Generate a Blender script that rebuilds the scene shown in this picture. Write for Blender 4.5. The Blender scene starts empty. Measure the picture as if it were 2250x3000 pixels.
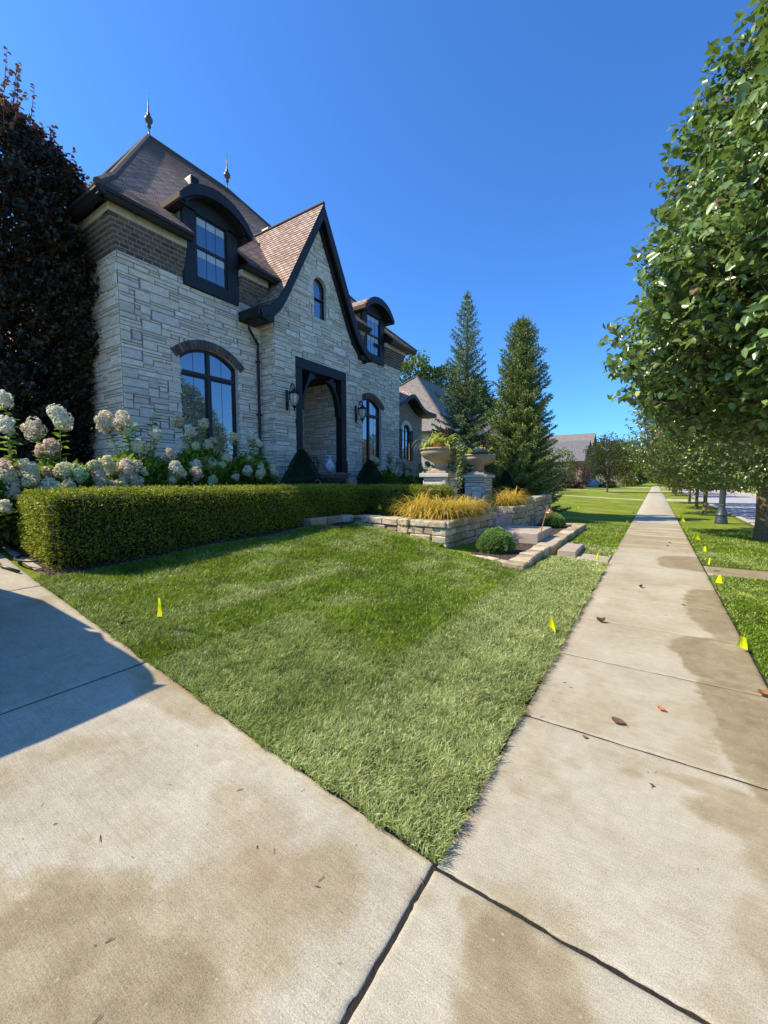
import bpy, math, random
import numpy as np
from mathutils import Vector, Matrix
R = math.radians
C = bpy.context.scene.collection
rng = np.random.default_rng(7)
random.seed(7)
PI = math.pi

# ------------------------------------------------------------------ camera, sky, sun, exposure
SC = bpy.context.scene
cd = bpy.data.cameras.new("camera"); cam = bpy.data.objects.new("camera", cd); C.objects.link(cam)
cam.location = (0, 0, 1.6)
cam.rotation_euler = (R(90 - 4.46), 0, R(33.42))
cd.sensor_fit = 'VERTICAL'; cd.sensor_height = 36.0; cd.lens = 36.0 * 1203.4 / 3000.0
cd.clip_start = 0.05; cd.clip_end = 3000
SC.camera = cam
SUN_EL, SUN_AZ = R(46), (-.835, -.55)          # horizontal direction towards the sun
w = bpy.data.worlds.new("World"); SC.world = w; w.use_nodes = True
nt = w.node_tree; bg = nt.nodes['Background']
sky = nt.nodes.new('ShaderNodeTexSky'); sky.sky_type = 'NISHITA'; sky.sun_disc = False
sky.sun_elevation = SUN_EL; sky.sun_rotation = math.atan2(SUN_AZ[0], SUN_AZ[1])
sky.air_density = 1.0; sky.dust_density = 0.7; sky.ozone_density = 8.0; sky.altitude = 200
hs = nt.nodes.new('ShaderNodeMix'); hs.data_type = 'RGBA'; hs.blend_type = 'MULTIPLY'; hs.inputs[0].default_value = 1; hs.inputs[7].default_value = (.42, .73, 1, 1); nt.links.new(sky.outputs[0], hs.inputs[6])   # the camera's deeper blue
nt.links.new(hs.outputs[2], bg.inputs[0]); bg.inputs[1].default_value = 0.118
sd = bpy.data.lights.new("sun", 'SUN'); sun = bpy.data.objects.new("sun", sd); C.objects.link(sun)
sd.energy = 3.1; sd.angle = R(0.55); sd.color = (1.0, 0.87, 0.66)
sv = Vector((SUN_AZ[0] * math.cos(SUN_EL), SUN_AZ[1] * math.cos(SUN_EL), math.sin(SUN_EL)))
sun.rotation_euler = sv.to_track_quat('Z', 'Y').to_euler()
SC.view_settings.view_transform = 'Standard'; SC.view_settings.look = 'None'
SC.view_settings.exposure = 1.2; SC.view_settings.gamma = 1.0
SC.cycles.max_bounces = 6; SC.cycles.transparent_max_bounces = 8
SC.cycles.diffuse_bounces = 3; SC.cycles.glossy_bounces = 3; SC.cycles.transmission_bounces = 4
SC.cycles.sample_clamp_indirect = 4

# ------------------------------------------------------------------ materials
def nn(nt, t, **k):
    n = nt.nodes.new(t)
    for a, v in k.items(): setattr(n, a, v)
    return n
def new_mat(name):
    m = bpy.data.materials.new(name); m.use_nodes = True
    nt = m.node_tree; b = nt.nodes['Principled BSDF']
    return m, nt, b
def ramp(nt, stops, src):
    r = nn(nt, 'ShaderNodeValToRGB'); el = r.color_ramp.elements
    while len(el) > 1: el.remove(el[-1])
    el[0].position = stops[0][0]; el[0].color = (*stops[0][1], 1)
    for p, c in stops[1:]:
        e = el.new(p); e.color = (*c, 1)
    nt.links.new(src, r.inputs[0]); return r.outputs[0]
def noise(nt, scale, detail=4, rough=.6, coord='Object', vec=None, stretch=None):
    n = nn(nt, 'ShaderNodeTexNoise'); n.inputs['Scale'].default_value = scale
    n.inputs['Detail'].default_value = detail; n.inputs['Roughness'].default_value = rough
    if vec is None:
        tc = nn(nt, 'ShaderNodeTexCoord'); vec = tc.outputs[coord]
    if stretch:
        mp = nn(nt, 'ShaderNodeMapping'); mp.inputs['Scale'].default_value = stretch
        nt.links.new(vec, mp.inputs[0]); vec = mp.outputs[0]
    nt.links.new(vec, n.inputs['Vector']); return n.outputs['Fac']
def mix(nt, a, b, fac, mode='MIX'):
    m = nn(nt, 'ShaderNodeMix', data_type='RGBA', blend_type=mode)
    for s, v in ((m.inputs[0], fac), (m.inputs[6], a), (m.inputs[7], b)):
        if hasattr(v, 'is_linked'): nt.links.new(v, s)
        elif isinstance(v, (int, float)): s.default_value = v
        else: s.default_value = (*v, 1)
    return m.outputs[2]
def bump(nt, b, h, strength=.3, dist=.01):
    bp = nn(nt, 'ShaderNodeBump'); bp.inputs['Strength'].default_value = strength
    bp.inputs['Distance'].default_value = dist
    nt.links.new(h, bp.inputs['Height']); nt.links.new(bp.outputs[0], b.inputs['Normal'])
def simple(name, col, rough=.6, var=.25, scale=8, bmp=.2, bd=.004, metal=0, spec=.5):
    m, nt, b = new_mat(name)
    n = noise(nt, scale, 5)
    lo = tuple(c * (1 - var) for c in col); hi = tuple(min(1, c * (1 + var)) for c in col)
    nt.links.new(ramp(nt, [(.3, lo), (.7, hi)], n), b.inputs['Base Color'])
    b.inputs['Roughness'].default_value = rough; b.inputs['Metallic'].default_value = metal
    b.inputs['Specular IOR Level'].default_value = spec
    if bmp: bump(nt, b, noise(nt, scale * 8, 4), bmp, bd)
    return m
def attr(nt, name):
    a = nn(nt, 'ShaderNodeAttribute'); a.attribute_name = name; return a.outputs['Fac']
def leaf_mat(name, stops, rough=.45, trans=.3, spec=.4, tcol=None, a='rnd'):
    m, nt, b = new_mat(name)
    col = ramp(nt, stops, attr(nt, a))
    nt.links.new(col, b.inputs['Base Color']); b.inputs['Roughness'].default_value = rough
    b.inputs['Specular IOR Level'].default_value = spec
    if trans > 0:
        t = nn(nt, 'ShaderNodeBsdfTranslucent'); mx = nn(nt, 'ShaderNodeMixShader')
        tc = mix(nt, col, tcol or (.25, .35, .03), .5)
        nt.links.new(tc, t.inputs[0]); mx.inputs[0].default_value = trans
        nt.links.new(b.outputs[0], mx.inputs[1]); nt.links.new(t.outputs[0], mx.inputs[2])
        nt.links.new(mx.outputs[0], nt.nodes['Material Output'].inputs[0])
    return m
def stone_mat(name, stops, rough=.85, bscale=14, bs=.5, bd=.012, mottled=.35):
    m, nt, b = new_mat(name)
    base = ramp(nt, stops, attr(nt, 'rnd'))
    n1 = noise(nt, 5, 6, .65, stretch=(1, 1, 2.2)); n2 = noise(nt, 60, 3)
    c = mix(nt, base, ramp(nt, [(.3, (.55, .52, .48)), (.7, (1.15, 1.12, 1.08))], n1), mottled * 1.6, 'MULTIPLY')
    c = mix(nt, c, ramp(nt, [(.3, (.8, .8, .8)), (.7, (1.1, 1.1, 1.1))], n2), .5, 'MULTIPLY')
    nt.links.new(c, b.inputs['Base Color']); b.inputs['Roughness'].default_value = rough
    b.inputs['Specular IOR Level'].default_value = .25
    bump(nt, b, noise(nt, bscale, 6, .65), bs, bd)
    return m
M = {}
M['stone'] = stone_mat('limestone_face', [(0, (.64, .57, .46)), (.35, (.80, .72, .58)), (.6, (.88, .80, .66)), (.8, (.82, .70, .54)), (.93, (.74, .69, .61)), (1, (.92, .85, .74))], bscale=9, bs=.6, bd=.02)
M['mortar'] = simple('mortar', (.21, .195, .17), .95, .2, 20)
M['mortar_pale'] = simple('pale_mortar', (.42, .40, .36), .95, .2, 20)
M['brick'] = stone_mat('dark_brick', [(0, (.085, .062, .055)), (.3, (.13, .095, .082)), (.6, (.17, .125, .105)), (.85, (.115, .095, .09)), (1, (.21, .165, .14))], bscale=40, bs=.4, bd=.005)
M['cap'] = simple('cast_limestone', (.55, .51, .44), .8, .12, 5)
M['black'] = simple('black_painted_trim', (.009, .0095, .012), .6, .25, 6, .1, .002)
M['gutter'] = simple('dark_metal_gutter', (.013, .014, .017), .5, .2, 3, 0)
M['siding'] = simple('grey_siding', (.25, .23, .20), .6, .1, 3)
M['door'] = simple('dark_door', (.012, .010, .010), .4, .2, 4)
M['iron'] = simple('black_iron', (.012, .012, .013), .4, .3, 20, .2, .002, metal=.4)
M['zinc'] = simple('weathered_zinc', (.26, .25, .23), .6, .15, 6, 0, metal=.5)
M['bronze'] = simple('bronze_finial', (.10, .09, .085), .45, .3, 9, 0, metal=.6)
M['copper'] = simple('aged_copper', (.50, .23, .12), .4, .25, 15, .1, .002, metal=.55)
M['urn'] = stone_mat('cast_stone_urn', [(0, (.40, .32, .22)), (1, (.46, .38, .27))], bscale=25, bs=.25, bd=.004)
M['wallstone'] = stone_mat('retaining_stone', [(0, (.40, .33, .22)), (.4, (.60, .50, .34)), (.7, (.70, .61, .45)), (1, (.50, .45, .36))], bscale=9, bs=1.0, bd=.035, mottled=.55)
M['stepstone'] = stone_mat('pinkish_stepstone', [(0, (.40, .32, .27)), (1, (.50, .42, .35))], bscale=20, bs=.4, bd=.008)
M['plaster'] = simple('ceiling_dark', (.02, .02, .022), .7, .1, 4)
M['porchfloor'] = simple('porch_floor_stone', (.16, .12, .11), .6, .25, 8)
def roofm(name, c1, c2, c3, mort):
    m, nt, b = new_mat(name)
    uv = nn(nt, 'ShaderNodeUVMap')
    br = nn(nt, 'ShaderNodeTexBrick'); nt.links.new(uv.outputs[0], br.inputs['Vector'])
    br.inputs['Scale'].default_value = 1; br.inputs['Brick Width'].default_value = .26; br.inputs['Row Height'].default_value = .145
    br.inputs['Mortar Size'].default_value = .02; br.inputs['Mortar Smooth'].default_value = .6; br.inputs['Bias'].default_value = 0
    br.inputs['Color1'].default_value = (0, 0, 0, 1); br.inputs['Color2'].default_value = (1, 1, 1, 1); br.inputs['Mortar'].default_value = (.5, .5, .5, 1)
    wn = noise(nt, 2.2, 4, .6, vec=uv.outputs[0]); w2 = noise(nt, 9, 3, .6, vec=uv.outputs[0], stretch=(.6, 1, 1))
    s = nn(nt, 'ShaderNodeMath', operation='MULTIPLY_ADD'); nt.links.new(br.outputs[0], s.inputs[0]); s.inputs[1].default_value = .4
    nt.links.new(w2, s.inputs[2])
    col = ramp(nt, [(.3, c1), (.62, c2), (.9, c3)], s.outputs[0])
    col = mix(nt, col, ramp(nt, [(.3, (.8, .8, .8)), (.7, (1.15, 1.15, 1.15))], wn), .8, 'MULTIPLY')
    col = mix(nt, col, mort, br.outputs['Fac'])
    nt.links.new(col, b.inputs['Base Color']); b.inputs['Roughness'].default_value = .9
    # saw-tooth relief: each course rises towards its lower edge
    sp = nn(nt, 'ShaderNodeSeparateXYZ'); nt.links.new(uv.outputs[0], sp.inputs[0])
    d = nn(nt, 'ShaderNodeMath', operation='DIVIDE'); nt.links.new(sp.outputs[1], d.inputs[0]); d.inputs[1].default_value = .145
    f = nn(nt, 'ShaderNodeMath', operation='FRACT'); nt.links.new(d.outputs[0], f.inputs[0])
    g = nn(nt, 'ShaderNodeMath', operation='SUBTRACT'); g.inputs[0].default_value = 1; nt.links.new(f.outputs[0], g.inputs[1])
    h = nn(nt, 'ShaderNodeMath', operation='MULTIPLY_ADD'); nt.links.new(br.outputs[0], h.inputs[0]); h.inputs[1].default_value = .35; nt.links.new(g.outputs[0], h.inputs[2])
    bump(nt, b, h.outputs[0], 1.0, .06)
    return m
M['roof'] = roofm('brown_shingles', (.24, .155, .115), (.42, .29, .225), (.60, .44, .35), (.09, .065, .052))
M['roof_grey'] = roofm('taupe_shingles', (.20, .17, .145), (.27, .235, .20), (.34, .30, .26), (.12, .10, .09))
M['roof_far'] = roofm('grey_shingles', (.15, .14, .135), (.20, .185, .18), (.26, .24, .23), (.10, .09, .09))
def brickwall_mat(name, c1, c2, mort, w=.22, h=.075):
    m, nt, b = new_mat(name); uv = nn(nt, 'ShaderNodeUVMap')
    br = nn(nt, 'ShaderNodeTexBrick'); nt.links.new(uv.outputs[0], br.inputs['Vector'])
    br.inputs['Scale'].default_value = 1; br.inputs['Brick Width'].default_value = w; br.inputs['Row Height'].default_value = h
    br.inputs['Mortar Size'].default_value = .009; br.inputs['Color1'].default_value = (*c1, 1); br.inputs['Color2'].default_value = (*c2, 1); br.inputs['Mortar'].default_value = (*mort, 1)
    nt.links.new(br.outputs[0], b.inputs['Base Color']); b.inputs['Roughness'].default_value = .9
    iv = nn(nt, 'ShaderNodeMath', operation='SUBTRACT'); iv.inputs[0].default_value = 1; nt.links.new(br.outputs['Fac'], iv.inputs[1])
    bump(nt, b, iv.outputs[0], .5, .01); return m
M['farbrick'] = brickwall_mat('brown_brick_wall', (.16, .12, .10), (.24, .19, .155), (.33, .30, .26))
M['farstone'] = brickwall_mat('tan_stone_wall', (.36, .32, .26), (.46, .42, .35), (.30, .27, .23), .5, .2)
# window glass: clear pane over a dark room, strong outdoor reflection
def glass_mat(name, dark, refl):
    m, nt, b = new_mat(name); b.inputs['Base Color'].default_value = (*dark, 1); b.inputs['Roughness'].default_value = .3
    g = nn(nt, 'ShaderNodeBsdfGlossy'); g.inputs['Roughness'].default_value = .01; g.inputs['Color'].default_value = (.86, .93, 1, 1)
    fr = nn(nt, 'ShaderNodeFresnel'); fr.inputs[0].default_value = 1.6
    ad = nn(nt, 'ShaderNodeMath', operation='ADD'); nt.links.new(fr.outputs[0], ad.inputs[0]); ad.inputs[1].default_value = refl
    mx = nn(nt, 'ShaderNodeMixShader'); nt.links.new(ad.outputs[0], mx.inputs[0])
    nt.links.new(b.outputs[0], mx.inputs[1]); nt.links.new(g.outputs[0], mx.inputs[2])
    wv = noise(nt, 1.3, 2, .5); bp = nn(nt, 'ShaderNodeBump'); bp.inputs['Strength'].default_value = .05; bp.inputs['Distance'].default_value = .02
    nt.links.new(wv, bp.inputs['Height']); nt.links.new(bp.outputs[0], g.inputs['Normal'])
    nt.links.new(mx.outputs[0], nt.nodes['Material Output'].inputs[0]); return m
M['glass'] = glass_mat('window_glass', (.008, .014, .026), .15)
M['blind'] = simple('pale_blind', (.45, .52, .55), .5, .05, 3, 0)
M['lampglass'] = simple('seeded_lamp_glass', (.55, .53, .45), .15, .1, 30, .1)
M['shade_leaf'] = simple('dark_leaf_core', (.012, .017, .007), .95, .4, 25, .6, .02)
M['bark'] = simple('tree_bark', (.13, .10, .075), .9, .4, 30, .9, .02)
M['bark_moss'] = simple('mossy_bark', (.20, .16, .085), .9, .45, 25, .9, .02)
M['twig'] = simple('twig', (.15, .11, .08), .8, .3, 30, 0)
M['stem'] = simple('green_stem', (.12, .16, .05), .7, .3, 20, 0)
M['leaf_pear'] = leaf_mat('pear_leaf', [(0, (.07, .13, .03)), (.45, (.18, .28, .075)), (.8, (.31, .43, .14)), (.97, (.46, .55, .17)), (1, (.30, .15, .10))], .26, .3, .7)
M['leaf_small'] = leaf_mat('street_tree_leaf', [(0, (.09, .11, .02)), (.5, (.18, .19, .035)), (.85, (.29, .27, .05)), (1, (.40, .24, .06))], .45, .3, .4)
M['leaf_purple'] = leaf_mat('purple_leaf', [(0, (.014, .016, .010)), (.5, (.030, .032, .020)), (.82, (.062, .070, .034)), (.93, (.12, .13, .025)), (1, (.22, .08, .05))], .4, .22, .5, (.30, .10, .05))
M['leaf_box'] = leaf_mat('boxwood_leaf', [(0, (.06, .09, .012)), (.5, (.26, .32, .026)), (.85, (.52, .54, .045)), (1, (.30, .18, .05))], .42, .38, .4, (.35, .42, .02))
M['leaf_yew'] = leaf_mat('dark_evergreen_leaf', [(0, (.012, .03, .012)), (1, (.035, .065, .02))], .5, .15, .3)
M['leaf_hyd'] = leaf_mat('hydrangea_leaf', [(0, (.07, .13, .018)), (.6, (.19, .31, .04)), (1, (.36, .46, .07))], .45, .4, .4)
M['needle'] = leaf_mat('spruce_needle', [(0, (.08, .12, .035)), (.5, (.19, .26, .075)), (.85, (.32, .39, .12)), (1, (.44, .48, .15))], .55, .15, .25)
M['needle_blue'] = leaf_mat('blue_spruce_needle', [(0, (.08, .12, .05)), (.5, (.18, .255, .115)), (.85, (.30, .38, .165)), (1, (.42, .48, .19))], .55, .15, .25)
M['mum'] = leaf_mat('mum_leaf', [(0, (.09, .18, .04)), (.5, (.21, .35, .09)), (1, (.36, .50, .16))], .5, .3, .3)
M['goldgrass'] = leaf_mat('golden_grass', [(0, (.26, .34, .04)), (.35, (.62, .50, .06)), (.65, (.90, .60, .08)), (.9, (.92, .66, .18)), (1, (.58, .50, .30))], .55, .35, .3, (.6, .45, .1))
M['lime'] = leaf_mat('lime_foliage', [(0, (.26, .36, .04)), (.6, (.50, .58, .08)), (1, (.75, .70, .2))], .45, .35, .3, (.5, .6, .05))
M['ivy'] = leaf_mat('variegated_ivy', [(0, (.06, .11, .03)), (.5, (.22, .27, .08)), (1, (.52, .50, .25))], .45, .3, .3)
M['kale'] = leaf_mat('blue_kale', [(0, (.12, .17, .19)), (1, (.25, .30, .34))], .5, .1, .3, (.2, .3, .3))
M['redspike'] = leaf_mat('burgundy_spike', [(0, (.05, .012, .012)), (1, (.11, .03, .025))], .5, .15, .3, (.3, .03, .03))
M['orange'] = leaf_mat('orange_leaf', [(0, (.55, .18, .04)), (1, (.75, .33, .08))], .5, .3, .3, (.8, .3, .05))
for nm, st in dict(white=[(0, (.72, .72, .50)), (.5, (.88, .86, .68)), (1, (.92, .90, .78))], cream=[(0, (.62, .62, .28)), (.5, (.82, .78, .48)), (1, (.90, .86, .62))],
                   pink=[(0, (.62, .38, .26)), (.5, (.82, .60, .44)), (1, (.90, .78, .60))], lime=[(0, (.48, .65, .26)), (.5, (.66, .82, .42)), (1, (.80, .88, .56))],
                   tan=[(0, (.56, .47, .30)), (.5, (.78, .68, .50)), (1, (.90, .82, .66))]).items():
    M['fl_' + nm] = leaf_mat('petal_' + nm, st, .7, .55, .15, (.98, .95, .78))
M['flag'] = leaf_mat('yellow_flag_vinyl', [(0, (.86, .90, .0)), (1, (.90, .95, .01))], .5, .45, .3, (.95, 1, .02))
M['ink'] = simple('black_ink', (.02, .02, .02), .6, .1, 5, 0)
M['wire'] = simple('flag_wire', (.25, .25, .25), .4, .1, 5, 0, metal=.6)
M['lampgreen'] = simple('street_lamp_paint', (.040, .055, .068), .45, .15, 6, .1, .002)
M['asphalt'] = simple('pale_street_concrete', (.42, .39, .36), .85, .08, 3, .2, .004)
M['kerb'] = simple('kerb_concrete', (.46, .43, .38), .85, .12, 5, .2, .004)
M['paver'] = brickwall_mat('pink_pavers', (.42, .32, .26), (.50, .40, .32), (.22, .18, .14), .4, .3)
M['carpaint_dark'] = simple('dark_car_paint', (.02, .022, .026), .2, .05, 2, 0, spec=.6)
M['carpaint_white'] = simple('silver_white_car_paint', (.45, .50, .56), .25, .05, 2, 0, spec=.6)
M['tyre'] = simple('tyre_rubber', (.02, .02, .02), .8, .2, 9, 0)
M['rim'] = simple('alloy_rim', (.45, .45, .46), .3, .1, 9, 0, metal=.8)
M['redlens'] = simple('tail_lamp_red', (.35, .01, .01), .2, .1, 9, 0)
M['hose'] = simple('dark_green_hose', (.025, .04, .035), .35, .2, 9, 0)
M['dryleaf'] = leaf_mat('dry_leaf', [(0, (.10, .06, .04)), (.6, (.22, .13, .08)), (1, (.62, .20, .06))], .7, .2, .2, (.4, .2, .1))
M['ceramic'] = simple('blue_white_glaze', (.42, .50, .55), .2, .7, 14, 0)
# ground materials
def dirt_mat():
    m, nt, b = new_mat('mulch')
    v = nn(nt, 'ShaderNodeTexVoronoi'); v.inputs['Scale'].default_value = 32
    tc = nn(nt, 'ShaderNodeTexCoord'); mp = nn(nt, 'ShaderNodeMapping'); mp.inputs['Scale'].default_value = (1, .55, 1)
    nt.links.new(tc.outputs['Object'], mp.inputs[0]); nt.links.new(mp.outputs[0], v.inputs['Vector'])
    c = ramp(nt, [(.1, (.025, .014, .009)), (.5, (.07, .042, .028)), (.9, (.15, .095, .065))], v.outputs['Color'])
    nt.links.new(c, b.inputs['Base Color']); b.inputs['Roughness'].default_value = .95
    bump(nt, b, v.outputs['Distance'], 1, .03); return m
M['mulch'] = dirt_mat()
def turf_mat():
    m, nt, b = new_mat('turf')
    tc = nn(nt, 'ShaderNodeTexCoord').outputs['Object']
    n1 = noise(nt, .55, 4, .6, vec=tc); n2 = noise(nt, 9, 4, .7, vec=tc); n3 = noise(nt, 120, 2, .7, vec=tc, stretch=(1, .35, 1))
    c = ramp(nt, [(.3, (.15, .21, .02)), (.5, (.21, .27, .03)), (.72, (.36, .36, .07))], n1)
    c = mix(nt, c, ramp(nt, [(.3, (.72, .75, .7)), (.7, (1.25, 1.2, 1.2))], n2), .8, 'MULTIPLY')
    c = mix(nt, c, ramp(nt, [(.25, (.4, .4, .4)), (.7, (1.5, 1.5, 1.4))], n3), .7, 'MULTIPLY')
    nt.links.new(c, b.inputs['Base Color']); b.inputs['Roughness'].default_value = .95; b.inputs['Specular IOR Level'].default_value = .1
    ad = nn(nt, 'ShaderNodeMath', operation='ADD'); nt.links.new(n2, ad.inputs[0]); nt.links.new(n3, ad.inputs[1])
    bump(nt, b, ad.outputs[0], .8, .03); return m
M['turf'] = turf_mat()
M['soil'] = simple('sod_soil', (.022, .018, .012), .95, .4, 12, .8, .02)
def concrete_mat():
    m, nt, b = new_mat('broomed_concrete')
    tc = nn(nt, 'ShaderNodeTexCoord').outputs['Object']
    n1 = noise(nt, 1.1, 5, .6, vec=tc); n2 = noise(nt, 150, 4, .8, vec=tc); n3 = noise(nt, 330, 2, .7, vec=tc); n4 = noise(nt, 14, 4, .7, vec=tc)
    c = ramp(nt, [(.3, (.40, .355, .255)), (.55, (.48, .435, .33)), (.75, (.55, .505, .40))], n1)
    c = mix(nt, c, ramp(nt, [(.3, (.86, .85, .83)), (.7, (1.1, 1.1, 1.1))], n4), .7, 'MULTIPLY')
    st = attr(nt, 'stain')
    c = mix(nt, c, ramp(nt, [(0, (1, 1, 1)), (.5, (.80, .74, .62)), (1, (.57, .505, .385))], st), 1.0, 'MULTIPLY')
    # exposed aggregate shows as pale and tan specks where the paste is worn and wet
    ag = nn(nt, 'ShaderNodeTexVoronoi'); ag.inputs['Scale'].default_value = 42; nt.links.new(tc, ag.inputs['Vector'])
    agm = ramp(nt, [(.0, (1, 1, 1)), (.28, (0, 0, 0))], ag.outputs['Distance'])
    agc = nn(nt, 'ShaderNodeSeparateColor'); nt.links.new(ag.outputs['Color'], agc.inputs[0])
    pick = ramp(nt, [(.86, (0, 0, 0)), (.9, (1, 1, 1))], agc.outputs[0])
    f = mix(nt, agm, pick, 1.0, 'MULTIPLY'); f = mix(nt, f, st, 1.0, 'MULTIPLY')
    c = mix(nt, c, (.62, .50, .30), f)
    c = mix(nt, c, ramp(nt, [(.36, (.50, .48, .45)), (.47, (.95, .95, .95)), (.62, (1.3, 1.3, 1.27))], n2), .5, 'MULTIPLY')
    c = mix(nt, c, ramp(nt, [(.36, (.7, .7, .7)), (.64, (1.3, 1.3, 1.3))], n3), .8, 'MULTIPLY')
    pt = nn(nt, 'ShaderNodeTexVoronoi'); pt.inputs['Scale'].default_value = 55; nt.links.new(tc, pt.inputs['Vector'])
    pm = ramp(nt, [(.0, (1, 1, 1)), (.16, (0, 0, 0))], pt.outputs['Distance']); pc = nn(nt, 'ShaderNodeSeparateColor'); nt.links.new(pt.outputs['Color'], pc.inputs[0])
    pf = mix(nt, pm, ramp(nt, [(.90, (0, 0, 0)), (.93, (1, 1, 1))], pc.outputs[1]), 1.0, 'MULTIPLY'); c = mix(nt, c, (.10, .08, .06), pf)
    bs = noise(nt, 45, 3, .7, vec=tc, stretch=(.08, 2.6, 1)); c = mix(nt, c, ramp(nt, [(.35, (.86, .86, .86)), (.65, (1.12, 1.12, 1.12))], bs), .55, 'MULTIPLY')
    red = attr(nt, 'rust'); c = mix(nt, c, (.30, .17, .10), red)
    nt.links.new(c, b.inputs['Base Color'])
    rr = nn(nt, 'ShaderNodeMapRange'); nt.links.new(st, rr.inputs[0]); rr.inputs[3].default_value = .92; rr.inputs[4].default_value = .6
    nt.links.new(rr.outputs[0], b.inputs['Roughness']); b.inputs['Specular IOR Level'].default_value = .3
    ad = nn(nt, 'ShaderNodeMath', operation='ADD'); nt.links.new(n2, ad.inputs[0])
    br = noise(nt, 60, 2, .6, vec=tc, stretch=(.06, 3.0, 1)); brm = nn(nt, 'ShaderNodeMath', operation='MULTIPLY'); brm.inputs[1].default_value = .35; nt.links.new(br, brm.inputs[0]); nt.links.new(brm.outputs[0], ad.inputs[1])
    bump(nt, b, ad.outputs[0], .55, .006); return m
M['concrete'] = concrete_mat()
def grass_mat():
    m, nt, b = new_mat('grass_blade')
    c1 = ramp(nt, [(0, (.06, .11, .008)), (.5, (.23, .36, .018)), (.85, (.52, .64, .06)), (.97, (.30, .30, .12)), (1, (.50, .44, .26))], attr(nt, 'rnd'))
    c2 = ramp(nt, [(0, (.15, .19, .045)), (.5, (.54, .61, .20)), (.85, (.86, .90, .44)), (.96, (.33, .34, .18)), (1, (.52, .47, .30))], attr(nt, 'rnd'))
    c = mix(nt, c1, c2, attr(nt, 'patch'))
    nt.links.new(c, b.inputs['Base Color']); b.inputs['Roughness'].default_value = .42; b.inputs['Specular IOR Level'].default_value = .45
    t = nn(nt, 'ShaderNodeBsdfTranslucent'); mx = nn(nt, 'ShaderNodeMixShader'); mx.inputs[0].default_value = .33
    nt.links.new(mix(nt, c, (.40, .55, .03), .35), t.inputs[0])
    nt.links.new(b.outputs[0], mx.inputs[1]); nt.links.new(t.outputs[0], mx.inputs[2])
    nt.links.new(mx.outputs[0], nt.nodes['Material Output'].inputs[0]); return m
M['grass'] = grass_mat()

# ------------------------------------------------------------------ mesh helpers
def tag(o, label=None, cat=None, group=None, kind=None):
    if label: o['label'] = label
    if cat: o['category'] = cat
    if group: o['group'] = group
    if kind: o['kind'] = kind
    return o
def empty(name, label, cat, loc=(0, 0, 0), group=None, rz=0):
    o = bpy.data.objects.new(name, None); C.objects.link(o); o.location = loc; o.rotation_euler = (0, 0, rz)
    o.empty_display_size = .1
    return tag(o, label, cat, group)
def link(name, me, parent=None, loc=None):
    o = bpy.data.objects.new(name, me); C.objects.link(o)
    if parent: o.parent = parent
    if loc is not None: o.location = loc
    return o
def np_mesh(name, V, Fs, mats, attrs=None, uv=None, smooth=False, mi=None):
    """V (n,3); Fs list of int arrays (m,k); attrs dict of per-vertex floats; uv per-loop (L,2)"""
    V = np.ascontiguousarray(V, dtype=np.float32)
    me = bpy.data.meshes.new(name)
    me.vertices.add(len(V)); me.vertices.foreach_set('co', V.ravel())
    tot = np.concatenate([np.full(len(F), F.shape[1], dtype=np.int32) for F in Fs])
    idx = np.concatenate([F.ravel() for F in Fs]).astype(np.int32)
    st = np.concatenate([[0], np.cumsum(tot)[:-1]]).astype(np.int32)
    me.loops.add(len(idx)); me.loops.foreach_set('vertex_index', idx)
    me.polygons.add(len(tot)); me.polygons.foreach_set('loop_start', st)
    try: me.polygons.foreach_set('loop_total', tot)
    except Exception: pass
    if mi is not None: me.polygons.foreach_set('material_index', np.asarray(mi, dtype=np.int32))
    me.update(calc_edges=True)
    if smooth: me.polygons.foreach_set('use_smooth', np.ones(len(tot), dtype=bool))
    for k, a in (attrs or {}).items():
        at = me.attributes.new(k, 'FLOAT', 'POINT'); at.data.foreach_set('value', np.asarray(a, dtype=np.float32))
    if uv is not None:
        l = me.uv_layers.new(name='UVMap'); l.data.foreach_set('uv', np.asarray(uv, dtype=np.float32).ravel())
    for m in (mats if isinstance(mats, (list, tuple)) else [mats]): me.materials.append(m)
    return me
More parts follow.
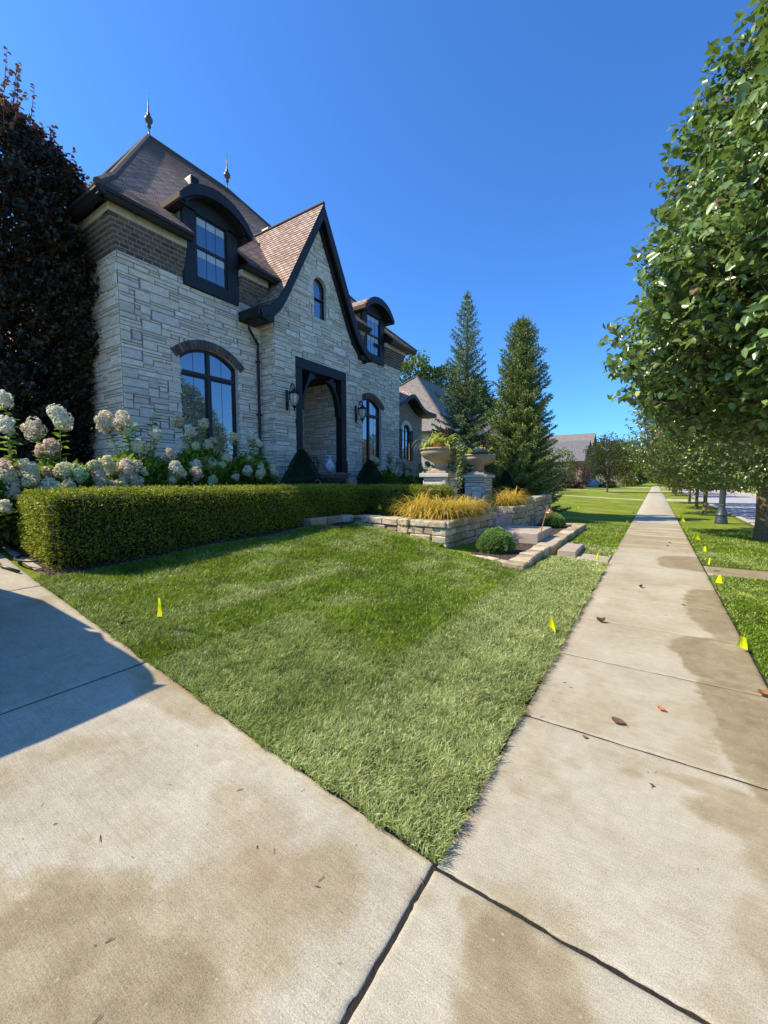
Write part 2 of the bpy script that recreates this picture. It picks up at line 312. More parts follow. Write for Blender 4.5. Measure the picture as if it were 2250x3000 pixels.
class MB:
    def __init__(s): s.v = []; s.f = []; s.r = []; s.uv = []
    def add(s, vs, fs, r=None, uvs=None):
        n = len(s.v); r = random.random() if r is None else r
        s.v += [tuple(v) for v in vs]; s.r += [r] * len(vs)
        for k, f in enumerate(fs):
            s.f.append([i + n for i in f]); s.uv.append(uvs[k] if uvs else [(0, 0)] * len(f))
    def box(s, a, b, r=None, bev=0):
        x0, y0, z0 = (min(a[i], b[i]) for i in range(3)); x1, y1, z1 = (max(a[i], b[i]) for i in range(3))
        vs = [(x, y, z) for z in (z0, z1) for y in (y0, y1) for x in (x0, x1)]
        s.add(vs, [(0, 2, 3, 1), (4, 5, 7, 6), (0, 1, 5, 4), (1, 3, 7, 5), (3, 2, 6, 7), (2, 0, 4, 6)], r)
    def bbox_bev(s, a, b, bev=.02, jit=0, r=None):
        """box with chamfered edges and slightly irregular corners"""
        lo = np.minimum(a, b).astype(float); hi = np.maximum(a, b).astype(float)
        c = (lo + hi) / 2; h = (hi - lo) / 2; bv = min(bev, *(h * .45)); vs = []; idx = {}
        for sx in (-1, 1):
            for sy in (-1, 1):
                for sz in (-1, 1):
                    j = np.array([random.uniform(-jit, jit) for _ in range(3)])
                    for ax in range(3):
                        p = c + np.array((sx, sy, sz)) * (h - bv) + j; p[ax] += (sx, sy, sz)[ax] * bv
                        idx[(sx, sy, sz, ax)] = len(vs); vs.append(p)
        fs = []
        for ax in range(3):
            o1, o2 = [k for k in range(3) if k != ax]
            for sg in (-1, 1):
                q = []
                for s1, s2 in ((-1, -1), (1, -1), (1, 1), (-1, 1)):
                    k = [0, 0, 0]; k[ax] = sg; k[o1] = s1; k[o2] = s2; q.append(idx[(*k, ax)])
                fs.append(q if (sg == 1) ^ (ax == 1) else q[::-1])
        for ax in range(3):
            o1, o2 = [k for k in range(3) if k != ax]
            for s1 in (-1, 1):
                for s2 in (-1, 1):
                    def K(e, a):
                        k = [0, 0, 0]; k[ax] = e; k[o1] = s1; k[o2] = s2; return idx[(*k, a)]
                    fs.append([K(-1, o1), K(1, o1), K(1, o2), K(-1, o2)])
        for sx in (-1, 1):
            for sy in (-1, 1):
                for sz in (-1, 1): fs.append([idx[(sx, sy, sz, a)] for a in range(3)])
        s.add(vs, fs, r)
    def tube(s, pts, rad, n=8, r=None, cap=True):
        pts = [Vector(p) for p in pts]
        rad = [rad] * len(pts) if isinstance(rad, (int, float)) else rad
        vs = []; up = Vector((0, 0, 1))
        for i, p in enumerate(pts):
            d = (pts[min(i + 1, len(pts) - 1)] - pts[max(i - 1, 0)]).normalized()
            a = d.cross(up) if abs(d.z) < .95 else d.cross(Vector((1, 0, 0)))
            a.normalize(); b = d.cross(a)
            for k in range(n):
                t = 2 * PI * k / n; vs.append(p + (a * math.cos(t) + b * math.sin(t)) * rad[i])
        fs = [(i * n + k, i * n + (k + 1) % n, (i + 1) * n + (k + 1) % n, (i + 1) * n + k) for i in range(len(pts) - 1) for k in range(n)]
        if cap: fs += [tuple(range(n))[::-1], tuple((len(pts) - 1) * n + k for k in range(n))]
        s.add(vs, fs, r)
    def lathe(s, prof, c=(0, 0, 0), n=24, r=None, flute=0):
        vs = []
        for rr, z in prof:
            for k in range(n):
                t = 2 * PI * k / n; q = rr * (1 - (flute if k % 2 else 0)); vs.append((c[0] + q * math.cos(t), c[1] + q * math.sin(t), c[2] + z))
        m = len(prof)
        fs = [(i * n + k, i * n + (k + 1) % n, (i + 1) * n + (k + 1) % n, (i + 1) * n + k) for i in range(m - 1) for k in range(n)]
        fs += [tuple(range(n))[::-1], tuple((m - 1) * n + k for k in range(n))]
        s.add(vs, fs, r)
    def prism(s, poly, fn0, fn1, r=None):
        """poly of 2-D points mapped by fn0 (one end) and fn1 (other end)"""
        n = len(poly); vs = [fn0(*p) for p in poly] + [fn1(*p) for p in poly]
        s.add(vs, [tuple(range(n))[::-1], tuple(range(n, 2 * n))] + [(k, (k + 1) % n, n + (k + 1) % n, n + k) for k in range(n)], r)
    def strip(s, A, B, A2, B2, r=None):
        """closed band between outer curve A and inner curve B, extruded to A2/B2"""
        n = len(A); vs = list(A) + list(B) + list(A2) + list(B2); fs = []
        for i in range(n - 1):
            fs += [(i, i + 1, n + i + 1, n + i), (2 * n + i + 1, 2 * n + i, 3 * n + i, 3 * n + i + 1), (i + 1, i, 2 * n + i, 2 * n + i + 1), (n + i, n + i + 1, 3 * n + i + 1, 3 * n + i)]
        fs += [(0, n, 3 * n, 2 * n), (n - 1, 3 * n - 1, 4 * n - 1, 2 * n - 1)]
        s.add(vs, fs, r)
    def shingled(s, P, o, u, v, ch=.145, lift=.017):
        """roof face (bottom-left, bottom-right, top-right, top-left) laid in overlapping courses"""
        o, u, v = Vector(o), Vector(u).normalized(), Vector(v).normalized(); A, B, Cc, D = [Vector(p) for p in (P if len(P) == 4 else list(P) + [P[2]])]
        nrm = (B - A).cross(D - A).normalized()
        if nrm.z < 0: nrm = -nrm
        n = max(1, round((D - A).dot(v) / ch))
        for k in range(n):
            a, b, c, d = A.lerp(D, k / n), B.lerp(Cc, k / n), B.lerp(Cc, (k + 1) / n), A.lerp(D, (k + 1) / n); au, bu = a + nrm * lift, b + nrm * lift
            uv = [((p - o).dot(u), (p - o).dot(v)) for p in (a, b, c, d)]; uv[0] = (uv[0][0], uv[0][1] + .004); uv[1] = (uv[1][0], uv[1][1] + .004)
            s.add([au, bu, c + nrm * .002, d + nrm * .002, a, b], [(0, 1, 2, 3), (4, 5, 1, 0)], None, [uv, [uv[0], uv[1], uv[1], uv[0]]])
    def quad_uv(s, P, o, u, v):
        """planar face with UVs measured in metres along unit vectors u, v from o"""
        o, u, v = Vector(o), Vector(u).normalized(), Vector(v).normalized()
        s.add(P, [tuple(range(len(P)))], None, [[((Vector(p) - o).dot(u), (Vector(p) - o).dot(v)) for p in P]])
    def mesh(s, name, mat, smooth=False):
        me = bpy.data.meshes.new(name); me.from_pydata(s.v, [], s.f)
        me.materials.append(mat) if not isinstance(mat, (list, tuple)) else [me.materials.append(m) for m in mat]
        at = me.attributes.new('rnd', 'FLOAT', 'POINT'); at.data.foreach_set('value', s.r)
        l = me.uv_layers.new(name='UVMap'); l.data.foreach_set('uv', [c for f in s.uv for p in f for c in p])
        if smooth: me.polygons.foreach_set('use_smooth', [True] * len(me.polygons))
        return me
    def build(s, name, mat, parent=None, smooth=False, loc=None):
        return link(name, s.mesh(name, mat, smooth), parent, loc)

def vnoise(x, y, sc, seed=0, octaves=4, gain=.55):
    r = np.random.default_rng(seed); T = r.random((256, 256)); out = 0; amp = 1; tot = 0
    for o in range(octaves):
        X = x * sc * 2 ** o + 31.7 * o + 500; Y = y * sc * 2 ** o + 17.3 * o + 500
        xi = np.floor(X).astype(int); yi = np.floor(Y).astype(int); fx = X - xi; fy = Y - yi
        fx = fx * fx * (3 - 2 * fx); fy = fy * fy * (3 - 2 * fy)
        a = T[xi & 255, yi & 255]; b = T[(xi + 1) & 255, yi & 255]; c = T[xi & 255, (yi + 1) & 255]; d = T[(xi + 1) & 255, (yi + 1) & 255]
        out = out + amp * ((a * (1 - fx) + b * fx) * (1 - fy) + (c * (1 - fx) + d * fx) * fy); tot += amp; amp *= gain
    return out / tot

# ------------------------------------------------------------------ leaves
def leaves(cen, d, nrm, L, W, fold=.25, shape='leaf', rnd=None, extra=None):
    """arrays: centre/base, direction, normal, length, width -> V, faces, attrs"""
    n = len(cen); d = d / (np.linalg.norm(d, axis=1, keepdims=True) + 1e-9)
    s = np.cross(d, nrm); s /= (np.linalg.norm(s, axis=1, keepdims=True) + 1e-9); u = np.cross(s, d)
    L = np.broadcast_to(np.asarray(L, float).reshape(-1, 1), (n, 1)); W = np.broadcast_to(np.asarray(W, float).reshape(-1, 1), (n, 1))
    rnd = rng.random(n) if rnd is None else rnd
    if shape == 'diamond':
        V = np.stack([cen, cen + d * L * .5 + s * W * .5 + u * W * fold, cen + d * L, cen + d * L * .5 - s * W * .5 + u * W * fold], 1)
        b = np.arange(n)[:, None] * 4
        F = [np.concatenate([b + [0, 1, 2], b + [0, 2, 3]])]; k = 4
    else:
        V = np.stack([cen, cen + d * L * .3 + s * W * .48 + u * W * fold, cen + d * L * .68 + s * W * .38 + u * W * fold * .8 - u * L * .03,
                      cen + d * L - u * L * .12, cen + d * L * .68 - s * W * .38 + u * W * fold * .8 - u * L * .03, cen + d * L * .3 - s * W * .48 + u * W * fold], 1)
        b = np.arange(n)[:, None] * 6
        F = [np.concatenate([b + [0, 1, 2, 3], b + [0, 3, 4, 5]])]; k = 6
    A = dict(rnd=np.repeat(rnd, k))
    for kk, a in (extra or {}).items(): A[kk] = np.repeat(a, k)
    return V.reshape(-1, 3), F, A
def rand_unit(n, flat=1.0):
    v = rng.normal(size=(n, 3)); v[:, 2] *= flat; return v / np.linalg.norm(v, axis=1, keepdims=True)
def leaf_obj(name, args, mat, parent=None):
    V, F, A = args; return link(name, np_mesh(name, V, F, mat, A), parent)

# ------------------------------------------------------------------ terrain
GX_ = np.array([-400, -30, -11, -9, -7.5, -6.3, -5, -3.4, -2, -.7, 400.])
GR = {-100: [1.2, 1.0, .8, .62, .5, .40, .30, .16, .05, 0, 0], 2.2: [1.4, 1.3, 1.1, .8, .55, .41, .30, .17, .06, 0, 0],
      5.0: [1.4, 1.4, 1.25, .95, .68, .54, .38, .19, .06, 0, 0], 7.5: [1.4, 1.4, 1.3, 1.0, .75, .66, .52, .25, .07, 0, 0],
      14.5: [1.4, 1.4, 1.25, .9, .7, .6, .42, .16, .05, 0, 0], 18: [1.3, 1.3, 1.1, .7, .45, .36, .24, .12, .05, 0, 0],
      30: [.8, .8, .7, .5, .35, .26, .18, .1, .04, 0, 0], 60: [.3, .3, .2, .15, .1, .08, .05, .03, .01, 0, 0], 2000: [0] * 11}
GY_ = np.array(sorted(GR)); GT = np.array([GR[k] for k in GY_])
def G(x, y):
    x, y = np.broadcast_arrays(np.asarray(x, float), np.asarray(y, float))
    yi = np.clip(np.searchsorted(GY_, y, 'right') - 1, 0, len(GY_) - 2); t = np.clip((y - GY_[yi]) / (GY_[yi + 1] - GY_[yi]), 0, 1)
    t = t * t * (3 - 2 * t)
    xi = np.clip(np.searchsorted(GX_, x, 'right') - 1, 0, len(GX_) - 2); s = np.clip((x - GX_[xi]) / (GX_[xi + 1] - GX_[xi]), 0, 1)
    a = GT[yi, xi] * (1 - s) + GT[yi, xi + 1] * s; b = GT[yi + 1, xi] * (1 - s) + GT[yi + 1, xi + 1] * s
    return a * (1 - t) + b * t
g1 = lambda x, y: float(G(x, y))
def grid_sheet(name, xs, ys, zf, mat, kind='structure', attrs=None, skirt=0):
    X, Y = np.meshgrid(xs, ys, indexing='ij'); Z = zf(X, Y)
    V = np.stack([X, Y, Z], -1).reshape(-1, 3); nx, ny = len(xs), len(ys)
    i, j = np.meshgrid(np.arange(nx - 1), np.arange(ny - 1), indexing='ij'); a = (i * ny + j).ravel()
    F = np.stack([a, a + ny, a + ny + 1, a + 1], 1); Fs = [F]
    at = {k: f(X, Y).ravel() for k, f in (attrs or {}).items()}
    if skirt:
        ring = np.concatenate([np.arange(nx) * ny, (nx - 1) * ny + np.arange(1, ny), np.arange(nx - 2, -1, -1) * ny + ny - 1, np.arange(ny - 2, 0, -1)])
        n0 = len(V); low = V[ring].copy(); low[:, 2] -= skirt; V = np.concatenate([V, low]); m = len(ring)
        k = np.arange(m); k2 = (k + 1) % m
        Fs.append(np.stack([ring[k], n0 + k, n0 + k2, ring[k2]], 1))
        at = {q: np.concatenate([v, v[ring]]) for q, v in at.items()}
    o = link(name, np_mesh(name, V, Fs, mat, at, smooth=False)); return tag(o, kind=kind)
def groundz(X, Y):
    z = G(X, Y) - .03
    z = np.where((X > 3.02) & (X < 9.4) & (Y > -300), -.30, z)
    z = z + .012 * (vnoise(X, Y, .7, 3) - .5) * ((X < -.8) | (X > .9))
    return z
gx = np.unique(np.concatenate([[-400, -200, -100, -60, -30, -20, -15], np.arange(-12, 3, .25), [-.7, .8, 3.0, 3.04, 5, 9.38, 9.42, 12, 20, 40, 100, 400]]))
gy = np.unique(np.concatenate([[-100, -40, -20, -10, -5], np.arange(-2, 30, .25), np.arange(30, 80, 2), [90, 120, 160, 250, 400, 800, 1500]]))
grid_sheet('lawn_ground', gx, gy, groundz, M['turf'])

# ---- concrete: stains are wet or worn patches with shapes of their own
xb_t = np.array([(.95, 2.0), (.46, 2.75), (.40, 3.1), (.34, 3.5), (.29, 3.84), (.38, 4.13), (.22, 4.35), (.18, 4.61), (.18, 4.95), (.28, 5.1), (.55, 5.24), (.42, 5.5), (.39, 6.48), (.40, 6.93), (.44, 7.45), (.9, 7.62), (.95, 8.8), (.15, 9.1), (.02, 9.9), (.2, 10.4), (.95, 10.7)])
blobs = [(-1.55, 1.18, .26, .16, .4), (-2.72, 1.48, .55, .14, .55), (-1.25, .36, .85, .38, 1.0), (-1.22, .80, .30, .34, .6), (-1.05, 1.1, .2, .2, .55), (-1.9, .30, .35, .16, .7),
         (-.36, 1.27, .13, .20, .95), (-.26, 1.12, .22, .3, .85), (.45, 2.45, .28, .14, .8), (.36, 2.62, .30, .07, .7), (-.04, 2.53, .05, .035, .6), (.62, 2.2, .22, .3, .6), (-.5, 1.36, .06, .05, .6)]
def stain(X, Y):
    nX = X + .22 * (vnoise(X, Y, 2.2, 5) - .5) + .03 * (vnoise(X, Y, 14, 6) - .5); nY = Y + .25 * (vnoise(X, Y, 2.1, 8) - .5); nX = nX + .05 * (vnoise(X, Y, 30, 12) - .5)
    xb = np.interp(nY, xb_t[:, 1], xb_t[:, 0], left=2, right=2)
    s = np.clip((nX - xb) / .035, 0, 1) * np.where((Y > 1.9) & (Y < 11.5), 1, 0)
    for cx, cy, rx, ry, a in blobs:
        q = ((X - cx) / rx) ** 2 + ((Y - cy) / ry) ** 2 + 1.3 * (vnoise(X, Y, 4.5, 11, 6, .65) - .5)
        s = np.maximum(s, a * np.clip((1.2 - q) * 1.7, 0, 1) ** .8)
    far = np.clip((Y - 10.3) / 1.5, 0, 1) * (Y < 18.3); s = np.maximum(s, far * np.clip((vnoise(X * .35, Y * 3, 1.3, 15) - .30) * 2.2, 0, .8))
    s = np.maximum(s, (Y < 18.3) * (Y > 2.8) * .25 * np.clip(vnoise(X, Y, 1.2, 25) * 2 - .5, 0, 1))
    s = s * (.72 + .9 * (vnoise(X, Y, 12, 9, 5, .7) - .4)); s = np.maximum(s, .38 * np.clip((vnoise(X, Y, 2.6, 45, 5, .65) - .52) * 5, 0, 1) * (Y < 9))
    return np.clip(s, 0, 1)
def rust(X, Y):
    e = np.clip(1 - (X + .72) / (.07 + .10 * vnoise(X, Y, 4, 21)), 0, 1) * (Y > 1.4) * (X > -.72) * (Y < 14) * (vnoise(X, Y, 2.3, 22) > .42)
    e2 = np.clip(1 - np.abs(Y - 1.52 - (X < -1) * .05) / .06, 0, 1) * (X < -.75) * (vnoise(X, Y, 3, 24) > .55)
    b = np.clip(1.1 - (((X + 1.25) / .25) ** 2 + ((Y - 1.05) / .13) ** 2) - .8 * (vnoise(X, Y, 9, 23) - .4), 0, 1)
    return np.clip(.6 * e + .4 * e2 + .28 * b, 0, .6)
slab_n = [0]
def slabs(name, cells, zf=lambda X, Y: G(X, Y)):
    """cells: (x0,x1,y0,y1,step). joined slabs of one pour, each with open joints round it"""
    Vs, Fs, st, ru = [], [], [], []; n0 = 0
    for x0, x1, y0, y1, step in cells:
        ye = None
        if isinstance(y1, tuple): ye, y1 = y1, max(y1)
        g = .009; bev = .006
        def ax(a, b):
            m = max(2, int((b - a - 2 * g) / step)); t = np.linspace(a + g + bev, b - g - bev, m)
            return np.concatenate([[a + g], t, [b - g]])
        xs, ys = ax(x0, x1), ax(y0, y1); X, Y = np.meshgrid(xs, ys, indexing='ij')
        if ye: Y = y0 + (Y - y0) * (ye[0] + (ye[1] - ye[0]) * (X - x0) / (x1 - x0) - y0) / (y1 - y0)
        j = (.006 * (vnoise(X, Y, 24, 31, 5, .7) - .5) - .003 * np.clip((vnoise(X, Y, 11, 35) - .62) * 8, 0, 1)) * (step < .1)
        Z = zf(X, Y); Z[0, :] -= .004; Z[-1, :] -= .004; Z[:, 0] -= .004; Z[:, -1] -= .004
        if step < .1:
            Z = Z + .002 * (vnoise(X, Y, 2, 33) - .5); X = X.copy(); Y = Y.copy()
            X[0] += 2 * j[0]; X[-1] += 2 * j[-1]; Y[:, 0] += 2 * j[:, 0]; Y[:, -1] += 2 * j[:, -1]
        nx, ny = X.shape; V = np.stack([X, Y, Z], -1).reshape(-1, 3)
        i, k = np.meshgrid(np.arange(nx - 1), np.arange(ny - 1), indexing='ij'); a = (i * ny + k).ravel()
        F = np.stack([a, a + ny, a + ny + 1, a + 1], 1)
        ring = np.concatenate([np.arange(nx) * ny, (nx - 1) * ny + np.arange(1, ny), np.arange(nx - 2, -1, -1) * ny + ny - 1, np.arange(ny - 2, 0, -1)])
        low = V[ring].copy(); low[:, 2] -= .1; m = len(ring); q = np.arange(m); q2 = (q + 1) % m
        F2 = np.stack([ring[q], len(V) + q, len(V) + q2, ring[q2]], 1)
        s_, r_ = stain(X, Y).ravel(), rust(X, Y).ravel()
        Vs.append(np.concatenate([V, low])); Fs.append(F + n0); Fs.append(F2 + n0); n0 += len(V) + m
        st += [s_, s_[ring]]; ru += [r_, r_[ring]]
    o = link(name, np_mesh(name, np.concatenate(Vs), [np.concatenate(Fs)], M['concrete'], dict(stain=np.concatenate(st), rust=np.concatenate(ru))))
    return tag(o, kind='structure')
SW = [(-.7, .8, 1.44, 2.78, .02), (-.7, .8, 2.78, 4.0, .02), (-.7, .8, 4.0, 5.18, .025), (-.7, .8, 5.18, 6.34, .03)]
y = 6.34
while y < 134: SW.append((-.7, .8, y, y + 1.2, .04 if y < 19 else .35)); y += 1.2
slabs('sidewalk', SW)
slabs('driveway', [(-3.31, -.7, .1, (1.62, 1.46), .02), (-.7, .8, .1, 1.44, .02), (-5.9, -3.31, .1, (1.74, 1.62), .04), (-8.5, -5.9, .1, (1.85, 1.74), .06), (-12, -8.5, .1, 1.85, .2),
                   (.8, 3.05, .1, 1.44, .05), (-3.31, -.7, -2.9, .1, .1), (-.7, .8, -2.9, .1, .1), (-5.9, -3.31, -2.9, .1, .2), (-8.5, -5.9, -2.9, .1, .2), (-12, -8.5, -2.9, .1, .3), (.8, 3.05, -2.9, .1, .2),
                   (-3.31, -.7, -6.0, -2.9, .3), (-.7, .8, -6.0, -2.9, .3), (-5.9, -3.31, -6.0, -2.9, .3), (-8.5, -5.9, -6.0, -2.9, .3), (-12, -8.5, -6.0, -2.9, .3), (.8, 3.05, -6.0, -2.9, .2)])
for xs_, ys_ in ((np.linspace(-.71, .81, 3), np.concatenate([np.arange(1.43, 20, 1), [20, 60, 134]])), (np.linspace(-12, 3.0, 30), np.linspace(-6, 1.43, 8)), (np.linspace(-12, -.71, 24), np.array([1.43, 1.6]))):
    grid_sheet('joint_soil', xs_, ys_, lambda X, Y: G(X, Y) - .007, M['soil'])
# strip of concrete left of the lawn corner so the driveway edge follows the turf
slabs('entry_walk', [(-1.28, -.7, 8.92, 9.66, .04)], lambda X, Y: G(X, Y) + .004)
slabs('kerb_crossing_walk', [(.8, 3.0, 8.75, 9.62, .05), (.8, 3.0, 38.6, 42.2, .3), (-9, -.7, 39.2, 40.2, .3), (.8, 3.0, 68.2, 72.5, .4), (-12, -.7, 69, 70, .5), (-12, -.7, 100, 106, 1), (.8, 3.0, 100, 106, 1)], lambda X, Y: G(X, Y) + .002)
# street with kerbs
def road_z(X, Y): return -.12 + .03 * np.cos((X - 6.2) / 3.1 * 1.5) + 0 * Y
ry = np.unique(np.concatenate([np.arange(-60, 60, 3), np.arange(60, 420, 12)]))
grid_sheet('street', np.linspace(3.16, 9.26, 9), ry, road_z, M['asphalt'])
for nm, a, b in (('near_kerb', 3.0, 3.16), ('far_kerb', 9.26, 9.42)):
    m = MB(); yy = -60
    while yy < 410:
        if nm == 'near_kerb' and (-6 < yy < 1.44 or 38 < yy < 42 or 68 < yy < 72): m.box((a, yy, -.3), (b, yy + 2.98, -.06))
        else: m.box((a, yy, -.3), (b, yy + 2.98, .015))
        yy += 3
    tag(m.build(nm, M['kerb']), kind='structure')
slabs('far_sidewalk', [(11.9, 13.4, -30 + 6 * k, -24 + 6 * k, .8) for k in range(40)])
grid_sheet('paver_path', np.linspace(-12, -6.62, 12), np.linspace(1.87, 2.9, 6), lambda X, Y: G(X, Y) + .004, M['paver'])
for o in C.objects:
    if o.name == 'paver_path':
        me = o.data; l = me.uv_layers.new(name='UVMap'); co = [me.vertices[k.vertex_index].co for k in me.loops]
        l.data.foreach_set('uv', [c for p in co for c in (p.x, p.y)])
# mulch beds
def bed(name, x0, x1, y0, y1, zf, n=50):
    return grid_sheet(name, np.linspace(x0, x1, n), np.linspace(y0, y1, n), lambda X, Y: zf(X, Y) + .03 * (vnoise(X, Y, 9, 41) - .5), M['mulch'])
bed('mulch_bed', -6.45, -5.98, 1.9, 7.6, lambda X, Y: G(X, Y) + .015, 90)
bed('mulch_bed', -12, -6.45, 1.95, 7.6, lambda X, Y: G(X, Y) + .02, 80)
bed('mulch_bed', -3.4, -1.9, 7.25, 14.4, lambda X, Y: .165 + 0 * X, 90)
bed('mulch_bed', -11, -3.5, 7.6, 10.25, lambda X, Y: np.maximum(.71, G(X, Y) + .02))
bed('mulch_bed', -11, -3.4, 11.35, 16, lambda X, Y: np.maximum(.73, G(X, Y) + .02))
tag(C.objects['mulch_bed'], kind='structure')
m = MB()
for _ in range(700):
    x = random.uniform(-6.5, -5.95); yy = random.uniform(1.85, 4.6) if random.random() < .7 else random.uniform(1.8, 2.2); z = g1(x, yy) + .03
    a = random.uniform(0, PI); l = random.uniform(.02, .05)
    d = Vector((math.cos(a), math.sin(a), random.uniform(-.2, .4))) * l; s_ = Vector((-math.sin(a), math.cos(a), 0)) * .006
    p = Vector((x, yy, z)); m.add([p - s_, p + s_, p + s_ + d, p - s_ + d, p + d * .5 + Vector((0, 0, .008))], [(0, 1, 4), (1, 2, 4), (2, 3, 4), (3, 0, 4)])
tag(m.build('bark_chips', M['twig']), 'scattered shredded bark chips beside the end of the clipped hedge', 'bark chips', kind='stuff')

# ------------------------------------------------------------------ grass blades
def lawn_patch(x):   # sod rolls: pale laid-over bands and fresher ones
    X, Y = x[:, 0], x[:, 1]
    edge = np.clip((X + 1.75 + .25 * vnoise(X, Y, 1.5, 51)) / .25, 0, 1) * (X < 0) * (Y < 11)
    near = np.clip((2.75 - Y - .25 * (X + .7)) / .4, 0, 1) * .55 * (X > -3.2)
    roll = np.clip(1.6 - np.abs(X + 3.92 + .12 * (vnoise(X, Y, 2, 52) - .5)) / .13, 0, 1) * (Y > 2.5) * (Y < 4.8)
    r2 = np.clip(1 - np.abs(Y - 6.9 + .3 * X + 1.2) / .3, 0, 1) * (X > -3.6) * (X < -2) * .7
    r3 = np.clip(1 - np.abs(X + 3.9 + .2 * (Y - 2)) / .35, 0, 1) * (Y < 2.6) * .6
    n = np.clip((vnoise(X, Y, 1.9, 53) - .52) * 7, 0, 1) * .6
    return np.clip(np.maximum.reduce([edge * 1.0, near * 1.15, roll, r2, r3, n]), 0, 1)
def blades(N, box, dens, keep, h, wd, lean=.55, seed=1):
    r = np.random.default_rng(seed); P = np.stack([r.uniform(box[0], box[1], N), r.uniform(box[2], box[3], N)], 1)
    k = keep(P[:, 0], P[:, 1]) & (r.random(N) < dens(P[:, 0], P[:, 1])); P = P[k]; n = len(P)
    clump = vnoise(P[:, 0], P[:, 1], 9, 61); P = P
    patch = lawn_patch(P) if box[0] < -.7 else np.clip((vnoise(P[:, 0], P[:, 1], 1.1, 54) - .45) * 2, 0, .7)
    dist = np.hypot(P[:, 0], P[:, 1]); sc = np.clip(dist / 3.0, 1, 2.6)
    ang0 = vnoise(P[:, 0], P[:, 1], 1.7, 62) * 4 * PI; ang = ang0 + r.normal(0, 1.7, n); ln = np.clip(lean + .5 * (vnoise(P[:, 0], P[:, 1], 3, 63) - .5) * 1.6 + r.normal(0, .22, n) + .15 * patch, .05, 1.25)
    L = h * (.6 + .6 * r.random(n)) * (.75 + .55 * clump)
    d = np.stack([np.cos(ang) * np.sin(ln), np.sin(ang) * np.sin(ln), np.cos(ln)], 1)
    ln2 = np.clip(ln + .35 + .3 * r.random(n), 0, 1.62); d2 = np.stack([np.cos(ang) * np.sin(ln2), np.sin(ang) * np.sin(ln2), np.cos(ln2)], 1)
    fa = r.uniform(0, 2 * PI, n); s = np.stack([np.cos(fa), np.sin(fa), 0 * fa], 1) * (wd * sc * .5 * (.7 + .6 * r.random(n)))[:, None]
    z = G(P[:, 0], P[:, 1]) + np.where((P[:, 0] < 0) & (P[:, 1] < 8), .016, -.012); b = np.stack([P[:, 0], P[:, 1], z], 1); L1 = (L * .5)[:, None]
    mid = b + d * L1; tip = mid + d2 * L1; tip[:, 2] = np.maximum(tip[:, 2], z + .012)
    V = np.stack([b - s, b + s, mid + s * .85, mid - s * .85, tip], 1).reshape(-1, 3); q = np.arange(n)[:, None] * 5
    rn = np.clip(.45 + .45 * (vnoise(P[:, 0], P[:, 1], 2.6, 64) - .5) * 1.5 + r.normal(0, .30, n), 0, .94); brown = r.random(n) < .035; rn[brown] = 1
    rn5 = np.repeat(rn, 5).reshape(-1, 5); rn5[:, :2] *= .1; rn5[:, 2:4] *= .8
    return V, [q + [0, 1, 2, 3], q + [3, 2, 4]], dict(rnd=rn5.ravel(), patch=np.repeat(patch, 5))
def join(parts):
    Vs, F4, F3, at = [], [], [], {}; n = 0
    for V, F, A in parts:
        Vs.append(V); F4.append(F[0] + n); F3.append(F[1] + n); n += len(V)
        for k, a in A.items(): at.setdefault(k, []).append(a)
    return np.concatenate(Vs), [np.concatenate(F4), np.concatenate(F3)], {k: np.concatenate(v) for k, v in at.items()}
def keep_front(X, Y):
    e = .07 * (vnoise(X, Y, 1.6, 71) - .5) + .05 * (vnoise(X, Y, 9, 74) - .5)
    drv = np.interp(-X, [.7, 3.3, 6.4], [1.455, 1.62, 1.77])
    k = (X < -.685 + e) & (Y > drv - .03 + e) & (X > -6.05 - .1 * vnoise(X, Y, 2, 72)) & ~((X < -3.35) & (Y > 7.45)) & ~((X > -3.5) & (X < -1.72) & (Y > 7.15) & (Y < 14.6))
    k &= ~((X > -2.0) & (Y > 8.9) & (Y < 9.68)) & ~((X < -3.3) & (Y > 6.6 + .35 * (X + 6.2)) & (Y > 6.3) & (X < -5.6)) & ~((X < -1.7) & (Y > 14.4) & (X < -5 + .0 * Y))
    return k
def dfront(X, Y):
    d = np.hypot(X, Y); return np.clip((2.6 / d) ** 1.35, .0, 1) * (.32 + .95 * np.clip((vnoise(X, Y, 16, 77, 3) - .3) * 2.2, 0, 1))
gl = [blades(1700000, (-6.3, -.68, 1.4, 8.0), dfront, keep_front, .056, .0031, seed=2),
      blades(330000, (-6.0, -.68, 7.0, 17), lambda X, Y: np.clip((7 / np.hypot(X, Y)) ** 1.5, 0, 1), keep_front, .06, .0052, seed=3),
      blades(300000, (.8, 3.02, 3.2, 17), lambda X, Y: np.clip((5 / np.hypot(X, Y)) ** 1.4, 0, 1), lambda X, Y: (X > .80 + .02 * vnoise(X, Y, 5, 73)) & ~((Y > 8.7) & (Y < 9.65)), .06, .0052, seed=4)]
sodx = np.linspace(-6.0, -.715, 60)
def sod_z(X, Y): return G(X, Y) + .012
Xs = np.linspace(-6.0, -.715, 70); Ts = np.linspace(0, 1, 70); Xg, Tg = np.meshgrid(Xs, Ts, indexing='ij'); Y0 = np.interp(-Xg, [.7, 3.3, 6.4], [1.47, 1.635, 1.79]); Yg = Y0 + (np.where(Xg < -3.4, 7.4, 7.05) - Y0) * Tg
Vg = np.stack([Xg, Yg, G(Xg, Yg) + .012], -1).reshape(-1, 3); ii, jj = np.meshgrid(np.arange(69), np.arange(69), indexing='ij'); aa = (ii * 70 + jj).ravel(); Fg = np.stack([aa, aa + 70, aa + 71, aa + 1], 1)
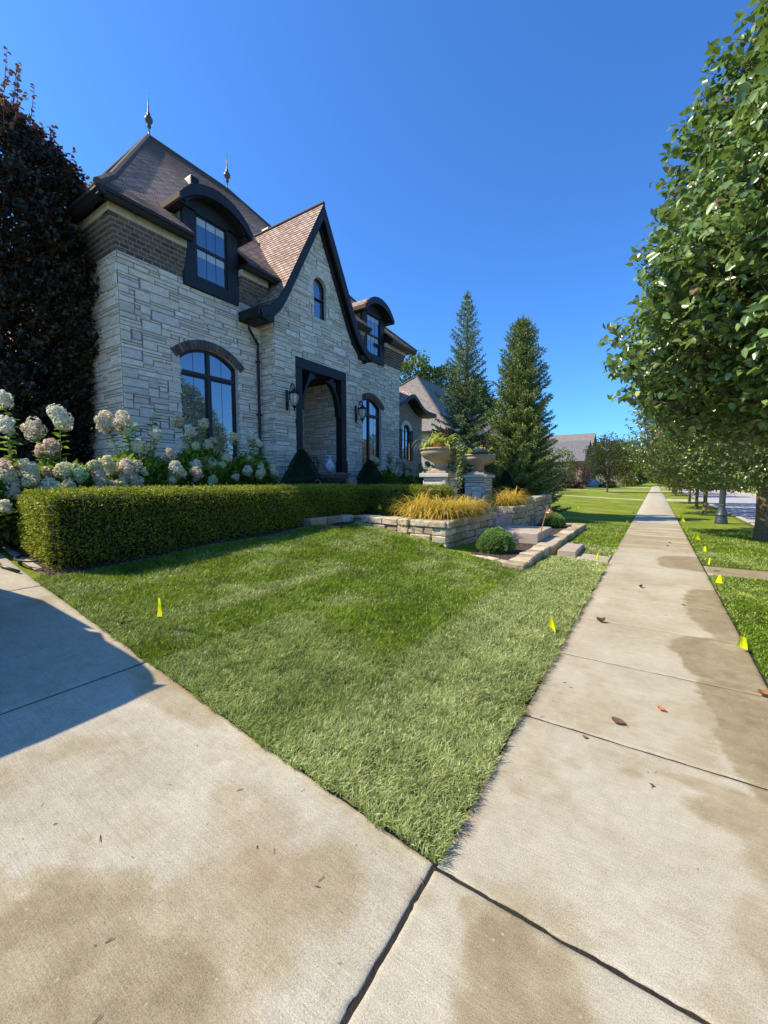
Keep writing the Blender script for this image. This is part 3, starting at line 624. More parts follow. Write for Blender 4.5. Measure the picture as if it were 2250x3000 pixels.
rg = np.concatenate([np.arange(70) * 70, 69 * 70 + np.arange(1, 70), np.arange(68, -1, -1) * 70 + 69, np.arange(68, 0, -1)]); lw = Vg[rg].copy(); lw[:, 2] -= .06; nr_ = len(rg); kk = np.arange(nr_)
tag(link('sod_layer', np_mesh('sod_layer', np.concatenate([Vg, lw]), [Fg, np.stack([rg[kk], 4900 + kk, 4900 + (kk + 1) % nr_, rg[(kk + 1) % nr_]], 1)], M['soil'])), kind='structure')
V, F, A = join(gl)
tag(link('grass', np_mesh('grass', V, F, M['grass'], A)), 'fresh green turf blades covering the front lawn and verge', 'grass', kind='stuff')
del V, F, A, gl

# ------------------------------------------------------------------ masonry
def cols(u0, u1, allowed, w=.05, brk=()):
    us = np.unique(np.round(np.concatenate([np.arange(u0, u1, w), [u1], [b for b in brk if u0 < b < u1]]), 4)); return us
def backing(mb, fmap, u0, u1, allowed, brk=(), w=.1):
    us = cols(u0, u1, allowed, w, brk)
    for a, b in zip(us[:-1], us[1:]):
        e = 1e-4; A = allowed(a + e); B = allowed(b - e)
        if len(A) != len(B): A = B = allowed((a + b) / 2)
        for (l0, h0), (l1, h1) in zip(A, B):
            if h0 - l0 < .005 and h1 - l1 < .005: continue
            mb.add([fmap(a, l0, 0), fmap(b, l1, 0), fmap(b, h1, 0), fmap(a, h0, 0)], [(0, 1, 2, 3)], .5)
def stones(mb, fmap, u0, u1, v0, v1, allowed, uw=.125, uh=.078, gap=.012, dep=.022, wr=(2, 3, 3, 4, 5, 6, 7), hr=(1, 1, 1, 2, 2, 3), seed=1, slice_w=.04, bev=.012):
    r = random.Random(seed); nu = int((u1 - u0) / uw) + 1; nv = int((v1 - v0) / uh) + 1
    occ = [[False] * nv for _ in range(nu)]; rh = [r.uniform(-.25, .25) * uh for _ in range(nv + 1)]
    for j in range(nv):
        for i in range(nu):
            if occ[i][j]: continue
            W_ = r.choice(wr); H = r.choice(hr)
            if H == 1 and r.random() < .5: W_ += 2
            k = 0
            while k < W_ and i + k < nu and not occ[i + k][j]: k += 1
            W_ = max(1, k)
            if W_ <= 1: H = min(H, 2)
            while H > 1 and (j + H > nv or any(occ[i + a][j + H - 1] for a in range(W_))): H -= 1
            for a in range(W_):
                for b in range(H): occ[i + a][j + b] = True
            if j + H <= nv: pass
            g = gap * r.uniform(.4, .75)
            ju = lambda n: ((n * 7919 + j * 104729) % 97 / 97 - .5) * uw * .35
            a0 = u0 + i * uw + g + (ju(i) if i else 0); a1 = u0 + (i + W_) * uw - g + ju(i + W_)
            b0 = v0 + j * uh + rh[j] + g * .8; b1 = v0 + (j + H) * uh + rh[min(j + H, nv)] - g * .8
            a0 = max(a0, u0); a1 = min(a1, u1); b0 = max(b0, v0); b1 = min(b1, v1)
            if a1 - a0 < .03 or b1 - b0 < .02: continue
            rn = r.random(); D = dep * r.uniform(.7, 1.35); tl = [r.uniform(-.3, .3) * dep for _ in range(4)]
            samp = [allowed(a0 + (a1 - a0) * t) for t in (.001, .25, .5, .75, .999)]
            if all(any(l <= b0 + .001 and h >= b1 - .001 for l, h in s) for s in samp):
                q = [(a0, b0), (a1, b0), (a1, b1), (a0, b1)]; bb = min(bev, (a1 - a0) * .2, (b1 - b0) * .2)
                qi = [(a0 + bb, b0 + bb), (a1 - bb, b0 + bb), (a1 - bb, b1 - bb), (a0 + bb, b1 - bb)]
                mb.add([fmap(u, v, .0) for u, v in q] + [fmap(u, v, D + tl[k]) for k, (u, v) in enumerate(qi)],
                       [(4, 5, 6, 7), (0, 1, 5, 4), (1, 2, 6, 5), (2, 3, 7, 6), (3, 0, 4, 7)], rn)
            else:
                n = max(1, int((a1 - a0) / slice_w)); us = [a0 + (a1 - a0) * k / n for k in range(n + 1)]
                for p, q_ in zip(us[:-1], us[1:]):
                    A = allowed(p + 1e-4); B = allowed(q_ - 1e-4)
                    if len(A) != len(B): A = B = allowed((p + q_) / 2)
                    for (l0, h0), (l1, h1) in zip(A, B):
                        c0, c1, d0, d1 = max(l0, b0), max(l1, b0), min(h0, b1), min(h1, b1)
                        if d0 - c0 < .004 and d1 - c1 < .004: continue
                        d0 = max(d0, c0); d1 = max(d1, c1)
                        f = [(0, 1, 2, 3), (4, 5, 1, 0), (3, 2, 6, 7)]
                        if p == us[0]: f.append((4, 0, 3, 7))
                        if q_ == us[-1]: f.append((1, 5, 6, 2))
                        mb.add([fmap(p, c0, D), fmap(q_, c1, D), fmap(q_, d1, D), fmap(p, d0, D), fmap(p, c0, 0), fmap(q_, c1, 0), fmap(q_, d1, 0), fmap(p, d0, 0)], f, rn)
def arch_top(u, c, hw, sp, rise):
    t = (u - c) / hw
    if abs(t) > 1: return sp
    Rr = (hw * hw + rise * rise) / (2 * rise)
    return sp + math.sqrt(max(0, Rr * Rr - (u - c) ** 2)) - (Rr - rise)
def subtract(ints, lo, hi):
    out = []
    for a, b in ints:
        if hi <= a or lo >= b: out.append((a, b)); continue
        if lo > a: out.append((a, lo))
        if hi < b: out.append((hi, b))
    return out
def arch_curve(c, hw, sp, rise, n=16, off=0):
    """points along an arch, offset radially outward"""
    Rr = (hw * hw + rise * rise) / (2 * rise); zc = sp + rise - Rr; a = math.asin(min(1, hw / Rr))
    return [(c + (Rr + off) * math.sin(-a + 2 * a * k / n), zc + (Rr + off) * math.cos(-a + 2 * a * k / n)) for k in range(n + 1)]

house = empty('stone_house', 'two storey pale limestone house with steep brown hip roof, black trim and arched dormers', 'house', (-11, 5.05, 1.3))
HL = Vector((-11, 5.05, 1.3))
class HB(MB):
    """mesh builder in world coordinates for a part of a thing whose Empty sits at HL"""
    def put(s, name, mat, parent, smooth=False, base=None):
        o = s.build(name, mat, None, smooth); b = base if base is not None else HL
        for v in o.data.vertices: v.co -= b
        o.parent = parent
        if parent.type != 'EMPTY': pass
        return o
WX, GXF = -11.0, -10.36                      # wing wall plane, gable wall plane
front = lambda X: (lambda u, v, d: (X + d, u, v))
endw = lambda Y: (lambda u, v, d: (u, Y - d, v))
LW = dict(c=7.46, hw=.93, z0=1.9, sp=5.02, rise=.34)
RWN = dict(c=15.55, hw=.86, z0=1.85, sp=4.95, rise=.34)
def mk_allowed(z0, z1, opens):
    def f(u):
        I = [(z0, z1(u) if callable(z1) else z1)]
        for o in opens:
            if abs(u - o['c']) < o['hw']: I = subtract(I, o['z0'], arch_top(u, o['c'], o['hw'], o['sp'], o['rise']) + o.get('ring', 0))
            elif o.get('ring') and abs(u - o['c']) < o['hw'] + o['ring'] * .6: I = subtract(I, o['sp'] - .02, arch_top(o['c'] + .98 * o['hw'], o['c'], o['hw'], o['sp'], o['rise']) + .1)
        return [(a, b) for a, b in I if b > a]
    return f
sb, mbk = HB(), HB()
for o, (u0, u1), sd_ in ((LW, (5.05, 9.35), 3), (RWN, (13.95, 18.05), 5)):
    oo = dict(o, ring=.24); al = mk_allowed(1.1, 7.08, [oo]); al2 = mk_allowed(1.1, 7.1, [o])
    stones(sb, front(WX), u0, u1, 1.1, 7.08, al, seed=sd_); backing(mbk, front(WX + .004), u0, u1, al2, (o['c'] - o['hw'], o['c'] + o['hw']))
sb.put('stone_wall', M['stone'], house)
e = HB(); al = mk_allowed(1.1, 7.08, [])
stones(e, endw(5.05), -25, -11.0, 1.1, 7.08, lambda u: [(1.1, 7.08)], seed=9); e.put('stone_wall', M['stone'], house)
backing(mbk, endw(5.046), -25, -11.0, lambda u: [(1.1, 7.1)], w=3)
mbk.box((-24.9, 5.06, 1.2), (-24.8, 18.0, 8)); mbk.box((-24.9, 18.0, 1.2), (-11.0, 18.04, 8.0))
# gable wall: bell-curved rake
PROF = [(0, 11.18), (1.9, 7.68), (2.2, 7.22), (2.5, 6.94), (2.9, 6.74)]
GC = 11.43
def rake(u, off=0): return float(np.interp(abs(u - GC), [p[0] for p in PROF], [p[1] for p in PROF])) - off
PT = dict(c=11.58, hw=1.33, z0=1.0, sp=5.70, rise=.001)
def porch_cut(I, u):
    return subtract(I, 1.0, 5.74) if 10.26 < u < 12.90 else I
AW = dict(c=11.5, hw=.34, z0=7.38, sp=8.46, rise=.335)
def al_g(u, ring=.22):
    if u < 9.33 or u > 14.02: return []
    I = porch_cut([(1.1, rake(u, .38))], u)
    if abs(u - AW['c']) < AW['hw']: I = subtract(I, AW['z0'], arch_top(u, AW['c'], AW['hw'], AW['sp'], AW['rise']) + ring * .9)
    elif ring and abs(u - AW['c']) < AW['hw'] + ring:
        q = AW['hw'] + ring; I = subtract(I, AW['sp'] + .02, AW['sp'] + math.sqrt(max(0, q * q - (u - AW['c']) ** 2)))
    return [(a, b) for a, b in I if b - a > .01]
g = HB(); stones(g, front(GXF), 9.33, 14.02, 1.1, 11.2, al_g, seed=21); backing(mbk, front(GXF + .004), 9.33, 14.02, lambda u: al_g(u, 0), (10.26, 12.9, 11.16, 11.84))
stones(g, endw(9.33), -11.0, GXF, 1.1, 6.75, lambda u: [(1.1, 6.9)], wr=(2, 3), seed=22); backing(mbk, endw(9.334), -11.0, GXF, lambda u: [(1.1, 6.9)], w=1)
for z in (2.55, 5.02, 3.6): g.bbox_bev((GXF, 9.30, z), (GXF + .035, 9.75, z + .15), .01); g.bbox_bev((-11, 9.29, z), (GXF + .034, 9.33, z + .15), .01)
g.put('gable_wall', M['stone'], house)
mbk.put('mortar_core', M['mortar'], house)
# stone voussoirs round the little gable window
v = HB(); n = 11
for k in range(n):
    a0, a1 = PI * k / n + .015, PI * (k + 1) / n - .015; r0, r1 = AW['hw'] + .005, AW['hw'] + .21
    P = [(AW['c'] + r * math.cos(a), AW['sp'] + r * math.sin(a)) for r, a in ((r0, a0), (r1, a0), (r1, a1), (r0, a1))]
    v.prism(P, lambda u, w_: (GXF + .004, u, w_), lambda u, w_: (GXF + .03, u, w_))
v.put('window_surround', M['stone'], house); v = HB(); v.bbox_bev((GXF, 11.08, 7.22), (GXF + .05, 11.92, 7.37), .01); v.put('window_sill', M['cap'], house)
# brick soldier arches
def soldier(o, X, parent):
    b = HB(); n = 21; Rr = (o['hw'] ** 2 + o['rise'] ** 2) / (2 * o['rise']); zc = o['sp'] + o['rise'] - Rr; a = math.asin(min(1, (o['hw'] + .10) / Rr))
    for k in range(n):
        a0 = -a + 2 * a * k / n + .004; a1 = -a + 2 * a * (k + 1) / n - .004
        P = [(o['c'] + r * math.sin(t), zc + r * math.cos(t)) for r, t in ((Rr, a0), (Rr, a1), (Rr + .235, a1), (Rr + .235, a0))]
        b.prism(P, lambda u, w_: (X + .003, u, w_), lambda u, w_: (X + .04, u, w_))
    b.put('brick_arch', M['brick'], parent)
soldier(LW, WX, house); soldier(RWN, WX, house)
# corbelled brick frieze, each course stepping out, under a limestone cap
def frieze(segs, name='brick_frieze', ends=False):
    b, mo, cp = HB(), HB(), HB(); eb, em = HB(), HB(); nc = 7; h = .72 / nc
    for k in range(nc):
        z = 7.08 + k * h; out = .02 + .20 * (k / (nc - 1)) ** 1.1
        for (u0, u1, lf, rt) in segs:
            a = u0 - (out if lf else 0); bb = u1 + (out if rt else 0)
            u = a - (.11 if k % 2 else 0) if not lf else a
            first = True
            while u < bb - .02:
                L = .215 if not (first and k % 2 and lf) else .11; first = False
                p, q = max(u, a), min(u + L, bb)
                if q - p > .03: b.bbox_bev((WX - .1, p + .007, z + .008), (WX + out, q - .007, z + h - .008), .004)
                u += L
            mo.box((WX - .1, a + .012, z), (WX + out - .008, bb - .012, z + h))
        # end wall, facing the driveway
        u = -25.0 - (.1 if k % 2 else 0)
        while ends and u < WX - .12:
            q = min(u + .215, WX - .10); eb.bbox_bev((u + .007, 5.05 - out, z + .008), (q - .007, 5.15, z + h - .008), .004); u += .215
        if ends: em.box((-25, 5.05 - out + .008, z), (WX - .105, 5.2, z + h))
    for (u0, u1, lf, rt) in segs:
        a = u0 - (.25 if lf else 0); bb = u1 + (.25 if rt else 0); u = a
        while u < bb - .05: q = min(u + .62, bb); cp.bbox_bev((WX - .1, u + .003, 7.80), (WX + .25, q - .003, 7.99), .012); u += .62
    u = -25.0
    while ends and u < WX + .15: q = min(u + .62, WX + .248); cp.bbox_bev((u + .003, 4.80, 7.80), (q - .003, 5.1, 7.99), .012); u += .62
    b.put(name, M['brick'], house); mo.put('frieze_core', M['mortar_pale'], house); cp.put('frieze_cap', M['cap'], house)
    if ends: eb.put(name, M['brick'], house); em.put('frieze_core', M['mortar_pale'], house)
frieze([(5.05, 6.72, 1, 0)], ends=True); frieze([(8.46, 9.5, 0, 0)]); frieze([(16.52, 18.05, 0, 1)]); frieze([(13.9, 14.8, 0, 0)])
# soffit, fascia and gutters
def eave_run(y0, y1, ends=False):
    s = HB(); s.box((WX - .3, y0, 7.99), (-10.56, y1, 8.02)); s.box((-10.60, y0, 7.90), (-10.56, y1, 8.08))
    s.box((-11.0, y0, 7.992), (-10.8, y1, 8.04)); s.put('soffit', M['black'], house)
    g = HB(); prof = [(-10.56, 7.90), (-10.50, 7.90), (-10.44, 7.97), (-10.40, 8.00), (-10.40, 8.05), (-10.43, 8.05), (-10.43, 8.01), (-10.56, 8.01)]
    g.prism(prof, lambda u, w_: (u, y0, w_), lambda u, w_: (u, y1, w_)); g.put('gutter', M['gutter'], house)
eave_run(4.50, 6.74); eave_run(8.42, 9.98); eave_run(13.4, 14.86); eave_run(16.52, 18.75)
s = HB(); s.box((-25.5, 4.66, 7.99), (WX, 5.2, 8.02)); s.box((-25.5, 4.62, 7.90), (-10.56, 4.66, 8.08)); s.put('soffit', M['black'], house)
gg = HB(); pr_ = [(4.62, 7.90), (4.56, 7.90), (4.50, 7.97), (4.46, 8.00), (4.46, 8.05), (4.49, 8.05), (4.49, 8.01), (4.62, 8.01)]
gg.prism(pr_[::-1], lambda u, w_: (-25.5, u, w_), lambda u, w_: (-10.40, u, w_)); gg.put('gutter', M['gutter'], house)
# main hip roof with a slight bell-cast at the eaves
def hip(name, x0, x1, y0, y1, z0, rx, ry0, ry1, zr, mat, parent, base, flare=.18, cut=None, put=None):
    b = HB()
    ring0 = [(x1, y0), (x1, y1), (x0, y1), (x0, y0)]
    top = [(rx, ry0), (rx, ry1), (rx, ry1), (rx, ry0)]
    t = .17; mid = [(a[0] + (c[0] - a[0]) * t, a[1] + (c[1] - a[1]) * t) for a, c in zip(ring0, top)]; zm = z0 + (zr - z0) * t - flare
    for k in range(4):
        k2 = (k + 1) % 4; A, B = Vector((*ring0[k], z0)), Vector((*ring0[k2], z0)); Mi, Mj = Vector((*mid[k], zm)), Vector((*mid[k2], zm)); T, U = Vector((*top[k], zr)), Vector((*top[k2], zr))
        u = (B - A).normalized(); n1 = u.cross(Mi - A); v1 = n1.cross(u); 
        if v1.z < 0: v1 = -v1
        n2 = u.cross(T - Mi); v2 = n2.cross(u)
        if v2.z < 0: v2 = -v2
        if cut and k == 0:
            ys_ = [A.y] + [q for c in cut for q in c] + [B.y]
            for ya, yb in zip(ys_[::2], ys_[1::2]):
                Ma = Vector((Mi.x, max(ya, Mi.y) if ya == A.y else ya, Mi.z)); Mb = Vector((Mi.x, min(yb, Mj.y) if yb == B.y else yb, Mi.z))
                b.shingled([Vector((A.x, ya, A.z)), Vector((A.x, yb, A.z)), Mb, Ma], A, u, v1)
        else: b.shingled([A, B, Mj, Mi], A, u, v1)
        pts = [Mi, Mj, U, T] if (T - U).length > 1e-4 else [Mi, Mj, T]
        o2 = Mi - v2.normalized() * ((Mi - A).dot(v1.normalized()) + 0)
        b.shingled(pts, o2 + u * ((A - Mi).dot(u)), u, v2)
    o = b.put(name, mat, parent, base=base)
    rc = HB()
    for k in range(4):
        if k in (2, 3) and False: continue
        A, Mi, T = Vector((*ring0[k], z0)), Vector((*mid[k], zm)), Vector((*top[k], zr)); rc.tube([A + Vector((0, 0, .0)), Mi, Mi.lerp(T, .5), T], .10, 8)
    if ry1 > ry0: rc.tube([(rx, ry0, zr), (rx, ry1, zr)], .1, 8)
    rc.put('ridge_cap', mat, o, base=base)
    return o
roof = hip('roof', -25.6, -10.42, 4.48, 18.8, 8.07, -18, 9.7, 13.5, 15.65, M['roof'], house, HL, cut=[(6.72, 8.44), (14.84, 16.54)])
# gable roof: curved skirt running back into the main roof
def gable_roof():
    b = HB(); s = 0; XF = GXF + .32
    pts = [(p[0], p[1]) for p in PROF]
    acc = [0]
    for p, q in zip(pts[:-1], pts[1:]): acc.append(acc[-1] + math.dist(p, q))
    tot = acc[-1]
    for sg in (-1, 1):
        for k in range(len(pts) - 1):
            (a, za), (c, zc) = pts[k], pts[k + 1]
            def back(z): return max(-17.5, -10.42 - (z - 8.07) / .93 - .5) if z > 8.3 else -10.95
            xa, xc = back(za), back(zc)
            P = [(XF, GC + sg * c, zc), (xc, GC + sg * c, zc), (xa, GC + sg * a, za), (XF, GC + sg * a, za)]
            U = [(p[0], tot - (acc[k + 1] if i < 2 else acc[k])) for i, p in enumerate(P)]
            Q = [P[1], P[0], P[3], P[2]] if sg == -1 else [P[0], P[1], P[2], P[3]]
            ud = Vector((1, 0, 0)); vd = (Vector(P[3]) - Vector(P[0])).normalized(); oo = Vector((0, P[0][1], P[0][2])) - vd * (tot - acc[k + 1]); b.shingled(Q, oo, ud, vd)
    b.tube([(XF, GC, PROF[0][1] + .01), (-14.0, GC, PROF[0][1] + .01)], .07, 6)
    o = b.put('gable_roof', M['roof'], house)
    # bargeboards, soffit and boxed ends in black
    t = HB()
    for sg in (-1, 1):
        for k in range(len(pts) - 1):
            (a, za), (c, zc) = pts[k], pts[k + 1]
            dd = Vector((c - a, zc - za)).normalized(); nrm = Vector((dd.y, -dd.x)) if True else None
            if nrm.y > 0: nrm = -nrm
            def off(i, dist):
                # mitred offset of profile point i
                d0 = Vector((pts[i][0] - pts[i - 1][0], pts[i][1] - pts[i - 1][1])).normalized() if i > 0 else Vector((1, -1.76)).normalized()
                d1 = Vector((pts[i + 1][0] - pts[i][0], pts[i + 1][1] - pts[i][1])).normalized() if i < len(pts) - 1 else d0
                n0 = Vector((d0.y, -d0.x)); n1 = Vector((d1.y, -d1.x)); n = (n0 + n1).normalized(); q = dist / max(.3, n.dot(n1))
                if i == 0: return (0, pts[0][1] - dist * 1.95)
                return (pts[i][0] + n.x * q, pts[i][1] + n.y * q)
            i1, o1 = off(k, .25), off(k + 1, .25)
            f = lambda p, x: (x, GC + sg * p[0], p[1] - .012)
            # front board
            A, B, Cc, D = pts[k], pts[k + 1], o1, i1
            q0 = [f(A, XF - .002), f(B, XF - .002), f(Cc, XF - .002), f(D, XF - .002)]; q1 = [(XF - .06, *p[1:]) for p in q0]
            t.add(q0 + q1, [(0, 1, 2, 3), (7, 6, 5, 4), (0, 4, 5, 1), (3, 2, 6, 7), (1, 5, 6, 2), (0, 3, 7, 4)])
            # soffit back to the wall
            xb = GXF - .05 if k < 2 else WX - .02
            s0, s1 = off(k, .11), off(k + 1, .11)
            t.add([f(s0, XF - .06), f(s1, XF - .06), f(s1, xb), f(s0, xb), f(pts[k], XF - .06), f(pts[k + 1], XF - .06), f(pts[k + 1], xb), f(pts[k], xb)], [(0, 1, 2, 3), (1, 5, 6, 2), (0, 3, 7, 4)])
            # second, inner moulding
            m0, m1 = off(k, .36), off(k + 1, .36)
            t.add([f(i1, XF - .2), f(o1, XF - .2), f(m1, XF - .2), f(m0, XF - .2), f(i1, GXF), f(o1, GXF), f(m1, GXF), f(m0, GXF)], [(0, 1, 2, 3), (4, 7, 6, 5), (3, 2, 6, 7), (1, 5, 6, 2)])
        # boxed eave end of the bell curve
        y1_ = GC + sg * 2.9; y0_ = GC + sg * 2.3
        t.box((WX + .0, y0_, 6.50), (XF - .07, y1_ + sg * .01, 6.64)); t.box((WX, y1_, 6.50), (XF - .01, y1_ + sg * .06, 6.76))
    t.put('bargeboard', M['black'], o)
gable_roof()
# dormers with segmental hoods
def dormer(y0, y1):
    yc = (y0 + y1) / 2; hw = (y1 - y0) / 2; X = WX + .10; root = None
    w = HB(); wy0, wy1, wz0, wz1 = yc - .50, yc + .50, 7.25, 8.94
    # face frame: jambs, sill board, head board with arch
    w.bbox_bev((WX - .02, y0, 6.93), (X, wy0, 9.0), .008); w.bbox_bev((WX - .02, wy1, 6.93), (X, y1, 9.0), .008)
    w.bbox_bev((WX - .02, wy0 - .002, 6.932), (X - .002, wy1 + .002, wz0), .008)
    top = arch_curve(yc, hw, 8.98, .50, 14)
    w.strip([(X, u, v) for u, v in top], [(X, u, 8.94) for u, v in top], [(WX - .02, u, v) for u, v in top], [(WX - .02, u, 8.94) for u, v in top])
    o = w.put('dormer', M['black'], house)
    ck = HB(); ck.box((-12.6, y0 + .01, 7.99), (WX - .02, y0 + .05, 9.02)); ck.put('cheek', M['siding'], o); ck = HB(); ck.box((-12.6, y1 - .05, 7.99), (WX - .02, y1 - .01, 9.02)); ck.put('cheek', M['siding'], o)
    hd = HB()
    ou = arch_curve(yc, hw + .26, 9.02, .60, 18); inn = arch_curve(yc, hw + .22, 8.90, .50, 18)
    hd.strip([(X + .38, u, v) for u, v in ou], [(X + .38, u, v - .06) for u, v in inn], [(X + .28, u, v) for u, v in ou], [(X + .28, u, v - .06) for u, v in inn])
    in2 = arch_curve(yc, hw + .03, 8.93, .45, 18); ou2 = arch_curve(yc, hw + .16, 8.96, .52, 18)
    hd.strip([(X + .28, u, v) for u, v in ou2], [(X + .28, u, v - .03) for u, v in in2], [(WX + .02, u, v) for u, v in ou2], [(WX + .02, u, v - .03) for u, v in in2])
    in3 = arch_curve(yc, hw - .16, 8.98, .40, 18); ou3 = arch_curve(yc, hw - .02, 8.98, .47, 18)
    hd.strip([(X + .04, u, v) for u, v in ou3], [(X + .04, u, v - .03) for u, v in in3], [(X - .01, u, v) for u, v in ou3], [(X - .01, u, v - .03) for u, v in in3])
    hd.put('hood_moulding', M['black'], o)
    rf = HB(); n = len(ou)
    L = [0]
    for p, q in zip(ou[:-1], ou[1:]): L.append(L[-1] + math.dist(p, q))
    for k in range(n - 1):
        rf.add([(X + .385, *ou[k]), (X + .385, *ou[k + 1]), (-13.6, *ou[k + 1]), (-13.6, *ou[k])], [(0, 1, 2, 3)], None, [[(0, L[k]), (0, L[k + 1]), (3, L[k + 1]), (3, L[k])]])
    for sg, i in ((-1, 0), (1, -1)):
        u, v_ = ou[i]; rf.box((-13.6, u - .03, v_ - .16), (X + .38, u + .03, v_ - .002))
    rf.put('hood_roof', M['roof'], o)
    hs = HB(); hs.box((-13.6, ou[0][0] + .03, 8.84), (X + .27, y0 + .0, 8.88)); hs.put('hood_soffit', M['black'], o); hs = HB(); hs.box((-13.6, y1, 8.84), (X + .27, ou[-1][0] - .03, 8.88)); hs.put('hood_soffit', M['black'], o)
    double_hung(wy0, wy1, wz0, wz1, X - .05, house)
def pane(mb, x, y0, y1, z0, z1): mb.add([(x, y0, z0), (x, y1, z0), (x, y1, z1), (x, y0, z1)], [(0, 1, 2, 3)])
def double_hung(y0, y1, z0, z1, X, parent):
    f = HB(); t = .055; zm = (z0 + z1) / 2
    for a, b in (((X - .05, y0, z0), (X, y0 + t, z1)), ((X - .05, y1 - t, z0), (X, y1, z1)), ((X - .05, y0 + t, z0), (X, y1 - t, z0 + t)), ((X - .05, y0 + t, z1 - t), (X, y1 - t, z1)), ((X - .05, y0 + t, zm - .05), (X + .01, y1 - t, zm + .035))): f.bbox_bev(a, b, .006)
    o = f.put('window', M['gutter'], parent)
    g = HB(); pane(g, X - .03, y0 + t, y1 - t, z0 + t, zm - .05); pane(g, X - .015, y0 + t, y1 - t, zm + .035, z1 - t)
    # grilles and raised shade seen through the pane read as pale upper blocks
    g.put('pane', M['glass'], o)
    W_ = (y1 - y0 - 2 * t) / 3
    for zt in (z1 - t, zm - .055):
        bl = HB()
        for k in range(3): bl.box((X - .010 if zt > zm else X - .028, y0 + t + k * W_ + .015, zt - .20), (X - .006 if zt > zm else X - .024, y0 + t + (k + 1) * W_ - .015, zt - .005))
        bl.put('shade', M['blind'], o)
    gr = HB()
    for k in (1, 2): gr.box((X - .012, y0 + t + k * W_ - .006, zm + .035), (X - .008, y0 + t + k * W_ + .006, z1 - t)); gr.box((X - .028, y0 + t + k * W_ - .006, z0 + t), (X - .024, y0 + t + k * W_ + .006, zm - .05))
    gr.put('grille', M['iron_blue'], o)
    return o
M['iron_blue'] = simple('blue_grey_grille', (.03, .06, .12), .4, .1, 5, 0)
dormer(6.70, 8.46); dormer(14.82, 16.56)
# ground floor arched casements
def arched_window(o, X, name='window'):
    c, hw, z0, sp, rise = (o[k] for k in ('c', 'hw', 'z0', 'sp', 'rise')); f = HB(); t = .07; y0, y1 = c - hw, c + hw; XF = X - .10
    f.bbox_bev((XF - .08, y0, z0), (XF, y0 + t, sp), .008); f.bbox_bev((XF - .08, y1 - t, z0), (XF, y1, sp), .008); f.bbox_bev((XF - .08, y0 + t, z0), (XF, y1 - t, z0 + .09), .008)
    ou = arch_curve(c, hw, sp, rise, 14); inn = [(u * (1 - t / hw) + c * t / hw, v - t) for u, v in ou]
    f.strip([(XF, u, v) for u, v in ou], [(XF, u, v) for u, v in inn], [(XF - .08, u, v) for u, v in ou], [(XF - .08, u, v) for u, v in inn])
    f.bbox_bev((XF - .07, c - .055, z0 + .09), (XF + .012, c + .055, sp + rise - t * .9), .008)
    zt = sp - .40; f.bbox_bev((XF - .07, y0 + t, zt - .055), (XF + .01, c - .055, zt + .055), .008); f.bbox_bev((XF - .07, c + .055, zt - .055), (XF + .01, y1 - t, zt + .055), .008)
    for a, b in ((y0 + t, c - .055), (c + .055, y1 - t)):
        for p, q in (((XF - .06, a, z0 + .09), (XF - .02, a + .04, zt - .055)), ((XF - .06, b - .04, z0 + .09), (XF - .02, b, zt - .055)), ((XF - .06, a + .04, zt - .095), (XF - .02, b - .04, zt - .055))): f.box(p, q)
    w_ = f.put(name, M['gutter'], house)
    g = HB(); k = 12; us = [y0 + t * .6 + (y1 - y0 - 1.2 * t) * i / k for i in range(k + 1)]
    for a, b in zip(us[:-1], us[1:]): g.add([(XF - .045, a, z0 + .05), (XF - .045, b, z0 + .05), (XF - .045, b, arch_top(b, c, hw, sp, rise) - t * .6), (XF - .045, a, arch_top(a, c, hw, sp, rise) - t * .6)], [(0, 1, 2, 3)])
    g.put('pane', M['glass'], w_)
    gr = HB()
    for yy in ((y0 + t + c - .055) / 2, (y1 - t + c + .055) / 2): gr.box((XF - .043, yy - .006, z0 + .1), (XF - .040, yy + .006, arch_top(yy, c, hw, sp, rise) - t * .8))
    gr.put('grille', M['iron_blue'], w_)
    for (a, b) in ((y0 + t + .05, c - .10), (c + .10, y1 - t - .05)):
        bl = HB(); h_ = (b - a) / 2
        for i in range(2): bl.box((XF - .042, a + i * h_ + .01, z0 + .10), (XF - .038, a + (i + 1) * h_ - .01, z0 + .20))
        bl.put('sill_card', M['blind'], w_)
    rv = HB()   # stone reveal
    rv.add([(X + .02, y0, z0), (XF - .08, y0, z0), (XF - .08, y0, sp), (X + .02, y0, sp)], [(0, 1, 2, 3)]); rv.add([(X + .02, y1, z0), (XF - .08, y1, z0), (XF - .08, y1, sp), (X + .02, y1, sp)], [(3, 2, 1, 0)])
    rv.strip([(X + .02, u, v + .002) for u, v in ou], [(X + .02, u, v) for u, v in ou], [(XF - .08, u, v + .002) for u, v in ou], [(XF - .08, u, v) for u, v in ou])
    rv.bbox_bev((XF - .08, y0 - .05, z0 - .12), (X + .06, y1 + .05, z0), .01); rv.put('reveal', M['cap'], w_)
arched_window(LW, WX); arched_window(RWN, WX)
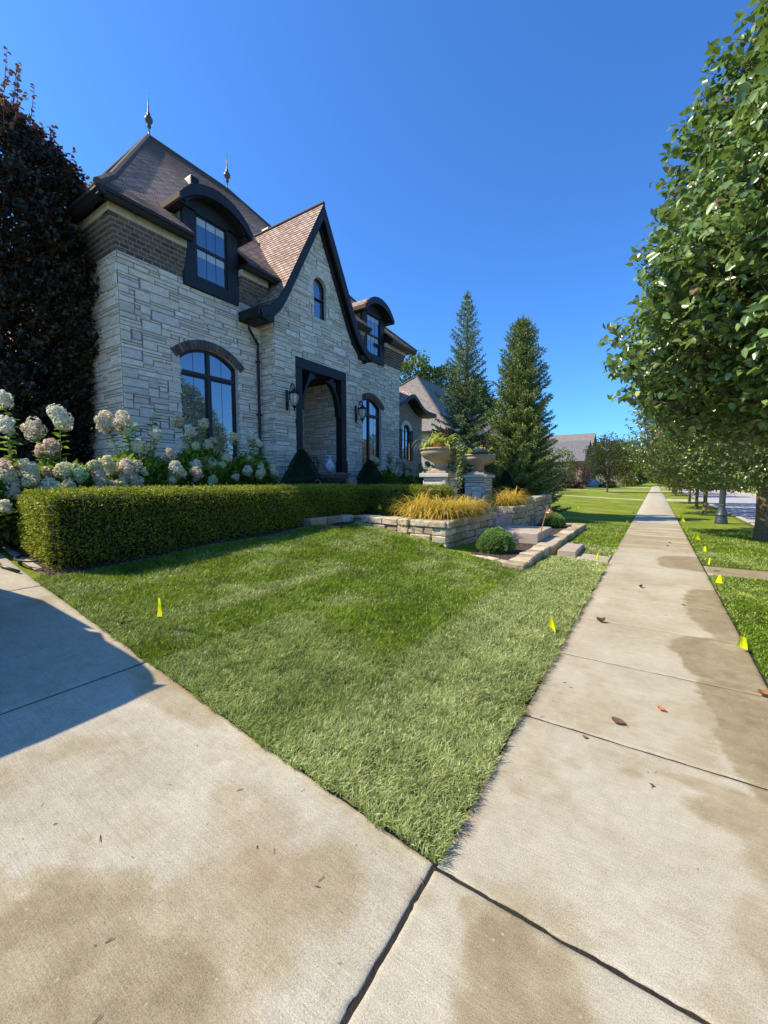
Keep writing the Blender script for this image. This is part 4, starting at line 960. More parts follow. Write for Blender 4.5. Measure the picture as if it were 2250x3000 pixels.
# small round-headed gable window
f = HB(); c, hw, z0, sp, rise = (AW[k] for k in ('c', 'hw', 'z0', 'sp', 'rise')); XF = GXF - .10
ou = [(c - hw, z0)] + arch_curve(c, hw, sp, rise, 16) + [(c + hw, z0)]; inn = [(c + (u - c) * .86, z0 + .05 + (v - z0) * .94) for u, v in ou]
f.strip([(XF, u, v) for u, v in ou], [(XF, u, v) for u, v in inn], [(XF - .08, u, v) for u, v in ou], [(XF - .08, u, v) for u, v in inn]); f.box((XF - .08, c - hw, z0), (XF, c + hw, z0 + .05))
wd = f.put('window', M['gutter'], house)
g = HB(); us = [c - hw * .95 + 1.9 * hw * i / 14 for i in range(15)]
for a, b in zip(us[:-1], us[1:]): g.add([(XF - .04, a, z0), (XF - .04, b, z0), (XF - .04, b, arch_top(b, c, hw, sp, rise)), (XF - .04, a, arch_top(a, c, hw, sp, rise))], [(0, 1, 2, 3)])
g.put('pane', M['glass'], wd)
rv = HB(); rv.strip([(GXF + .02, c + (u - c) * 1.01, v + .003) for u, v in ou], [(GXF + .02, u, v) for u, v in ou], [(XF - .08, c + (u - c) * 1.01, v + .003) for u, v in ou], [(XF - .08, u, v) for u, v in ou]); rv.put('reveal', M['cap'], wd)
# porch: black timber frame with curved brackets in front of a stone vestibule
p = HB(); X0, X1 = GXF - .25, GXF + .05
p.bbox_bev((X0, 10.22, 1.9), (X1, 10.52, 5.42), .012); p.bbox_bev((X0, 12.64, 1.9), (X1, 12.94, 5.42), .012); p.bbox_bev((X0 + .002, 10.22, 5.42), (X1 + .004, 12.94, 5.78), .012)
p.bbox_bev((X0, 10.19, 1.88), (X1 + .03, 10.55, 2.35), .012); p.bbox_bev((X0, 12.61, 1.88), (X1 + .03, 12.97, 2.35), .012)
po = p.put('porch_frame', M['black'], house)
for sg, yj in ((1, 10.52), (-1, 12.64)):
    k = HB(); n = 12
    A = [(yj, 4.05)] + [(yj + sg * .12, 4.05)] ; 
    cur = [(yj + sg * (.12 + .68 * (1 - math.cos(t * PI / 2))), 4.05 + 1.20 * math.sin(t * PI / 2)) for t in np.linspace(0, 1, n)]
    back_ = [(yj + sg * .002 + sg * (.45 * max(0, t - .25) / .75), 4.05 + 1.37 * min(1, t / 1.0)) for t in np.linspace(0, 1, n)]
    k.strip([(X1 - .05, *q) for q in back_], [(X1 - .05, *q) for q in cur], [(X0 + .05, *q) for q in back_], [(X0 + .05, *q) for q in cur]); k.put('bracket', M['black'], po)
v = HB(); mm = HB()
stones(v, lambda u, z, d: (u, 12.70 - d, z), -12.4, X0, 1.9, 5.4, lambda u: [(1.9, 5.4)], seed=31); backing(mm, lambda u, z, d: (u, 12.705, z), -12.4, X0, lambda u: [(1.9, 5.5)], w=1)
stones(v, lambda u, z, d: (-12.4 + d, u, z), 11.95, 12.70, 1.9, 5.4, lambda u: [(1.9, 5.4)], seed=32); backing(mm, lambda u, z, d: (-12.405, u, z), 10.4, 12.71, lambda u: [(1.9, 5.5)], w=1)
v.put('porch_wall', M['stone'], house); v = HB(); stones(v, lambda u, z, d: (u, 10.45 + d, z), -12.4, X0, 1.9, 5.4, lambda u: [(1.9, 5.4)], seed=33); backing(mm, lambda u, z, d: (u, 10.445, z), -12.4, X0, lambda u: [(1.9, 5.5)], w=1)
v.put('porch_wall', M['stone'], house); mm.put('porch_core', M['mortar'], house)
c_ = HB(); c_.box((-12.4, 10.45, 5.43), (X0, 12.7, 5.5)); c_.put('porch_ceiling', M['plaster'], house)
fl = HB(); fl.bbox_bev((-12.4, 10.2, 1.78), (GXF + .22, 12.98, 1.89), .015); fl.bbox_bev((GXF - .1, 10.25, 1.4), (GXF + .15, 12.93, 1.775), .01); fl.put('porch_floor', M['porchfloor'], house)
st_ = HB(); st_.bbox_bev((GXF + .15, 10.3, 1.2), (GXF + .6, 12.9, 1.62), .02); st_.put('porch_step', M['stepstone'], house)
d = HB(); d.bbox_bev((-12.40, 10.75, 1.9), (-12.30, 11.85, 4.7), .01); d.bbox_bev((-12.39, 10.62, 1.9), (-12.26, 10.75, 4.85), .01); d.bbox_bev((-12.39, 11.85, 1.9), (-12.26, 11.97, 4.85), .01); d.bbox_bev((-12.39, 10.75, 4.7), (-12.26, 11.85, 4.84), .01)
do = d.put('door', M['door'], house)
hh = HB(); hh.tube([(-12.27, 11.72, 2.85), (-12.22, 11.72, 2.9), (-12.22, 11.72, 3.1), (-12.27, 11.72, 3.15)], .012, 6); hh.put('door_handle', M['bronze'], do)
# downspout
d = HB(); d.tube([(-10.75, 8.68, 6.52), (-10.78, 8.70, 6.30), (-10.88, 9.12, 5.95), (-10.92, 9.15, 5.75), (-10.92, 9.15, 1.5)], .045, 8)
for z in (5.4, 3.7, 2.4): d.box((-10.99, 9.08, z), (-10.86, 9.22, z + .04))
d.put('downspout', M['gutter'], house)
# ridge finials and roof vents
def finial(y):
    f = HB(); f.lathe([(.09, 0), (.03, .05), (.025, .30), (.06, .34), (.09, .40), (.05, .47), (.10, .52), (.15, .60), (.155, .68), (.10, .78), (.05, .82), (.07, .88), (.035, .94), (.028, 1.1), (.006, 1.75)], (-18, y, 15.68), 14)
    f.put('finial', M['bronze'], house, True)
finial(9.75); finial(13.45)
def vent(x, y):
    z = 8.07 + (-10.42 - x) * 1.0; v = HB(); a = [(-.26 + .0, 0), (-.26, .30)] + [(.26 * -math.cos(t), .30 + .22 * math.sin(t)) for t in np.linspace(.2, PI - .2, 9)] + [(.26, .30), (.26, 0)]
    v.prism([(p * .72, q * .8) for p, q in a], lambda u, w_: (x + .35, y + u, z - .32 + w_), lambda u, w_: (x - .7, y + u, z - .32 + w_)); o = v.put('roof_vent', M['zinc'], house)
    l = HB(); l.box((x + .35, y - .145, z - .28), (x + .36, y + .145, z - .02))
    for k in range(6): l.box((x + .355, y - .15, z - .28 + k * .05), (x + .375, y + .15, z - .26 + k * .05))
    l.put('louvre', M['black'], o)
vent(-15.3, 9.75); vent(-14.95, 13.1)

# low brick wing beyond, set back, with a shuttered arched window under an eyebrow eave
wing_y0, wing_y1, wx = 18.06, 22.35, -12.0
b = HB()
def wall_uv(mb, P, o, u, v): mb.quad_uv(P, o, u, v)
yc = 20.45
WW = dict(c=yc, hw=.42, z0=2.75, sp=4.35, rise=.36)
al = mk_allowed(1.0, lambda u: 5.75 + (.62 * math.exp(-((u - 20.3) / .95) ** 2)), [WW])
us = cols(wing_y0, wing_y1, al, .08, (yc - .42, yc + .42))
for a, c in zip(us[:-1], us[1:]):
    A, B = al(a + 1e-4), al(c - 1e-4)
    if len(A) != len(B): A = B = al((a + c) / 2)
    for (l0, h0), (l1, h1) in zip(A, B): b.add([(wx, a, l0), (wx, c, l1), (wx, c, h1), (wx, a, h0)], [(0, 1, 2, 3)], None, [[(a, l0), (c, l1), (c, h1), (a, h0)]])
b.quad_uv([(wx, wing_y1, 1), (-24, wing_y1, 1), (-24, wing_y1, 5.8), (wx, wing_y1, 5.8)], (wx, wing_y1, 1), (-1, 0, 0), (0, 0, 1)); b.put('wing_wall', M['farbrick'], house)
r_ = HB(); n = 30
ys = np.linspace(wing_y0, wing_y1 + .75, n); ez = [5.62 + .72 * math.exp(-((q - 20.3) / .95) ** 2) for q in ys]
for i in range(n - 1):
    r_.add([(wx + .6, ys[i], ez[i]), (wx + .6, ys[i + 1], ez[i + 1]), (-17.5, max(18.06, min(ys[i + 1], 17.5 + .0 * i + 2.6)), 9.6), (-17.5, max(18.06, min(ys[i], 20.1)), 9.6)], [(0, 1, 2, 3)], None, [[(ys[i], 0), (ys[i + 1], 0), (ys[i + 1], 6.8), (ys[i], 6.8)]])
r_.quad_uv([(wx + .6, wing_y1 + .75, 5.62), (-24, wing_y1 + .75, 5.62), (-17.5, 20.1, 9.6)], (wx, wing_y1, 5.6), (-1, 0, 0), (0, -.5, .8)); ro = r_.put('wing_roof', M['roof'], house)
t = HB(); t.strip([(wx + .62, ys[i], ez[i]) for i in range(n)], [(wx + .62, ys[i], ez[i] - .22) for i in range(n)], [(wx - .02, ys[i], ez[i] - .03) for i in range(n)], [(wx - .02, ys[i], ez[i] - .25) for i in range(n)])
t.box((-24, wing_y1, 5.42), (wx + .6, wing_y1 + .74, 5.60)); t.put('wing_fascia', M['black'], ro)
f = HB(); ou = [(yc - .42, 2.75)] + arch_curve(yc, .42, 4.35, .36, 12) + [(yc + .42, 2.75)]; inn = [(yc + (u - yc) * .85, 2.81 + (v - 2.75) * .95) for u, v in ou]
f.strip([(wx - .05, u, v) for u, v in ou], [(wx - .05, u, v) for u, v in inn], [(wx - .12, u, v) for u, v in ou], [(wx - .12, u, v) for u, v in inn]); f.box((wx - .12, yc - .42, 2.75), (wx - .05, yc + .42, 2.82)); f.box((wx - .1, yc - .025, 2.8), (wx - .04, yc + .025, 4.65))
for z in (3.3, 3.85, 4.35): f.box((wx - .09, yc - .38, z), (wx - .06, yc + .38, z + .03))
wo = f.put('window', M['gutter'], house)
g = HB(); pane(g, wx - .08, yc - .38, yc + .38, 2.8, 4.65); g.put('pane', M['glass'], wo)
k = HB(); a_o = arch_curve(yc, .46, 4.37, .40, 10, .20); a_i = arch_curve(yc, .44, 4.37, .38, 10, 0)
k.strip([(wx + .05, u, v) for u, v in a_o], [(wx + .05, u, v) for u, v in a_i], [(wx, u, v) for u, v in a_o], [(wx, u, v) for u, v in a_i]); k.put('window_lintel', M['cap'], house)
for sg in (-1, 1):
    s = HB(); y_ = yc + sg * .62; s.bbox_bev((wx, y_ - .17, 2.72), (wx + .05, y_ + .17, 4.45), .01)
    for q in range(24): s.box((wx + .05, y_ - .14, 2.8 + q * .066), (wx + .062, y_ + .14, 2.83 + q * .066))
    s.put('shutter', M['black'], house)

# ------------------------------------------------------------------ wall lanterns
def lantern(y, z, label):
    root = empty('wall_lantern', label, 'wall lantern', (GXF + .03, y, z), 'wall lanterns beside the porch')
    b = MB(); b.bbox_bev((0, -.055, .0), (.03, .055, .62), .012); b.lathe([(.0, -.06), (.05, -.03), (.03, .02)], (.02, 0, 0), 8); b.build('backplate', M['iron'], root)
    a = MB(); pts = [(.02, 0, .12), (.08, 0, .20), (.13, 0, .34), (.14, 0, .55), (.19, 0, .74), (.27, 0, .80), (.34, 0, .75), (.36, 0, .66), (.34, 0, .60)]
    a.tube(pts, .018, 8); a.tube([(.26 + .085 * (1 - t / 7) * math.cos(t), 0, .67 + .085 * (1 - t / 7) * math.sin(t)) for t in np.linspace(0, 6.3, 22)], .012, 6); a.tube([(.02, 0, .22), (.07, 0, .14), (.10, 0, .08), (.05, 0, .05)], .014, 6)
    a.build('scroll_arm', M['iron'], root, True)
    h = MB(); h.lathe([(.015, .66), (.03, .63), (.06, .58), (.17, .50), (.19, .48), (.17, .465), (.0, .46)], (.35, 0, 0), 16); h.lathe([(.0, -.12), (.012, -.1), (.03, -.05), (.02, -.02), (.06, .04), (.075, .06), (.0, .065)], (.35, 0, 0), 16)
    for k in range(6):
        t = 2 * PI * k / 6; c_, s_ = math.cos(t), math.sin(t)
        h.tube([(.35 + r * c_, r * s_, zz) for r, zz in ((.135, .47), (.155, .36), (.13, .2), (.07, .06))], .009, 5)
    h.build('lamp_housing', M['iron'], root)
    g = MB(); g.lathe([(.0, .47), (.125, .465), (.143, .36), (.12, .2), (.062, .065), (.0, .06)], (.35, 0, 0), 12); g.build('lamp_glass', M['lampglass'], root, True)
lantern(9.80, 3.95, 'black scrolled wall lantern left of the porch opening')
lantern(13.55, 3.98, 'black scrolled wall lantern right of the porch opening, beside the arched window')

# ------------------------------------------------------------------ clipped hedges and shaped evergreens
def surf_leaves(P, N, L, W, jitter=.02, lift=.9):
    n = len(P); d = N * lift + rand_unit(n) * .9; d /= np.linalg.norm(d, axis=1, keepdims=True)
    nr = rand_unit(n); return leaves(P + N * rng.normal(0, jitter, (n, 1)), d, nr, L * (.7 + .6 * rng.random(n)), W * (.7 + .6 * rng.random(n)), .2, 'diamond')
def hedge(name, label, boxes, zf, top, dens=4300, L=.031, W=.020, mat='leaf_box', group=None):
    """boxes: x0,x1,y0,y1 ; rounded clipped box surfaces thick with small leaves"""
    x0 = min(b[0] for b in boxes); y0 = min(b[2] for b in boxes); base = Vector((x0, y0, g1(x0, y0)))
    root = empty(name, label, 'hedge', base, group); Ps, Ns = [], []; core = MB()
    def inside(p, skip):
        r = np.zeros(len(p), bool)
        for k, b in enumerate(boxes):
            if k != skip: r |= (p[:, 0] > b[0] + .03) & (p[:, 0] < b[1] - .03) & (p[:, 1] > b[2] + .03) & (p[:, 1] < b[3] - .03)
        return r
    for k, (a, b, c, d) in enumerate(boxes):
        zb = float(G((a + b) / 2, (c + d) / 2)); core_z = zb - .05
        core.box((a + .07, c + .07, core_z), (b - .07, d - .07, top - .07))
        for kind in range(5):
            ar = [(d - c) * (top - zb)] * 2 + [(b - a) * (top - zb)] * 2 + [(b - a) * (d - c)]; n = int(ar[kind] * dens); u, v = rng.random(n), rng.random(n)
            if kind < 2:
                y_ = c + (d - c) * u; x_ = np.full(n, b if kind == 0 else a); zg = zf(x_, y_); z_ = zg + .03 + (top - zg - .03) * v; N = np.tile([1. if kind == 0 else -1., 0, 0], (n, 1))
            elif kind < 4:
                x_ = a + (b - a) * u; y_ = np.full(n, d if kind == 2 else c); zg = zf(x_, y_); z_ = zg + .03 + (top - zg - .03) * v; N = np.tile([0, 1. if kind == 2 else -1., 0], (n, 1))
            else: x_ = a + (b - a) * u; y_ = c + (d - c) * v; z_ = np.full(n, top); N = np.tile([0, 0, 1.], (n, 1))
            P = np.stack([x_, y_, z_], 1)
            # round the arrises and let the surface undulate
            rr = .09
            for ax, lo, hi in ((0, a, b), (1, c, d)):
                e = np.minimum(P[:, ax] - lo, hi - P[:, ax]); 
            ez = top - P[:, 2]; ex = np.minimum(P[:, 0] - a, b - P[:, 0]); ey = np.minimum(P[:, 1] - c, d - P[:, 1])
            q = np.sort(np.stack([ex, ey, ez], 1), axis=1); pull = np.clip(rr - q[:, 1], 0, rr) ** 2 / rr * .55
            cen = np.array([(a + b) / 2, (c + d) / 2, top - .3]); dirn = cen - P; dirn /= np.linalg.norm(dirn, axis=1, keepdims=True)
            wob = (vnoise(P[:, 0] + P[:, 2], P[:, 1] - P[:, 2] * .7, 2.6, 81) - .5) * .10 + (vnoise(P[:, 0] * 2 + P[:, 2], P[:, 1] * 2 + P[:, 2], 9, 82) - .5) * .03
            P = P + dirn * pull[:, None] * 1.6 + N * wob[:, None]
            # leaner growth near the ground
            low = np.clip(1 - (P[:, 2] - zf(P[:, 0], P[:, 1])) / .2, 0, 1) if kind < 4 else np.zeros(n)
            P = P - N * low[:, None] * .06
            kp = ~inside(P, k) & (rng.random(n) > low * .35); Ps.append(P[kp]); Ns.append(N[kp])
    P = np.concatenate(Ps); N = np.concatenate(Ns)
    V, F, A = surf_leaves(P, N, L, W, .024); V = V - np.array(base)
    hue = vnoise(P[:, 0] * 1.5, P[:, 1] + P[:, 2], 2.5, 83); rn = np.clip(.25 + .5 * hue + rng.normal(0, .2, len(P)), 0, .95); rn[rng.random(len(P)) < .03] = 1
    A['rnd'] = np.repeat(rn, 4)
    leaf_obj('foliage', (V, F, A), M[mat], root)
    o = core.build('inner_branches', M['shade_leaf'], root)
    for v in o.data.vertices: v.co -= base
    return root
hedge('clipped_hedge', 'long low box hedge clipped square along the lawn, turning towards the stone pillars',
      [(-7.42, -6.28, 1.96, 9.5), (-7.42, -4.12, 8.75, 9.42)], lambda x, y: G(x, y) * 1.0, 1.42)
sp_ = C.objects['clipped_hedge']; P_ = []; D_ = []; shoot = HB() if False else MB()
for _ in range(260):
    if random.random() < .8: px_, py_ = random.uniform(-7.35, -6.33), random.uniform(2.0, 9.4)
    else: px_, py_ = random.uniform(-7.3, -4.2), random.uniform(8.8, 9.35)
    hh_ = random.uniform(.02, .07); P_ += [(px_, py_, 1.43 + hh_ * t) for t in (0, .35, .7, 1)]; D_ += [(random.uniform(-1, 1), random.uniform(-1, 1), random.uniform(.3, 1.5)) for _k in range(4)]
P_ = np.array(P_) - np.array(sp_.location); leaf_obj('stray_shoots', leaves(P_, np.array(D_), rand_unit(len(P_)), .032, .018, .2, 'diamond', rnd=rng.uniform(.55, .95, len(P_))), M['leaf_box'], sp_)
hedge('clipped_hedge', 'short dark clipped hedge beyond the right stone pillar', [(-7.6, -4.3, 14.2, 14.8)], lambda x, y: G(x, y), 1.38, 2600, mat='leaf_yew', L=.035, W=.022)
hedge('clipped_hedge', 'small shaded hedge in front of the left evergreen cone by the porch', [(-9.4, -8.9, 8.6, 11.3)], lambda x, y: G(x, y), 1.62, 1800, mat='leaf_yew', L=.035, W=.022)
def cone_shrub(x, y, z, r, h, label, mat='leaf_yew', n=9000, power=.8):
    root = empty('cone_shrub', label, 'shrub', (x, y, z), 'clipped evergreen cones'); t = rng.random(n) ** .8; a = rng.random(n) * 2 * PI
    prof = r * (1 - t) ** power * (1 + .05 * np.sin(3 * a)); prof = np.where(t < .08, r * (.85 + t * 1.9), prof)
    P = np.stack([prof * np.cos(a), prof * np.sin(a), t * h], 1); N = np.stack([np.cos(a), np.sin(a), np.full(n, r / h)], 1); N /= np.linalg.norm(N, axis=1, keepdims=True)
    leaf_obj('foliage', surf_leaves(P, N, .035, .022, .02), M[mat], root)
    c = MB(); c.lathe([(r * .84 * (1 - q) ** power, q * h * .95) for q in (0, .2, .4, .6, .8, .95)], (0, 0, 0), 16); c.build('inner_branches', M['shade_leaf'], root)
cone_shrub(-9.65, 9.75, 1.25, .78, 1.35, 'dark evergreen cone shrub left of the porch step')
cone_shrub(-9.65, 13.55, 1.25, .72, 1.15, 'dark evergreen cone shrub right of the porch, below the wall lantern')
cone_shrub(-4.75, 15.6, .6, .50, 1.35, 'small dark evergreen cone in front of the dense spruce')
def mum(x, y, z, r, h, label):
    root = empty('mum_plant', label, 'mum plant', (x, y, z), 'green mum mounds in the mulch bed')
    n = 5200; v = rand_unit(n); v[:, 2] = np.abs(v[:, 2]); b = 1 + .07 * np.sin(v[:, 0] * 9) * np.cos(v[:, 1] * 8)
    P = v * np.array([r, r, h]) * (b * (.93 + .09 * rng.random(n)))[:, None]; P[:, 2] += .03; P[:, :2] *= np.where(P[:, 2:3] < .1, .86, 1)
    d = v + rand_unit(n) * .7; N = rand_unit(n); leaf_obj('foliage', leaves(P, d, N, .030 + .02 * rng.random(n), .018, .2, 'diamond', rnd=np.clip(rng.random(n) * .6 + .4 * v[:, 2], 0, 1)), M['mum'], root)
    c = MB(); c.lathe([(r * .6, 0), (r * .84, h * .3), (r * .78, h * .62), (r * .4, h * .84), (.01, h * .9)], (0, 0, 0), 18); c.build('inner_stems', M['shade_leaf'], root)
mum(-2.62, 8.05, .15, .36, .44, 'bright green mum mound nearest the lawn, in front of the stone wall')
mum(-2.55, 13.25, .15, .33, .40, 'bright green mum mound behind the copper path light')

# ------------------------------------------------------------------ hydrangeas
def hydrangea(x, y, z, heads, label, r=.75, h=1.0, nleaf=2600, group='hydrangea shrubs along the house'):
    root = empty('hydrangea_bush', label, 'hydrangea', (x, y, z), group)
    st = MB(); LP, LD, LN = [], [], []
    for hx, hy, hz, s, kind in heads:
        b = Vector((hx * .15 + random.uniform(-.1, .1), hy * .15 + random.uniform(-.1, .1), 0)); e = Vector((hx, hy, hz))
        pts = [b.lerp(e, t) + Vector((0, 0, .25 * hz * math.sin(PI * t) * .5)) for t in (0, .3, .6, .85, 1)]
        st.tube(pts, [.012, .010, .008, .006, .004], 5)
        for k in range(26):
            t = .30 + .66 * k / 26; p = b.lerp(e, t) + Vector((0, 0, .25 * hz * math.sin(PI * t) * .5)); a = k * 2.4 + random.uniform(-.4, .4)
            LP.append(p); LD.append((math.cos(a), math.sin(a), random.uniform(-.25, .45))); LN.append((random.uniform(-.3, .3), random.uniform(-.3, .3), 1))
    st.build('stems', M['stem'], root)
    n = nleaf; v = rand_unit(n); v[:, 2] = np.abs(v[:, 2]) * 1.0; rr = (.55 + .45 * rng.random(n) ** .5)
    P = np.concatenate([np.array([list(p) for p in LP]), v * np.array([r * .6, r, h * .80]) * rr[:, None] + [-.22, 0, .12]])
    D = np.concatenate([np.array(LD), v + rand_unit(n) * .6]); N = np.concatenate([np.array(LN), rand_unit(n) * .5 + [0, 0, 1]])
    m_ = len(P); leaf_obj('foliage', leaves(P, D, N, (.11 + .07 * rng.random(m_)), (.06 + .025 * rng.random(m_)), .22), M['leaf_hyd'], root)
    for hx, hy, hz, s, kind in heads:
        # a panicle: cone of little four-petalled florets
        n = int(420 * (s / .13) ** 1.4); v = rand_unit(n); nl = 9; lc = rand_unit(nl) * np.array([.55, .55, .75]); lc[0] = (0, 0, .55); lc[1] = (.1, 0, -.2); lr = rng.uniform(.34, .58, nl); lr[1] = .66; li = rng.integers(0, nl, n)
        Pp = (lc[li] * (1 - .35 * np.clip(lc[li][:, 2:3], 0, 1)) + v * lr[li][:, None]) * s * (.94 + .14 * rng.random(n))[:, None]; asp = rng.uniform(.95, 1.25); Pp[:, 2] *= asp
        tilt = Matrix.Rotation(random.uniform(-.5, .5), 3, 'X') @ Matrix.Rotation(random.uniform(-.5, .5), 3, 'Y'); T = np.array(tilt)
        Pp = Pp @ T.T; vv = v @ T.T
        Q = np.repeat(Pp, 3, 0); Nn = np.repeat(vv, 3, 0) + rand_unit(3 * n) * .28
        D = rand_unit(3 * n); D -= Nn * (D * Nn).sum(1, keepdims=True) / (np.linalg.norm(Nn, axis=1, keepdims=True) ** 2)
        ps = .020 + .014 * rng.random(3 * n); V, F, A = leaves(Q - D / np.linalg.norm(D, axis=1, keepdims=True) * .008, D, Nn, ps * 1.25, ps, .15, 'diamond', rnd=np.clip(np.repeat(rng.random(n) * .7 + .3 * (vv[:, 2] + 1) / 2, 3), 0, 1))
        o = leaf_obj('flower_head', (V, F, A), M['fl_' + kind], root); o.location = (hx, hy, hz)
        c = MB(); c.lathe([(s * .1, -s * .7), (s * .52, -s * .4), (s * .6, 0), (s * .4, s * .45), (s * .1, s * .7)], (0, 0, 0), 10); q = c.build('head_core', M['fl_' + kind], o)
    return root
# heads listed from the photograph as x, y, z, radius, colour in world metres, shared out to the bushes that carry them
HEADS = [(-8.3, 2.13, 2.8, 0.124, 'white', 0),
 (-8.1, 2.07, 2.42, 0.135, 'white', 0),
 (-8.9, 2.62, 2.48, 0.171, 'tan', 1),
 (-8.1, 2.75, 2.57, 0.179, 'white', 1),
 (-8.7, 3.64, 2.69, 0.189, 'tan', 2),
 (-8.7, 3.98, 2.72, 0.187, 'tan', 2),
 (-8.5, 4.08, 2.62, 0.074, 'lime', 2),
 (-8.5, 3.96, 2.5, 0.083, 'lime', 2),
 (-8.5, 4.47, 2.53, 0.145, 'white', 2),
 (-8.9, 5.22, 2.88, 0.16, 'tan', 3),
 (-8.6, 5.28, 2.66, 0.147, 'white', 3),
 (-8.5, 5.57, 2.84, 0.133, 'cream', 3),
 (-8.7, 4.56, 2.96, 0.047, 'lime', 2),
 (-8.5, 6.33, 2.61, 0.147, 'cream', 4),
 (-8.5, 6.88, 2.67, 0.149, 'white', 4),
 (-8.3, 6.91, 2.5, 0.1, 'white', 4),
 (-8.2, 2.61, 2.12, 0.146, 'pink', 1),
 (-8.3, 2.52, 2.07, 0.092, 'pink', 1),
 (-8.3, 4.03, 2.18, 0.164, 'cream', 2),
 (-8.2, 5.16, 2.31, 0.097, 'lime', 3),
 (-8.3, 5.52, 2.37, 0.127, 'tan', 3),
 (-8.7, 5.93, 2.5, 0.108, 'pink', 3),
 (-8.1, 4.55, 2.12, 0.118, 'tan', 2),
 (-7.9, 1.96, 1.73, 0.165, 'pink', 0),
 (-8.0, 2.12, 1.75, 0.107, 'pink', 0),
 (-7.8, 2.21, 1.76, 0.148, 'cream', 0),
 (-8.0, 2.48, 1.7, 0.104, 'pink', 1),
 (-7.8, 2.66, 1.73, 0.15, 'cream', 1),
 (-7.7, 2.81, 1.71, 0.124, 'lime', 1),
 (-7.8, 3.09, 1.82, 0.119, 'cream', 1),
 (-7.9, 3.33, 1.86, 0.134, 'cream', 2),
 (-7.9, 3.6, 1.87, 0.127, 'tan', 2),
 (-7.9, 3.8, 1.8, 0.13, 'tan', 2),
 (-7.8, 3.62, 1.71, 0.155, 'tan', 2),
 (-7.7, 3.11, 1.61, 0.165, 'tan', 1),
 (-7.7, 2.21, 1.61, 0.133, 'cream', 0),
 (-7.65, 2.39, 1.51, 0.15, 'white', 1),
 (-7.65, 2.65, 1.5, 0.103, 'cream', 1),
 (-7.7, 3.27, 1.52, 0.08, 'tan', 1),
 (-7.7, 3.45, 1.55, 0.102, 'cream', 2),
 (-7.7, 3.69, 1.56, 0.125, 'tan', 2),
 (-7.8, 3.88, 1.76, 0.066, 'lime', 2),
 (-7.8, 4.51, 1.81, 0.145, 'white', 2),
 (-8.0, 5.03, 1.9, 0.123, 'white', 3),
 (-7.8, 4.92, 1.73, 0.155, 'tan', 3),
 (-8.1, 5.46, 1.94, 0.149, 'tan', 3),
 (-8.2, 5.86, 2.06, 0.164, 'cream', 3),
 (-7.8, 5.52, 1.93, 0.061, 'lime', 3),
 (-8.0, 6.31, 1.82, 0.129, 'white', 4),
 (-8.2, 6.55, 2.04, 0.106, 'cream', 4),
 (-8.0, 6.71, 1.91, 0.097, 'white', 4),
 (-7.8, 6.54, 1.75, 0.126, 'cream', 4),
 (-7.8, 6.94, 1.8, 0.121, 'tan', 4),
 (-7.9, 6.97, 1.91, 0.08, 'lime', 4),
 (-7.8, 5.84, 1.66, 0.089, 'tan', 3),
 (-7.7, 5.2, 1.58, 0.099, 'lime', 3),
 (-7.8, 4.39, 1.6, 0.081, 'tan', 2),
 (-7.7, 2.01, 1.44, 0.109, 'tan', 0),
 (-7.8, 1.99, 1.62, 0.144, 'cream', 0),
 (-7.45, 1.84, 1.24, 0.075, 'white', 0),
 (-8.5, 5.1, 2.29, 0.103, 'tan', 3),
 (-8.2, 5.33, 1.99, 0.103, 'tan', 3),
 (-9.5, 13.8, 2.36, 0.151, 'cream', 6),
 (-9.5, 13.98, 1.99, 0.152, 'cream', 6),
 (-9.5, 14.21, 1.84, 0.093, 'tan', 6),
 (-9.5, 14.82, 2.69, 0.148, 'tan', 6),
 (-9.5, 14.9, 2.52, 0.112, 'tan', 6),
 (-9.5, 15.07, 1.99, 0.161, 'cream', 6),
 (-9.5, 15.64, 1.89, 0.126, 'lime', 7),
 (-9.5, 16.17, 2.23, 0.169, 'tan', 7),
 (-9.5, 16.68, 2.1, 0.15, 'tan', 7),
 (-9.5, 16.23, 1.91, 0.141, 'cream', 7),
 (-9.5, 17.65, 2.15, 0.156, 'lime', 8),
 (-9.5, 17.58, 2.39, 0.114, 'tan', 7),
 (-9.5, 18.35, 2.38, 0.148, 'tan', 8),
 (-9.5, 14.78, 2.14, 0.137, 'tan', 6),
 (-9.5, 15.58, 2.46, 0.132, 'tan', 6),
 (-9.5, 16.01, 2.42, 0.117, 'white', 7)]
bushes = {}
for hx, hy, hz, s, kind, bi in HEADS: bushes.setdefault(bi, []).append((hx, hy, hz, s, kind))
BL = {0: (-7.86, 2.06, 'leftmost hydrangea, tall with big white and pink heads leaning past the hedge end', 0.53, 1.08),
      1: (-7.96, 2.75, 'hydrangea with one large white head standing high before the dark columnar tree', 0.79, 1.07),
      2: (-8.14, 3.97, 'hydrangea behind the hedge with a tall pair of tan heads against the house corner', 0.96, 1.22),
      3: (-8.22, 5.4, 'hydrangea standing left of the arched window, with one tall leafy shoot above it', 0.85, 1.41),
      4: (-8.11, 6.68, 'hydrangea below the arched window and downspout, with two upright cream heads', 0.68, 1.26),
      6: (-9.5, 14.64, 'hydrangea right of the porch, beside the evergreen cone', 1.0, 1.6),
      7: (-9.5, 16.39, 'hydrangea with pale tan heads below the low brick wing', 1.0, 1.51),
      8: (-9.5, 18.0, 'farthest hydrangea, partly hidden behind the left stone urn', 0.7, 1.61)}
for bi, (bx, by, label, r_, h_) in BL.items():
    z = g1(bx, by) + .02
    hydrangea(bx, by, z, [(a - bx, b - by, c - z, s, k) for a, b, c, s, k in bushes.get(bi, [])], label, r_ + .12, h_ + .26 if bi < 6 else h_ * .62)

